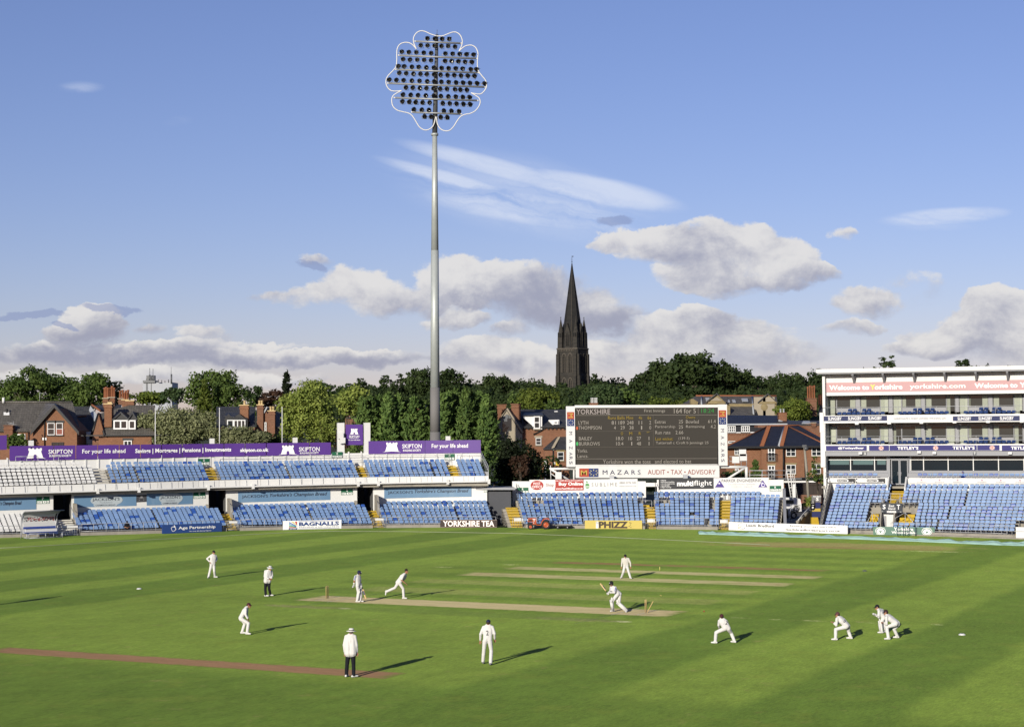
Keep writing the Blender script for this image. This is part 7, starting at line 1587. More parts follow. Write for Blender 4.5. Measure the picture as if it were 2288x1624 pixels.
# the wood that fills the hillside
g_ = np.random.default_rng(4);P_,N_ = [],[]
for i in range(360):
    Y = g_.uniform(430,690);x = g_.uniform(740,2300);p = V(x,900,Y);top = V(x,872 if Y < 500 else 858,Y).z;gzz = hz(p.x,Y);r = g_.uniform(5,8);zc2 = max(gzz + 3,min(gzz + 9,top - r * .8) - g_.uniform(0,3))
    n = 480;d = g_.normal(size=(n,3));d /= np.linalg.norm(d,axis=1)[:,None];d[:,2] = np.abs(d[:,2]) * .8 - .1
    P_.append(np.array([p.x,Y,zc2]) + d * np.array([r,r,r * .85]) * (1 + .2 * np.sin(d[:,:1] * 8 + i) + .15 * np.sin(d[:,2:] * 11)) * g_.uniform(.8,1.05,(n,1)));N_.append(d)
v,f = leaves(np.concatenate(P_),np.concatenate(N_),.95,g_)
o = obj('wooded_hill',npmesh('wooded_hill',v,f,[LM['hill']]));o['kind'] = 'stuff'
# undergrowth behind the left stand, below the boards
P_,N_ = [],[]
for i in range(70):
    x = g_.uniform(560,1230);p = V(x,1000,g_.uniform(206,222));r = g_.uniform(1.2,2.2);n = 240;d = g_.normal(size=(n,3));d /= np.linalg.norm(d,axis=1)[:,None]
    P_.append(np.array([p.x,p.y,g_.uniform(1,5.6)]) + d * r);N_.append(d)
v,f = leaves(np.concatenate(P_),np.concatenate(N_),.36,g_);o = obj('undergrowth',npmesh('undergrowth',v,f,[LM['deep']]));o['kind'] = 'stuff'
# ------------------------------------------------------------------ the yard between the middle stand and the pavilion
ASPH = pmat('asphalt',(.085,.082,.08),.9,.25,.6,bump=.2)
g = MB();pts_ = [SM.pos(M1 + .6,.2,.006),SR.pos(RU0 - .2,.2,.006),SR.pos(RU0 + .2,12,.006),Vector((52,214,.006)),Vector((14,214,.006)),SM.pos(M1 - 2,12,.006)]
g.add(pts_,[tuple(range(6))]);struct('yard',g,ASPH)
ND = lambda x,y,Y: V(*yd(x,y),Y)
t = thing('timber_fence','tall dark brown plank fence closing the yard behind the white van','fence',V(*yd(1000,740),213));x = 640
while x < 1400:
    m = MB();a,b = ND(x,760,213),ND(x + 36,376 + 4 * ((x // 40) % 2),213);m.box(((a.x + b.x) / 2,213 + .03 * ((x // 40) % 2),(a.z + b.z) / 2 - .4),(b.x - a.x,.05,b.z - a.z + .8));m.build('plank',TIMBER,t);x += 40
for y in (400,570):
    m = MB();a,b = ND(640,y,212.9),ND(1400,y,212.9);m.box((a + b) / 2,((b - a).x,.08,.18));m.build('rail',TIMBER,t)
m = MB();a,b = ND(860,745,212),ND(1340,585,212);m.box(((a.x + b.x) / 2,212.2,(a.z + b.z) / 2),(b.x - a.x,.3,b.z - a.z));m.build('base_wall',BRICKD,t)
t = thing('utility_pole','leaning grey wooden utility pole between the brick flats and the pavilion','pole',V(*r5(1668,1150),206))
m = MB();m.tube([V(*r5(1668,1150),206) - Vector((0,0,2)),V(*r5(1640,850),206),V(*r5(1616,600),206)],[.17,.16,.12],8);m.build('pole',pmat('weathered_wood',(.24,.22,.18),.9,.25,1),t)
m = MB();m.box(V(*r5(1617,612),206),(.5,.3,.3));m.lathe(V(*r5(1636,638),205.9),[(.02,-.1),(.28,-.05),(.2,.1)],8,'Y');m.build('pole_fitting',DSTEEL,t)
t = thing('ladder_frame','white caged steel ladder standing at the right end of the middle stand','ladder',V(*r5(1490,1170),184.6));m = MB();LP = lambda x,y,Y=184.6: V(*r5(x,y),Y)
for p in ([(1432,872),(1480,1172)],[(1470,872),(1500,1165)],[(1485,865),(1533,1160)],[(1505,865),(1545,1160)]): m.tube([LP(*p[0]),LP(*p[1])],.055 if p[0][0] < 1480 else .03,5)
m.tube([LP(1430,872),LP(1510,868)],.055,5);m.build('upright',WHITE,t)
for k_ in range(9):
    m = MB();y = 900 + 30 * k_;x = 1436 + 4.6 * k_;m.tube([LP(x,y),LP(x + 34,y)],.022,4);m.build('rung',WHITE,t)
for y in (930,1045): m = MB();x = 1440 + (y - 872) * .15;m.tube([LP(x,y),LP(x + 70,y - 3)],.04,4);m.build('cage_hoop',WHITE,t)
m = MB();m.box(LP(1510,1080,184.4),(.3,.05,1.4));m.build('number_plate',UPVC,t)
# white van, seen from its rear quarter
VW = pmat('van_white',(.58,.58,.58),.25,.03,.5,.5);TYRE = pmat('tyre',(.02,.02,.02),.8,.2);AL = pmat('alloy',(.35,.35,.36),.35,.1,1,.5,.6)
Yv = 204.0;t = thing('white_van','white panel van parked in the yard with its rear to the right','van',ND(800,905,Yv));vz = 0.02 - ND(800,905,Yv).z
W3 = lambda x,y,o=0.0: ND(x,y,Yv + o) + Vector((0,0,vz))
prof = [(250,870),(250,800),(300,770),(420,745),(500,665),(560,640),(640,634),(860,644),(918,660),(934,700),(943,800),(938,870),(925,890),(860,893),(300,893)]
m = MB();m.s = False;P0 = [W3(x,y,.10 if y < 770 else 0) for x,y in prof];P1 = [p + Vector((.1,1.75 - (.2 if y < 770 else 0),0)) for p,(x,y) in zip(P0,prof)]
n = len(prof);m.add(P0 + P1,[tuple(range(n)),tuple(range(n,2 * n))[::-1]] + [(i,n + i,n + (i + 1) % n,(i + 1) % n) for i in range(n)]);m.build('body',VW,t)
for p in ([(520,742),(545,682),(640,676),(797,680),(797,744)],[(430,748),(500,684),(532,682),(506,745)]): m = MB();m.prism([W3(x,y,.0) for x,y in p],(0,.2,0));m.build('window',GLASS,t)
m = MB();m.prism([W3(x,y,-.015) for x,y in ((800,778),(922,775),(922,781),(800,784))],(0,.03,0));m.build('door_rail',BLACK,t)
m = MB();m.prism([W3(x,y,-.03) for x,y in ((936,690),(946,740),(944,745),(930,700))],(0,.2,0));m.build('tail_light',pmat('red_lens',(.4,.02,.02),.3),t)
m = MB();m.prism([W3(x,y,-.03) for x,y in ((860,870),(945,862),(945,888),(860,893))],(0,1.8,0));m.build('bumper',pmat('bumper_grey',(.5,.5,.5),.5),t)
for x in (850,380):
    for o in (-.05,1.5):
        c = W3(x,893,o);c.z = .33;m = MB();m.lathe(c,[(.1,-.02),(.31,-.02),(.33,.04),(.33,.18),(.31,.22),(.1,.22)],18,'Y');m.m = 1;m.lathe(c,[(.001,-.025),(.2,-.03),(.22,-.01)],12,'Y');m.build('wheel',[TYRE,AL],t)
m = MB();c = W3(850,893,-.012);c.z = .36;m.lathe(c,[(.43,-.015),(.36,-.01)],18,'Y');m.build('wheel_arch',BLACK,t)
Yk_ = 191.0;t = thing('black_car','black car parked beside the white van, only its rounded rear in view','car',ND(760,1000,Yk_));kz = .02 - ND(760,1002,Yk_).z
K3 = lambda x,y,o=0.0: ND(x,y,Yk_ + o) + Vector((0,0,kz));CB = pmat('car_black',(.008,.009,.012),.12,.1,1,.6)
prof = [(480,985),(480,910),(520,880),(580,838),(660,828),(740,850),(800,872),(850,888),(866,910),(866,950),(850,985),(830,992),(500,992)]
m = MB();P0 = [K3(x,y,.12 if y < 880 else 0) for x,y in prof];P1 = [p + Vector((.1,1.6 - (.24 if y < 880 else 0),0)) for p,(x,y) in zip(P0,prof)];n = len(prof);m.add(P0 + P1,[tuple(range(n)),tuple(range(n,2 * n))[::-1]] + [(i,n + i,n + (i + 1) % n,(i + 1) % n) for i in range(n)]);m.build('body',CB,t)
m = MB();m.prism([K3(x,y,.08) for x,y in ((560,878),(600,846),(660,840),(720,858),(730,880))],(0,.1,0));m.build('window',GLASS,t)
m = MB();m.prism([K3(x,y,-.02) for x,y in ((835,892),(866,905),(866,925),(840,915))],(0,.3,0));m.build('headlight',AL,t)
for x in (560,800):
    for o in (-.04,1.4): c = K3(x,992,o);c.z = .3;m = MB();m.lathe(c,[(.1,-.02),(.28,-.02),(.3,.03),(.3,.18),(.1,.2)],16,'Y');m.m = 1;m.lathe(c,[(.001,-.025),(.2,-.02)],10,'Y');m.build('wheel',[TYRE,AL],t)
# second dark car glimpsed through the gap by the middle aisle
p = V(*r4(1680,1195),191);t = thing('dark_parked_car','dark car roof and windscreen glimpsed through the opening beside the middle yellow steps','car',Vector((p.x,191,0)))
m = MB();pr = [(-1.9,.35),(-1.9,.85),(-1.2,1.0),(-.7,1.55),(.8,1.6),(1.5,1.05),(1.9,.9),(1.9,.35)];m.prism([Vector((p.x + a,191,b)) for a,b in pr],(0,1.7,0));m.build('body',CB,t)
m = MB();m.prism([Vector((p.x + a,190.97,b)) for a,b in ((-1.0,1.08),(-.62,1.48),(.74,1.52),(1.25,1.1))],(0,.06,0));m.build('window',pmat('sky_glass',(.10,.13,.17),.1,.2),t)
for a in (-1.2,1.2): m = MB();m.lathe(Vector((p.x + a,190.95,.32)),[(.1,-.02),(.3,-.02),(.32,.1),(.1,.2)],14,'Y');m.build('wheel',TYRE,t)
# crowd barrier, ramp wall with its railing, signs
t = thing('crowd_barrier','grey steel crowd barrier end standing in the yard by the black car','barrier',ND(740,1055,186));a = ND(712,1055,186);b = ND(745,1020,191)
m = MB();h = 1.15
for q in (a,b): m.tube([q,q + Vector((0,0,h))],.03,5)
m.tube([a + Vector((0,0,h)),b + Vector((0,0,h))],.03,5);m.tube([a + Vector((0,0,.15)),b + Vector((0,0,.15))],.03,5);m.tube([a + Vector((-.3,0,0)),a + Vector((.35,-.2,0))],.03,5);m.build('frame',STEEL,t)
for k_ in range(1,12): m = MB();q = a + (b - a) * k_ / 12;m.tube([q + Vector((0,0,.15)),q + Vector((0,0,h))],.012,4);m.build('bar',STEEL,t)
t = thing('ramp_wall','sloping concrete ramp wall with a white barred railing in the yard','wall',ND(960,1100,176));pts = [(860,1108,172.5),(915,1060,173.5),(985,985,175.5),(1090,905,178),(1125,900,179)]
m = MB();top = [V(*yd(x,y),Y) for x,y,Y in pts]
for p,q in zip(top[:-1],top[1:]): m.hexa([Vector((p.x,p.y,-.1)),Vector((q.x,q.y,-.1)),Vector((q.x + .1,q.y + .3,-.1)),Vector((p.x + .1,p.y + .3,-.1)),p,q,q + Vector((.1,.3,0)),p + Vector((.1,.3,0))])
m.build('wall',pmat('ochre_render',(.34,.24,.12),.9,.2,.8),t);m = MB()
for p,q in zip(top[:-1],top[1:]): m.tube([p + Vector((0,.15,.06)),q + Vector((0,.15,.06))],.16,5)
m.build('coping',CONC,t);rl = [V(*yd(x,y),Y) for x,y,Y in ((880,1058,173),(950,965,175),(1035,870,177.5),(1088,832,178.5))];m = MB();m.tube(rl,.05,5);m.tube([p - Vector((0,0,.75)) for p in rl],.04,5);m.build('handrail',UPVC,t)
for k_ in range(22): m = MB();f_ = k_ / 21 * 3;i = min(2,int(f_));q = rl[i] + (rl[i + 1] - rl[i]) * (f_ - i);m.tube([q,q - Vector((0,0,.8))],.03,4);m.build('baluster',UPVC,t)
Ys = 177.5;z0,z1 = ND(1130,722,Ys),ND(1300,722,Ys);f = flat(z0,Vector((z1.x,z1.y,z0.z)),ND(1130,597,Ys).z - z0.z)
t = sign('yard_sign','grey East Stand letter S sign over navy panels beside the right seats',f,(.16,.16,.165),[('t','East Stand',.18,1.0,.74,.95,WH,.02),('t','S',.46,.74,.20,.70,WH,.03),('t','Row',.05,.25,.04,.12,WH,.01)],cat='sign')
NV = (.018,.024,.10)
for nm,(x0,x1,y0,y1),col in (('navy_panel',(1172,1290,835,727),NV),('yellow_panel',(1135,1290,893,838),(.42,.31,.05)),('navy_panel',(1135,1290,1000,896),NV)):
    a,b = ND(x0,y0,Ys),ND(x1,y0,Ys);m = MB();zt = ND(x0,y1,Ys).z;m.box(((a.x + b.x) / 2,Ys + .05,(a.z + zt) / 2),(b.x - a.x,.1,zt - a.z));m.build(nm,ink(col),t)
a,b = ND(1132,872,Ys - .02),ND(1170,872,Ys - .02);zt = ND(1132,730,Ys).z;m = MB();m.box(((a.x + b.x) / 2,Ys,(a.z + zt) / 2),(b.x - a.x,.08,zt - a.z));m.build('shop_panel',UPVC,t);m = MB()
for ch_,y in (('H',757),('O',804),('P',850)): v,fc = text2d(ch_,.02);c_ = ND(1151,y,Ys - .06);m.add([c_ + Vector(((p[0] - .5) * .48,0,(p[1] - .5) * .8)) for p in v],fc)
m.build('lettering',BLACK,t);m = MB();m.box((a.x + .6,Ys + .3,.6),(.12,.12,1.8));m.build('post',DSTEEL,t)
t = thing('yellow_steps','yellow painted steps rising at the far left of the right seating bank','steps',ND(1170,1105,174))
for k_ in range(7):
    m = MB();a = ND(1125,1112 - 17 * k_,173 + .35 * k_);b = ND(1262 - 3 * k_,1112 - 17 * k_,173 + .35 * k_);m.box(((a.x + b.x) / 2,a.y + .25,a.z / 2 + .0),(b.x - a.x,.5,max(.1,a.z + .1)));m.build('step',YEL,t)
# ------------------------------------------------------------------ tractor with a flat trailer
Yt = G(*tz(240,536)).y - 1.3;base = Vector((V(*tz(420,536),Yt).x,Yt,0));OR_ = pmat('tractor_orange',(.38,.07,.016),.4,.1,2,.4)
tzz = -V(*tz(420,536),Yt).z;TP = lambda x,y,o=0.0: V(*tz(x,y),Yt) + Vector((0,o,tzz + .0))
t = thing('tractor','orange tractor with a rollover bar parked by the boundary boards','tractor',base)
m = MB();m.prism([TP(*q,.25) for q in ((165,345),(172,300),(200,285),(290,278),(372,280),(376,330),(376,425),(290,428),(290,372),(180,368))],(0,.62,0));m.build('bonnet',OR_,t)
m = MB();m.prism([TP(*q,.22) for q in ((195,325),(215,316),(285,322),(280,352),(210,355))],(0,.68,0));m.build('grille',BLACK,t)
m = MB();m.prism([TP(*q,.24) for q in ((290,296),(355,298),(355,318),(290,316))],(0,.02,0));m.prism([TP(*q,.24) for q in ((308,328),(340,330),(340,350),(308,348))],(0,.02,0));m.build('decal',UPVC,t)
m = MB();m.ball(TP(178,322,.2),.07,8,5);m.ball(TP(315,388,.22),.06,8,5);m.build('lamp',UPVC,t)
m = MB();m.prism([TP(*q,.3) for q in ((168,378),(375,400),(480,430),(480,455),(370,460),(290,445),(172,420))],(0,.55,0));m.build('chassis',BLACK,t)
m = MB();m.prism([TP(*q,.1) for q in ((372,425),(480,432),(480,448),(372,442))],(0,.95,0));m.build('footplate',OR_,t)
m = MB();arc = [(470,430),(490,360),(515,315),(555,288),(660,286),(680,318)];inn_ = [(668,330),(650,308),(570,306),(535,330),(512,370),(492,432)]
m.prism([TP(*q,.02) for q in arc + inn_],(0,.30,0));m.prism([TP(*q,.88) for q in arc + inn_],(0,.30,0));m.build('mudguard',OR_,t)
m = MB();m.box(TP(470,335,.6),(.38,.42,.1));m.box(TP(500,290,.6),(.08,.42,.42));m.build('driver_seat',SEAT_NEW,t)
m = MB();m.tube([TP(388,395,.58),TP(420,290,.58),TP(425,255,.58)],.035,5);m.build('steering_column',BLACK,t);m = MB();c = TP(430,248,.58)
m.tube([c + Vector((.19 * math.cos(a),.19 * math.sin(a),.08 * math.cos(a))) for a in np.linspace(0,6.3,15)],.016,5);m.build('steering_wheel',BLACK,t)
m = MB();m.tube([TP(648,300,.25),TP(648,160,.25),TP(648,160,.95),TP(648,300,.95)],.035,6);m.box(TP(650,158,.6),(.14,.5,.16));m.tube([TP(640,200,.25),TP(632,270,.25)],.02,4);m.build('roll_bar',BLACK,t)
m = MB();m.tube([TP(655,348,.5),TP(800,348,.5)],.03,5);m.tube([TP(690,300,.5),TP(672,330,.5)],.03,5);m.build('linkage',BLACK,t)
def wheel(x,y,r,wd,o,t,hub):
    c = TP(x,y,o);c.z = r;m = MB();m.lathe(c,[(r * .55,-.01),(r * .8,-.035),(r * .95,-.02),(r,.05),(r,wd - .05),(r * .95,wd),(r * .5,wd)],22,'Y');w = m.build('wheel',TYRE,t)
    m = MB();m.lathe(c,[(.001,.05),(r * .18,-.02),(r * .3,.02),(r * .5,.03),(r * .6,-.03),(r * .62,.02)],16,'Y');m.build('rim',hub,w)
    m = MB()
    for k in range(16): a = 2 * math.pi * k / 16;m.box(c + Vector((r * math.cos(a),wd / 2,r * math.sin(a))),(.05,wd * .95,.035),(-math.sin(a),0,math.cos(a)),(0,1,0),(math.cos(a),0,math.sin(a)))
    m.build('tread',TYRE,w)
for o in (-.02,1.0): wheel(238,480,.255,.2,o,t,OR_)
for o in (-.06,.94): wheel(592,437,.445,.32,o,t,OR_)
t = thing('flat_trailer','low flat implement trailer with small black wheels hitched behind the orange tractor','trailer',base + Vector((2.4,0,0)))
m = MB();m.box((TP(980,447,.6).x,Yt + .6,TP(980,447).z),(1.55,1.1,.06));m.tube([TP(690,452,.6),TP(820,447,.6)],.035,5);m.build('deck',pmat('worn_metal',(.20,.19,.17),.6,.3,3),t)
m = MB();m.tube([TP(860,455,.3),TP(870,495,.3),TP(1085,495,.3),TP(1100,455,.3)],.04,5);m.tube([TP(860,455,.95),TP(870,495,.95),TP(1085,495,.95),TP(1100,455,.95)],.04,5);m.build('chassis',BLACK,t)
for x in (865,1085):
    for o in (.05,.95): c = TP(x,500,o);c.z = .17;m = MB();m.lathe(c,[(.03,-.01),(.15,-.01),(.17,.03),(.17,.14),(.15,.17),(.02,.17)],14,'Y');w = m.build('wheel',TYRE,t);m = MB();m.lathe(c,[(.001,-.03),(.05,-.02),(.07,0)],10,'Y');m.build('rim',AL,w)
# ------------------------------------------------------------------ team dugout at the left edge of the field
A,B = G(*dg(320,772)),G(*dg(1068,738));LD = (B - A).length;ux = (B - A).normalized();un = Vector((-ux.y,ux.x,0));un = un if un.y > 0 else -un
DP = lambda s,d,z: A + ux * (s * LD) + un * d + Vector((0,0,z))
t = thing('dugout','curved white and clear team dugout bench with blue edging by the white seats','dugout',A)
prof = [(1.35,.45),(1.38,1.0),(1.36,1.5),(1.28,1.9),(1.08,2.2),(.78,2.42),(.42,2.52),(.05,2.54)]
def shell(name,i0,i1,s0,s1,mat,th=.04,parent=None):
    m = MB()
    for (d0,z0),(d1,z1) in zip(prof[i0:i1],prof[i0 + 1:i1 + 1]): m.hexa([DP(s0,d0,z0),DP(s1,d0,z0),DP(s1,d0 + th,z0),DP(s0,d0 + th,z0),DP(s0,d1,z1),DP(s1,d1,z1),DP(s1,d1 + th,z1 + th),DP(s0,d1 + th,z1 + th)])
    return m.build(name,mat,parent or t)
POLY = pmat('clear_sheet',(.50,.52,.50),.3,.08,1,.5);shell('back_panel',0,2,-.03,.97,UPVC);pp = shell('printed_panel',2,4,-.03,.97,UPVC);shell('roof_shell',4,7,-.06,1.06,POLY);R = random.Random(8)
m = MB()
for k_ in range(150):
    s = R.uniform(-.01,.92);h_ = R.random();d0,z0 = 1.36 - .08 * h_,1.52 + .38 * h_;m.m = 0 if (s < .12 or R.random() < .45) else 1;w = R.uniform(.02,.045);m.add([DP(s,d0 - .02,z0),DP(s + w,d0 - .02,z0),DP(s + w,d0 - .035,z0 + .05),DP(s,d0 - .035,z0 + .05)],[(0,1,2,3)])
m.build('print',[ink((.05,.05,.06)),ink((.45,.08,.08))],pp)
BLB = pmat('blue_edging',(.045,.08,.30),.5,.05)
for nm,s0,s1,d0,d1,z0,z1,mt in (('backrest',-.02,.96,1.18,1.30,.98,1.38,UPVC),('backrest_edge',-.02,.97,1.12,1.2,.86,1.06,BLB),('bench_front',.0,.96,.75,.83,.58,.84,UPVC),('bench_seat',-.01,.98,.70,1.2,.50,.57,BLB)): m = MB();m.hexa([DP(s0,d0,z0),DP(s1,d0,z0),DP(s1,d1,z0),DP(s0,d1,z0),DP(s0,d0,z1),DP(s1,d0,z1),DP(s1,d1,z1),DP(s0,d1,z1)]);m.build(nm,mt,t)
for s in (.14,.46,.80): m = MB();m.hexa([DP(s - .12,.2,.38),DP(s + .12,.2,.38),DP(s + .12,.55,.38),DP(s - .12,.55,.38),DP(s - .12,.2,.42),DP(s + .12,.2,.42),DP(s + .12,.55,.42),DP(s - .12,.55,.42)]);m.build('foot_shelf',BLB,t)
m = MB()
for z in (.05,.47): m.tube([DP(0,0,z),DP(1,0,z)],.03,5);m.tube([DP(0,1.35,z),DP(1,1.35,z)],.03,5)
for s in (0,.25,.5,.75,1.0): m.tube([DP(s,0,0),DP(s,0,.47)],.025,4);m.tube([DP(s,0,.05),DP(s,1.35,.05)],.025,4);m.tube([DP(s,0,.4),DP(min(1,s + .08),.3,.05)],.02,4)
m.build('base_frame',STEEL,t)
for s in (-.06,1.03):
    m = MB();m.tube([DP(s,d,z) for d,z in [(1.38,0)] + prof],.05,5);m.tube([DP(s,.02,0),DP(s,.02,.5)],.04,5);m.build('end_hoop',STEEL,t)
m = MB();m.tube([DP(-.07,.0,2.54),DP(1.08,.0,2.54)],.05,5);m.build('roof_edge',GREY,t)
# ------------------------------------------------------------------ wickets, bails, ball, bats, marker discs
WOOD = pmat('stump_wood',(.52,.36,.15),.5,.1,6,.4)
def stump(parent,p,top,nm='stump'):
    m = MB();m.tube([p - Vector((0,0,.02)),p + (top - p) * .97,top],[.019,.019,.013],8);return m.build(nm,WOOD,parent)
base = L2W(-10.06,0);t = thing('wicket','intact wicket of three stumps with bails at the left end of the pitch','wicket',base)
for b in (-.115,0,.115): p = L2W(-10.06,b);stump(t,p,p + Vector((0,0,.711)))
for b in (-.055,.058): p = L2W(-10.06,b,.718);m = MB();m.tube([p - PN * .052,p + PN * .052],.011,6);m.build('bail',WOOD,t)
base = G(2581 / 1.79016,2450.7 / 1.79016);t = thing('broken_wicket','broken wicket at the right end of the pitch, one stump knocked over','wicket',base)
stump(t,base,base + Vector((-.005,0,.711)));p2 = G(2587 / 1.79016,2449 / 1.79016);stump(t,p2,p2 + Vector((-.03,.05,.70)));p3 = p2 + Vector((0,-.05,0))
e_ = V(2613 / 1.79016,2403 / 1.79016,p3.y + .15);stump(t,p3,p3 + (e_ - p3).normalized() * .71,'leaning_stump')
p = V(2643 / 1.79016,2380.5 / 1.79016,101);b_ = thing('flying_bail','pale wooden bail flying through the air beyond the broken wicket','bail',p);m = MB();m.tube([p - Vector((.055,.0,-.008)),p - Vector((.03,0,-.006)),p + Vector((.03,0,-.006)),p + Vector((.055,0,-.008))],[.008,.016,.016,.008],6);m.build('bail',WOOD,b_)
p = V(2639 / 1.79016,2276.5 / 1.79016,113); 
p = V(2816 / 1.79016,2443.5 / 1.79016,92);m = MB();m.ball(p,.037,14,8);tag(m.build('cricket_ball',pmat('red_leather',(.33,.025,.02),.35,.1,8,.5)),'small red cricket ball in the air left of the fielder numbered 12','ball')
m = MB();q = G(2639 / 1.79016,2280 / 1.79016);m.tube([q,q + Vector((0,0,.24))],.022,6);tag(m.build('marker_peg',pmat('peg',(.7,.6,.2),.6)),'tiny pale peg standing on the pale strip right of the farthest facing fielder','peg')
for (x,y),lab in (((311,1315.5),'white marker disc on the grass left of the umpire'),((2149.5,1418),'white marker disc on the grass to the right of the crouching slips'),((1932,1275.5),'small dark disc lying on the grass far to the right')):
    p = G(x,y);m = MB();m.lathe(p,[(.16,.0),(.17,.02),(.09,.07),(.05,.07)],14);m.v = m.v;tag(m.build('marker_disc',UPVC if 'white' in lab else DSTEEL),lab,'marker disc','marker discs on the grass')
t = thing('practice_stumps','spare dark stumps standing in a row before the sage green board','wicket',G(1990,1197.2))
for x in (734,785,822,886): a = G(*r6(x,1565)) - Vector((0,.25,0));m = MB();m.tube([a,a + Vector((0,0,.92))],.035,6);m.build('stump',pmat('navy_stump',(.02,.025,.07),.5),t)
# ------------------------------------------------------------------ people
def cloth(name,col,k=.35):
    m = pmat(name,col,.85,.04,2.0,.15,bump=k,bscale=9.0);return m
CL = {'white': cloth('white_flannel',(.60,.59,.56)),'cream': cloth('cream_knit',(.54,.52,.45)),'black': cloth('black_trousers',(.012,.013,.017)),'skin': pmat('skin',(.34,.17,.10),.55,.08,6,.3),'shoe': pmat('white_shoe',(.62,.61,.58),.5,.08,6),'dark': cloth('dark_clothes',(.012,.012,.014)),
      'stripe': pmat('blue_stripe',(.05,.08,.30),.8),'blue': cloth('blue_shirt',(.04,.12,.55)),'grey': pmat('grey_shoe',(.16,.16,.16),.6),'ochre': pmat('ochre_shoe',(.65,.40,.10),.6)}
MAROON,BLKC,NAVYC = (.055,.012,.018),(.010,.010,.012),(.012,.015,.045)
def person(label,Z,fl_,fr_,J,face,tl,tr,hd=('cap',BLKC),top='white',legs='white',shoe='shoe',sleeve='long',gloves=None,pads=(),number=None,hem=0.0,group=None,lift=0,slim=1.0,stripes=False,Yoff=0.0,on=None,hair=(.03,.018,.010)):
    gl,gr = (G(*Z(*fl_)),G(*Z(*fr_))) if on is None else on
    if lift: 
        if lift == 'l': gl = V(*Z(*fl_),gr.y + .12)
        else: gr = V(*Z(*fr_),gl.y + .12)
    Yc_ = (gl.y + gr.y) / 2 if not lift else (gr.y if lift == 'l' else gl.y)
    base = Vector(((gl.x + gr.x) / 2,Yc_,0 if on is None else min(gl.z,gr.z))) if not lift else Vector(((gr if lift == 'l' else gl).x,Yc_,0))
    t = thing('person',label,'person',base,group)
    p = {k: V(*Z(q[0],q[1]),Yc_ + (q[2] if len(q) > 2 else 0)) for k,q in J.items()}
    f = Vector(face).normalized();side = f.cross(Vector((0,0,1))).normalized();up = side.cross(f).normalized()
    tl,tr = Vector(tl).normalized(),Vector(tr).normalized()
    al_,ar_ = gl + Vector((0,0,.10)),gr + Vector((0,0,.10))
    if lift == 'l': al_ = gl
    if lift == 'r': ar_ = gr
    caps = [];c = lambda a,ra,b,rb,tag_: caps.append((Vector(a),ra * slim,Vector(b),rb * slim,tag_))
    hdc = p['head'];ha = (p['hr'] - p['hl']).normalized();sa = (p['sr'] - p['sl']).normalized();tp,lg = top,legs
    c(p['neck'] - (p['neck'] - p['chest']) * .15,.062,hdc - up * .05,.058,'skin')
    sp_ = p['chest'] - p['pel'];br = .125
    for sg in (-1,1):
        hp,cp = p['pel'] + ha * sg * .075,p['chest'] + sa * sg * .085;mid = (hp + cp) / 2
        c(hp + (cp - hp) * .18,.122 + hem * .5,mid,.118 + hem,tp);c(mid,.118 + hem,cp,.130,tp);c(cp,.130,p['neck'] + sa * sg * .06 - (p['neck'] - p['chest']) * .18,.085,tp)
        if hem: c(hp - (cp - hp) * .02,.135 + hem,mid,.12 + hem,tp)
        c(hp,.125,hp - sp_.normalized() * .02,.12,lg)
    c(p['pel'] + sp_ * .15,.13,p['chest'],.138,tp);c(p['chest'],.138,p['neck'] - (p['neck'] - p['chest']) * .3,.10,tp)
    for s_,S_ in (('l',p['sl']),('r',p['sr'])):
        e,w = p['e' + s_],p['w' + s_];arm = S_.lerp(e,.82)
        c(S_,.073,p['neck'] - (p['neck'] - p['chest']) * .2,.085,tp);c(S_,.072,e if sleeve == 'long' else arm,.062,tp)
        if sleeve == 'short': c(arm,.047,e,.044,'skin')
        fw = e.lerp(w,.86);c(e,.060 if sleeve == 'long' else .046,fw,.048 if sleeve == 'long' else .034,tp if sleeve == 'long' else 'skin');c(fw,.033,w,.028,'skin')
        if stripes: nrm_ = Vector((0,-1,.3)).normalized();c(S_ + nrm_ * .045,.034,S_.lerp(e,.8) + nrm_ * .04,.028,'stripe')
        h,k,a = p['h' + s_],p['k' + s_],al_ if s_ == 'l' else ar_
        c(h,.108,k,.080,lg);c(k,.080,k.lerp(a,.45),.082,lg);c(k.lerp(a,.45),.082,a + (k - a) * .02,.074 if legs != 'skin' else .04,lg)
        td = tl if s_ == 'l' else tr;foot = a - Vector((0,0,.05)) if not (lift == s_) else a
        c(foot - td * .06,.048,foot + td * .05,.050,shoe);c(foot + td * .05,.050,foot + td * .17,.040,shoe)
    for q in (-1,1): c(hdc + side * q * .077 - up * .01,.022,hdc + side * q * .082 + up * .02,.020,'skin')
    c(hdc + f * .095 + up * .005,.014,hdc + f * .118 - up * .022,.017,'skin');c(hdc + f * .05 - up * .085,.045,hdc + f * .075 - up * .09,.036,'skin')
    m = MB()
    for a,ra,b,rb,_ in caps:
        d = (b - a);L = d.length;M = d.to_track_quat('Z','Y').to_matrix() if L > 1e-5 else Matrix.Identity(3);n = 9
        prof = [(ra * math.sin(q) + 1e-4,-ra * math.cos(q)) for q in (0,.5,1.0,1.4)] + [(rb * math.sin(q) + 1e-4,L - rb * math.cos(q)) for q in (1.7,2.1,2.6,3.14)]
        o = len(m.v);m.lathe(a,prof,n,M=M);m.f.append([o + i for i in range(n)][::-1]);m.f.append([o + 7 * n + i for i in range(n)]);m.mi += [0,0];m.sm += [True,True]
    M3 = Matrix((side,f,up)).transposed();o = len(m.v);m.ball(hdc,(.078,.097,.118),14,10,M3)
    me = bpy.data.meshes.new('tmp');me.from_pydata([tuple(Vector(q) - base) for q in m.v],[],m.f);me.update()
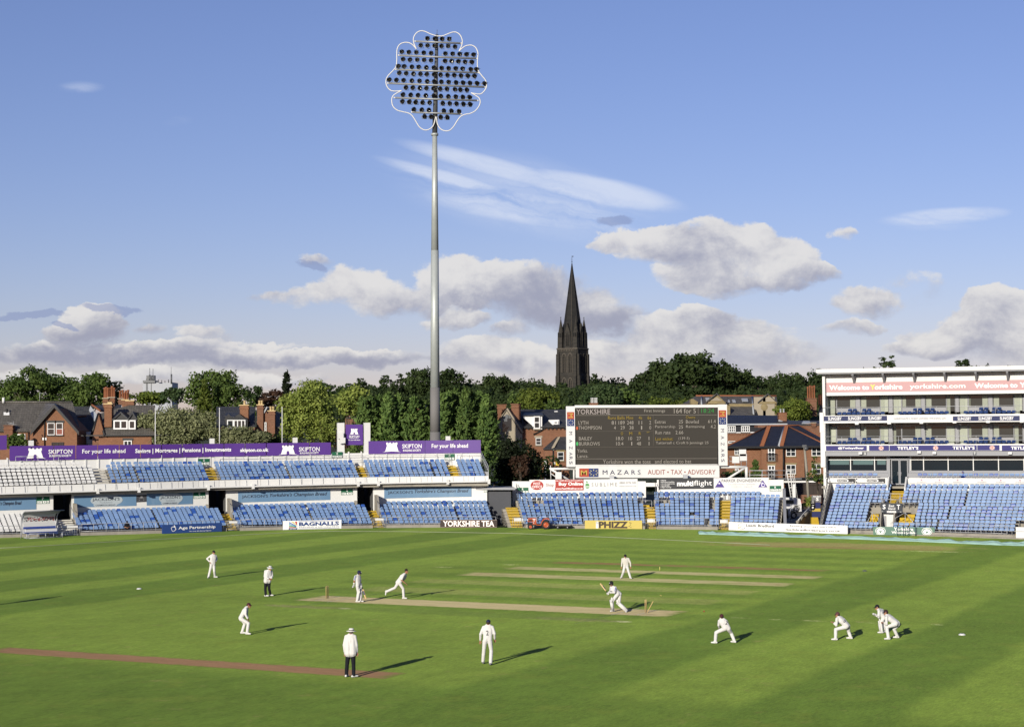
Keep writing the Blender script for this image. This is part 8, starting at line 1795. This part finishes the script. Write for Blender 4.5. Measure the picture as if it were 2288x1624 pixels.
    ob = bpy.data.objects.new('body',me);COL.objects.link(ob);md = ob.modifiers.new('r','REMESH');md.mode = 'VOXEL';md.voxel_size = .019;md.use_smooth_shade = True
    sm_ = ob.modifiers.new('s','SMOOTH');sm_.factor = .5;sm_.iterations = 2
    dgp = bpy.context.evaluated_depsgraph_get();me2 = bpy.data.meshes.new_from_object(ob.evaluated_get(dgp));bpy.data.objects.remove(ob);bpy.data.meshes.remove(me)
    names = [tp,lg,'skin',shoe,'stripe'];names = list(dict.fromkeys(names))
    nf = len(me2.polygons);C_ = np.zeros(nf * 3);me2.polygons.foreach_get('center',C_);C_ = C_.reshape(-1,3) + np.array(base)
    best = np.full(nf,9.0);idx = np.zeros(nf,int)
    for a,ra,b,rb,tg in caps:
        a_,b_ = np.array(a),np.array(b);d = b_ - a_;L2 = max(d @ d,1e-9);q = np.clip(((C_ - a_) @ d) / L2,0,1);dist = np.linalg.norm(C_ - a_ - q[:,None] * d,axis=1) - (ra + (rb - ra) * q)
        k = dist < best;best[k] = dist[k];idx[k] = names.index(tg)
    q = (C_ - np.array(hdc)) @ np.array(M3);dist = (np.linalg.norm(q / np.array([.078,.097,.118]),axis=1) - 1) * .09;k = dist < best;idx[k] = names.index('skin')
    for nme in names: me2.materials.append(CL[nme])
    me2.polygons.foreach_set('material_index',idx.astype(np.int32));me2.polygons.foreach_set('use_smooth',np.ones(nf,bool))
    bvh = BVHTree.FromPolygons([v.co for v in me2.vertices],[list(pl.vertices) for pl in me2.polygons])
    # hands with five bent fingers, eyes and mouth are joined to the body
    b = bmesh.new();b.from_mesh(me2);hm = MB();si = names.index('skin');hm.m = si;hm.s = True
    for s_ in 'lr':
        e,w = p['e' + s_],p['w' + s_];d = (w - e).normalized();pn = d.cross(side).normalized() if abs(d.dot(side)) < .95 else up;ac = d.cross(pn).normalized()
        M = Matrix((ac,d,pn)).transposed()
        if gloves and s_ in gloves: continue
        hm.ball(w + d * .05 - base,(.042,.055,.018),8,6,M)
        for i,(o_,ln) in enumerate(((-.032,.068),(-.011,.080),(.011,.076),(.031,.058))):
            q0 = w + d * .085 + ac * o_ - base;q1 = q0 + d * ln * .55 + pn * .012;q2 = q1 + d * ln * .35 + pn * .03;hm.tube([q0 - d * .02,q0,q1,q2],[.010,.0105,.0095,.0075],5)
        q0 = w + d * .03 + ac * (-.035) - base;hm.tube([q0,q0 - ac * .03 + d * .035 + pn * .01,q0 - ac * .035 + d * .065 + pn * .022],[.012,.011,.008],5)
    hm.m = len(names); 
    for q in (-1,1): hm.ball(hdc + f * .088 + side * q * .031 + up * .012 - base,(.014,.008,.008),6,4,M3)
    hm.tube([hdc + f * .105 - up * .062 + side * q_ * .022 - base for q_ in (-1,0,1)],.006,4)
    hme = bpy.data.meshes.new('tmp');hme.from_pydata(hm.v,[],hm.f);hme.polygons.foreach_set('material_index',hm.mi);hme.polygons.foreach_set('use_smooth',hm.sm);me2.materials.append(pmat('face_dark',(.07,.03,.025),.5))
    b.from_mesh(hme);b.to_mesh(me2);b.free();bpy.data.meshes.remove(hme);me2.name = 'body';obj('body',me2,t)
    # headgear
    H_ = lambda x,y,z: hdc + side * x + f * y + up * z;kind,hc = hd;m = MB();m.s = True;HM = pmat('headgear_%d' % int(sum(hc) * 1e4),hc,.75,.08,4)
    if kind in ('cap','helmet'):
        k = 1.0 if kind == 'cap' else 1.14;A_ = [(math.sin(q) * .092 * k,math.cos(q)) for q in np.linspace(1.75,.02,8)]
        m.lathe(hdc + up * .025,[(r,h * .105 * k) for r,h in A_],16,M=Matrix((side,f * 1.16,up)).transposed());n = 9;z = .012
        for ln,zz in ((.085 if kind == 'cap' else .07,z),):
            arc = [(math.sin(q) * .088 * k,math.cos(q)) for q in np.linspace(-1.25,1.25,n)];top_ = [H_(x,.095 * k * max(y,.15) ,zz + .018) for x,y in arc];out_ = [H_(x * .95,.095 * k * max(y,.15) + ln * max(0.05,y),zz - .012) for x,y in arc]
            m.add(top_ + out_ + [q_ - up * .01 for q_ in top_] + [q_ - up * .01 for q_ in out_],[(i,i + 1,n + i + 1,n + i) for i in range(n - 1)] + [(2 * n + i,3 * n + i,3 * n + i + 1,2 * n + i + 1) for i in range(n - 1)] + [(n + i,n + i + 1,3 * n + i + 1,3 * n + i) for i in range(n - 1)])
        c_ = m.build('cap' if kind == 'cap' else 'helmet',HM,t)
        if kind == 'helmet':
            m = MB()
            for zz in (-.03,-.06,-.09): m.tube([H_(.10 * math.sin(q),.125 * math.cos(q),zz) for q in np.linspace(-1.5,1.5,9)],.006,4)
            m.build('grille',DSTEEL,c_);m = MB();m.ball(H_(.10,0,-.03),(.02,.05,.055),8,5,M3);m.ball(H_(-.10,0,-.03),(.02,.05,.055),8,5,M3);m.build('ear_guard',HM,c_)
            m = MB();m.box(H_(0,.118,.06),(.03,.012,.04),side,f,up);m.build('badge',UPVC,c_)
        else:
            m = MB();m.ball(hdc - f * .022 - up * .01,(.083,.088,.085),10,7,M3);m.build('hair',pmat('hair_%d' % int(sum(hair) * 1e4),hair,.7,.2,20),t)
    elif kind == 'hat':
        tilt = Matrix((side,f,up)).transposed();m.lathe(hdc + up * .045,[(.085,-.01),(.195,-.025),(.20,-.012),(.10,.012),(.098,.075),(.085,.10),(.001,.108)],20,M=tilt);c_ = m.build('hat',pmat('straw_white',(.64,.63,.59),.7,.06,8),t)
        m = MB();m.s = True;m.lathe(hdc + up * .045,[(.102,.012),(.102,.042),(.098,.044)],20,M=tilt);m.build('hat_band',BLACK,c_)
        m = MB();m.ball(hdc - f * .02,(.083,.088,.09),10,7,M3);m.build('hair',pmat('hair_grey',(.12,.11,.10),.8,.2,20),t)
    else:
        m.ball(hdc - f * .016 + up * .03,(.090,.100,.103),12,8,M3)
        R_ = random.Random(3)
        for _ in range(26): a = R_.uniform(0,6.28);q = R_.uniform(.2,1.3);m.ball(hdc + up * .03 - f * .016 + M3 @ Vector((.085 * math.sin(q) * math.cos(a),.095 * math.sin(q) * math.sin(a),.10 * math.cos(q))),.024,6,4)
        m.build('hair',pmat('dark_hair',hc,.7,.25,25),t)
    for s_ in (gloves or ''):                            # padded gloves with finger rolls
        e,w = p['e' + s_],p['w' + s_];d = (w - e).normalized();pn = d.cross(side).normalized() if abs(d.dot(side)) < .95 else up;ac = d.cross(pn).normalized();M = Matrix((ac,d,pn)).transposed();m = MB();m.s = True
        m.tube([w - d * .10,w - d * .02],[.055,.05],8);m.ball(w + d * .055,(.062,.08,.045),10,7,M)
        for o_ in (-.042,-.014,.014,.042): q0 = w + d * .10 + ac * o_;m.tube([q0,q0 + d * .05 + pn * .012,q0 + d * .07 + pn * .05,q0 + d * .03 + pn * .075],[.021,.021,.019,.016],6)
        q0 = w + d * .03 - ac * .055;m.tube([q0,q0 - ac * .025 + d * .05 + pn * .02,q0 - ac * .01 + d * .085 + pn * .05],[.022,.021,.016],6);m.build('glove',CL['white'],t)
    for s_ in pads:                                      # leg guards: three rolls, knee roll and top flap
        k_,a,h = p['k' + s_],al_ if s_ == 'l' else ar_,p['h' + s_];sh = (k_ - a).normalized();fr = (f - sh * f.dot(sh)).normalized();fr.z *= .3;fr.normalize();sd = sh.cross(fr).normalized();m = MB();m.s = True
        for o_ in (-.065,-.022,.022,.065): m.tube([a + fr * (.085 - abs(o_) * .4) + sd * o_ - sh * .02,k_ + fr * (.100 - abs(o_) * .4) + sd * o_ * 1.1 - sh * .04],[.030,.034],6)
        for z in (.0,.06): m.tube([k_ + fr * .085 + sd * q_ * .09 + sh * z for q_ in (-1,0,1)],.036,6)
        th_ = (h - k_).normalized();m.ball(k_ + fr * .085 + sh * .07 + th_ * .08,(.088,.03,.12),10,6,Matrix((sd,fr,(sh + th_ * .3).normalized())).transposed());m.build('leg_guard',CL['white'],t)
    if number:
        txt,(nx,ny),hgt,tilt = number;o = V(*Z(nx,ny),Yc_ - 1.5);back = (V(*Z(nx,ny),Yc_) - o).normalized();m = MB()
        for k_,(s_,h0,w0,oz,col) in enumerate(((txt,hgt,hgt * .5 * len(txt),0,0),)):
            v,fc = text2d(s_,.015,res=3);rx_,ru = Vector((math.cos(tilt),0,math.sin(tilt))),Vector((-math.sin(tilt),0,math.cos(tilt)));vs = []
            for q in v:
                st = o + rx_ * (q[0] - .5) * w0 + ru * (q[1] - .5) * h0;hit = bvh.ray_cast(st - base,back,4.0);vs.append((hit[0] + base - back * .007) if hit[0] is not None else None)
            ok = [g_ for g_ in fc if all(vs[i] is not None for i in g_)];m.add([q if q is not None else o for q in vs],ok)
        if m.f: m.build('shirt_number',ink((.012,.012,.016)),t)
    return t
p1 = z1_ = lambda x,y: ((760 + x / 5.4125) / 1.79016,(2150 + y / 5.4125) / 1.79016)
def zz_(ox,oy,k): return lambda x,y: ((ox + x / k) / 1.79016,(oy + y / k) / 1.79016)
p2,p3,p4,p5,p6,p7,p8 = zz_(1360,2230,6.729),zz_(2360,2180,5.4125),zz_(900,2370,8.118),zz_(1320,2470,6.245),zz_(1860,2440,6.495),zz_(2800,2430,9.555),zz_(3300,2380,6.3556)
D = dict
person('cricketer in whites and black cap standing with both hands on his hips',p1,(402,872),(540,862),D(head=(512,312),neck=(505,362),chest=(503,435),pel=(487,575),sl=(452,388,-.06),sr=(562,395,.1),el=(368,455,.0),wl=(428,522,-.12),er=(582,460,.2),wr=(556,515,.05),hl=(460,600,-.03),hr=(518,600,.05),kl=(430,725,-.05),kr=(525,725,-.02)),(.75,-.65,-.12),(-.1,-1,0),(1,-.25,0))
person('umpire in white coat, white hat and black trousers standing behind the left wicket',p1,(1640,1270),(1742,1258),D(head=(1732,662),neck=(1712,698),chest=(1693,780),pel=(1678,930),sl=(1632,722,-.06),sr=(1766,730,.16),el=(1616,838,-.1),wl=(1712,888,-.24),er=(1782,828,.1),wr=(1765,884,-.16),hl=(1642,960,-.03),hr=(1712,955,.06),kl=(1630,1105),kr=(1712,1100)),(.8,-.6,-.22),(.95,-.3,0),(.95,-.3,0),('hat',(.7,.7,.7)),legs='black',hem=.03)
person('batter with a dark helmet resting a bat at the non striking end',p2,(462,1195),(545,1190),D(head=(512,402),neck=(492,462),chest=(482,570),pel=(490,720),sl=(415,502,-.15),sr=(532,512,.16),el=(385,612,-.2),wl=(374,720,-.22),er=(552,640,.2),wr=(572,738,.12),hl=(465,750,-.09),hr=(522,750,.1),kl=(492,935,-.05),kr=(545,925,.12)),(.93,-.3,-.3),(.9,-.3,0),(1,-.1,0),('helmet',NAVYC),sleeve='short',gloves='lr',pads='lr',stripes=True)
person('bowler with dark hair leaning forward in his follow through along the pitch',p2,(1238,915),(1715,1108),D(head=(1788,362),neck=(1752,432),chest=(1688,505),pel=(1582,655),sl=(1708,468,-.12),sr=(1768,482,.16),el=(1652,600,-.22),wl=(1768,692,-.16),er=(1735,580,.3),wr=(1690,610,.32),hl=(1560,682,.02),hr=(1602,680,-.04),kl=(1482,808,.1),kr=(1700,832,-.02)),(.95,-.25,-.12),(-.15,0,-1),(1,-.2,0),('hair',(.018,.011,.008)),sleeve='short',lift='l')
person('batter in a dark helmet swinging a raised bat in front of the broken wicket',p3,(500,1438),(795,1445),D(head=(462,828),neck=(485,892),chest=(520,965),pel=(612,1048),sl=(455,905,.12),sr=(552,918,-.16),el=(442,985,-.05),wl=(410,1018,-.22),er=(528,1022,-.28),wr=(432,1025,-.30),hl=(575,1085,-.06),hr=(640,1080,.08),kl=(482,1215,-.12),kr=(628,1250,.05)),(-.75,-.62,-.18),(-.8,-.55,0),(-.25,-.9,-.1),('helmet',BLKC),gloves='lr',pads='lr',stripes=True)
person('cricketer in a black cap facing the camera on the far strips, arms held ready',p3,(685,715),(872,722),D(head=(762,236),neck=(764,278),chest=(768,340),pel=(776,432),sl=(702,296),sr=(832,292),el=(690,388,-.06),wl=(685,462,-.16),er=(872,380,-.06),wr=(880,462,-.16),hl=(748,455),hr=(802,455),kl=(722,580,-.1),kr=(838,580,-.1)),(.12,-1,-.1),(-.5,-.85,0),(.4,-.9,0),top='cream')
person('fielder in maroon cap half crouched in profile, left of the near umpire',p4,(560,1328),(720,1355),D(head=(768,408),neck=(712,462),chest=(645,590),pel=(530,800),sl=(720,530,.2),sr=(672,530,-.16),el=(705,700,.22),wl=(745,820,.18),er=(668,705,-.22),wr=(738,838,-.26),hl=(545,845,.1),hr=(525,855,-.1),kl=(645,1000,.16),kr=(762,985,-.14)),(1,-.08,-.05),(.9,-.1,0),(.9,-.35,0),('cap',MAROON))
person('umpire seen from behind in white coat and white hat on the clay strip',p5,(410,1478),(590,1486),D(head=(530,352),neck=(518,408),chest=(508,570),pel=(512,860),sl=(402,465),sr=(618,462),el=(352,680,-.02),wl=(368,862,.02),er=(664,690,-.02),wr=(676,862,.02),hl=(452,940),hr=(578,935),kl=(425,1175,.02),kr=(588,1175,.02)),(.45,.88,-.08),(.3,.95,0),(.85,.5,0),('hat',(.7,.7,.7)),legs='black',hem=.05)
person('cricketer numbered 2 seen from behind in whites and a navy cap, walking away',p6,(468,1385),(665,1422),D(head=(606,316),neck=(600,385),chest=(592,520),pel=(588,750),sl=(482,440),sr=(710,438),el=(404,620,-.03),wl=(398,785,.1),er=(768,605,-.03),wr=(772,752,.15),hl=(515,805),hr=(648,805),kl=(492,1010,.08),kr=(682,1045,.08)),(.35,.9,-.2),(-.1,1,0),(.25,1,0),('cap',NAVYC),shoe='grey',number=('2',(580,585),.205,0.0))
person('slip fielder numbered 12 bending low with legs wide, seen from behind in a maroon cap',p7,(585,1362),(1310,1335),D(head=(826,338),neck=(842,425),chest=(895,545),pel=(1012,770),sl=(738,500,.05),sr=(985,500,.05),el=(712,660,.12),wl=(742,770,.32),er=(960,690,.42),wr=(840,770,.45),hl=(930,800,.0),hr=(1085,815,.02),kl=(610,940,.22),kr=(1185,950,.22)),(-.3,.92,-.05),(-1,.15,0),(-.7,.6,0),('cap',MAROON),number=('12',(985,560),.17,-.22))
person('slip fielder numbered 15 crouching to the left with both hands reaching out, brown cap',p8,(270,1142),(650,1110),D(head=(320,492),neck=(350,548),chest=(430,640),pel=(555,765),sl=(300,600,-.12),sr=(425,572,.2),el=(285,762,-.16),wl=(222,708,-.14),er=(315,720,.22),wr=(232,690,.16),hl=(535,800,-.06),hr=(580,795,.16),kl=(270,862,-.06),kr=(600,925,.28)),(-.85,.45,-.08),(-1,.1,0),(-.8,.3,0),('cap',(.085,.035,.035)),number=('15',(482,632),.18,-.42))
person('wicketkeeper with big white gloves and leg guards crouching behind the slip fielder',p8,(1440,965),(1560,945),D(head=(1328,302),neck=(1368,356),chest=(1425,445),pel=(1500,560),sl=(1372,400,-.16),sr=(1455,375,.16),el=(1362,555,-.2),wl=(1300,505,-.24),er=(1400,530,.16),wr=(1318,500,.0),hl=(1480,590,-.08),hr=(1525,590,.12),kl=(1412,700,-.1),kr=(1500,720,.2)),(-.97,.1,-.1),(-1,-.1,0),(-1,.1,0),('cap',BLKC),gloves='lr',pads='lr')
person('slip fielder in a dark cap crouching with cupped bare hands in front of the wicketkeeper',p8,(1612,1128),(1835,1088),D(head=(1548,432),neck=(1572,498),chest=(1660,588),pel=(1810,695),sl=(1562,560,-.16),sr=(1650,520,.16),el=(1562,738,-.2),wl=(1498,706,-.24),er=(1560,680,.12),wr=(1488,690,-.06),hl=(1790,735,-.1),hr=(1850,730,.1),kl=(1566,805,-.12),kr=(1755,860,.22)),(-.92,.2,-.12),(-1,-.1,0),(-1,.05,0),('cap',(.03,.012,.016)),number=('1',(1775,575),.15,-.55))
# a fielder just outside the left edge: only the shadow falls into view
tip = G(143,1330);b0 = tip - Vector((2.75,6.2,0));on = (b0 - Vector((.12,0,0)),b0 + Vector((.12,0,0)))
WZ = lambda dx,z: proj((b0.x + dx,b0.y,z))
person('cricketer standing just beyond the left edge, casting the long thin shadow at the left',lambda x,y: WZ(x,y),None,None,D(head=(0,1.70),neck=(0,1.53),chest=(0,1.32),pel=(0,.98),sl=(-.2,1.46),sr=(.2,1.46),el=(-.26,1.16),wl=(-.24,.88),er=(.26,1.16),wr=(.24,.88),hl=(-.1,.95),hr=(.1,.95),kl=(-.12,.5),kr=(.12,.5)),(1,.2,0),(.8,-.5,0),(1,.1,0),on=on)
# the spectator in black in the front row
q = r1(1585,1400);u_ = SL.s_at(q[0],.95,.8);sb = SL.pos(u_,.95,0);n_ = SL.N(u_);tt = SL.T(u_);zz0 = lowf(u_) - .8
wz = lambda a,b,c: tuple(proj(sb + tt * a - n_ * b + Vector((0,0,zz0 + c)))) + ((sb - n_ * b + tt * a).y - sb.y,)
on = (sb - n_ * .42 - tt * .12 + Vector((0,0,zz0)),sb - n_ * .42 + tt * .12 + Vector((0,0,zz0)))
jj = D(head=(.0,.12,1.22),neck=(0,.08,1.06),chest=(0,.06,.88),pel=(0,0,.52),sl=(-.19,.06,1.0),sr=(.19,.06,1.0),el=(-.24,.16,.74),wl=(-.06,.34,.70),er=(.24,.16,.74),wr=(.06,.34,.70),hl=(-.1,.02,.5),hr=(.1,.02,.5),kl=(-.13,.40,.50),kr=(.13,.40,.50))
Ym = (on[0].y + on[1].y) / 2;jj = {k: (lambda P_: tuple(proj(P_)) + (P_.y - Ym,))(sb + tt * v[0] - n_ * v[1] + Vector((0,0,zz0 + v[2]))) for k,v in jj.items()}
person('spectator dressed in black sitting alone in the front row of blue seats, looking down',lambda x,y: (x,y),None,None,jj,(-n_.x,-n_.y,-.45),(-n_.x,-n_.y,0),(-n_.x,-n_.y,0),('cap',BLKC),top='dark',legs='dark',shoe='grey',sleeve='short',on=on)
# the person in blue by the pavilion glass
s_,z_ = fsz(*r6(1300,985),-.75);sb = fa(s_,-.75,0);Z0 = zq - .93;jj = D(head=(.02,.1,1.42),neck=(0,.06,1.26),chest=(0,.04,1.08),pel=(0,0,.72),sl=(-.19,.04,1.2),sr=(.19,.04,1.2),el=(-.28,.2,1.02),wl=(-.06,.24,1.34),er=(.24,.18,.92),wr=(.05,.34,.86),hl=(-.1,.02,.7),hr=(.1,.02,.7),kl=(-.14,.42,.68),kr=(.1,.42,.68))
on = (fa(s_ - .12,-.75 + .44,Z0 + .2),fa(s_ + .12,-.75 + .44,Z0 + .2));Ym = (on[0].y + on[1].y) / 2
jj = {k: (lambda P_: tuple(proj(P_)) + (P_.y - Ym,))(fa(s_ + v[0],-.75 + v[1],Z0 + v[2])) for k,v in jj.items()}
person('person in a bright blue top seated by the dark pavilion glass, hand raised',lambda x,y: (x,y),None,None,jj,(FN.x,FN.y,-.1),(FN.x,FN.y,0),(FN.x,FN.y,0),('cap',(.02,.05,.25)),top='blue',legs='skin',shoe='grey',sleeve='short',on=on)
# bats
def bat(lab,h0,h1,toe,facing):
    t = thing('cricket_bat',lab,'bat',toe);d = (toe - h0).normalized();fc = (Vector(facing) - d * Vector(facing).dot(d)).normalized();sd = d.cross(fc)
    m = MB();m.tube([h0,h0 + d * .30],.019,7);m.build('handle',BLACK,t)
    m = MB();a = h0 + d * .28;L = min(.57,(toe - a).length)
    for z0,z1,w0,w1,th0,th1 in ((0,.06,.025,.052,.02,.024),(.06,L * .7,.052,.054,.024,.042),(L * .7,L,.054,.050,.042,.018)):
        m.hexa([a + d * z0 + sd * w0 - fc * .01,a + d * z0 - sd * w0 - fc * .01,a + d * z0 - sd * w0 * .6 + fc * th0,a + d * z0 + sd * w0 * .6 + fc * th0,a + d * z1 + sd * w1 - fc * .01,a + d * z1 - sd * w1 - fc * .01,a + d * z1 - sd * w1 * .6 + fc * th1,a + d * z1 + sd * w1 * .6 + fc * th1])
    m.build('blade',WOOD,t);m = MB();m.hexa([a + d * .1 + sd * .035 + fc * .035,a + d * .1 - sd * .035 + fc * .035,a + d * .1 - sd * .03 + fc * .04,a + d * .1 + sd * .03 + fc * .04,a + d * .34 + sd * .035 + fc * .048,a + d * .34 - sd * .035 + fc * .048,a + d * .34 - sd * .03 + fc * .052,a + d * .34 + sd * .03 + fc * .052]);m.build('sticker',ink((.06,.07,.11)),t)
Y_ = G(*p2(500,1192)).y;bat('cricket bat resting on the pitch beside the batter at the non striking end',V(*p2(573,718),Y_ + .12),None,V(*p2(706,1128),Y_ + .02),(-.3,-1,.2))
Y_ = G(*p3(640,1440)).y - .3;h0 = V(*p3(415,1075),Y_ - .0);toe = V(*p3(224,824),Y_ + .25);bat('pale cricket bat raised up to the left by the striking batter',h0,None,toe,(.3,-.4,.9))
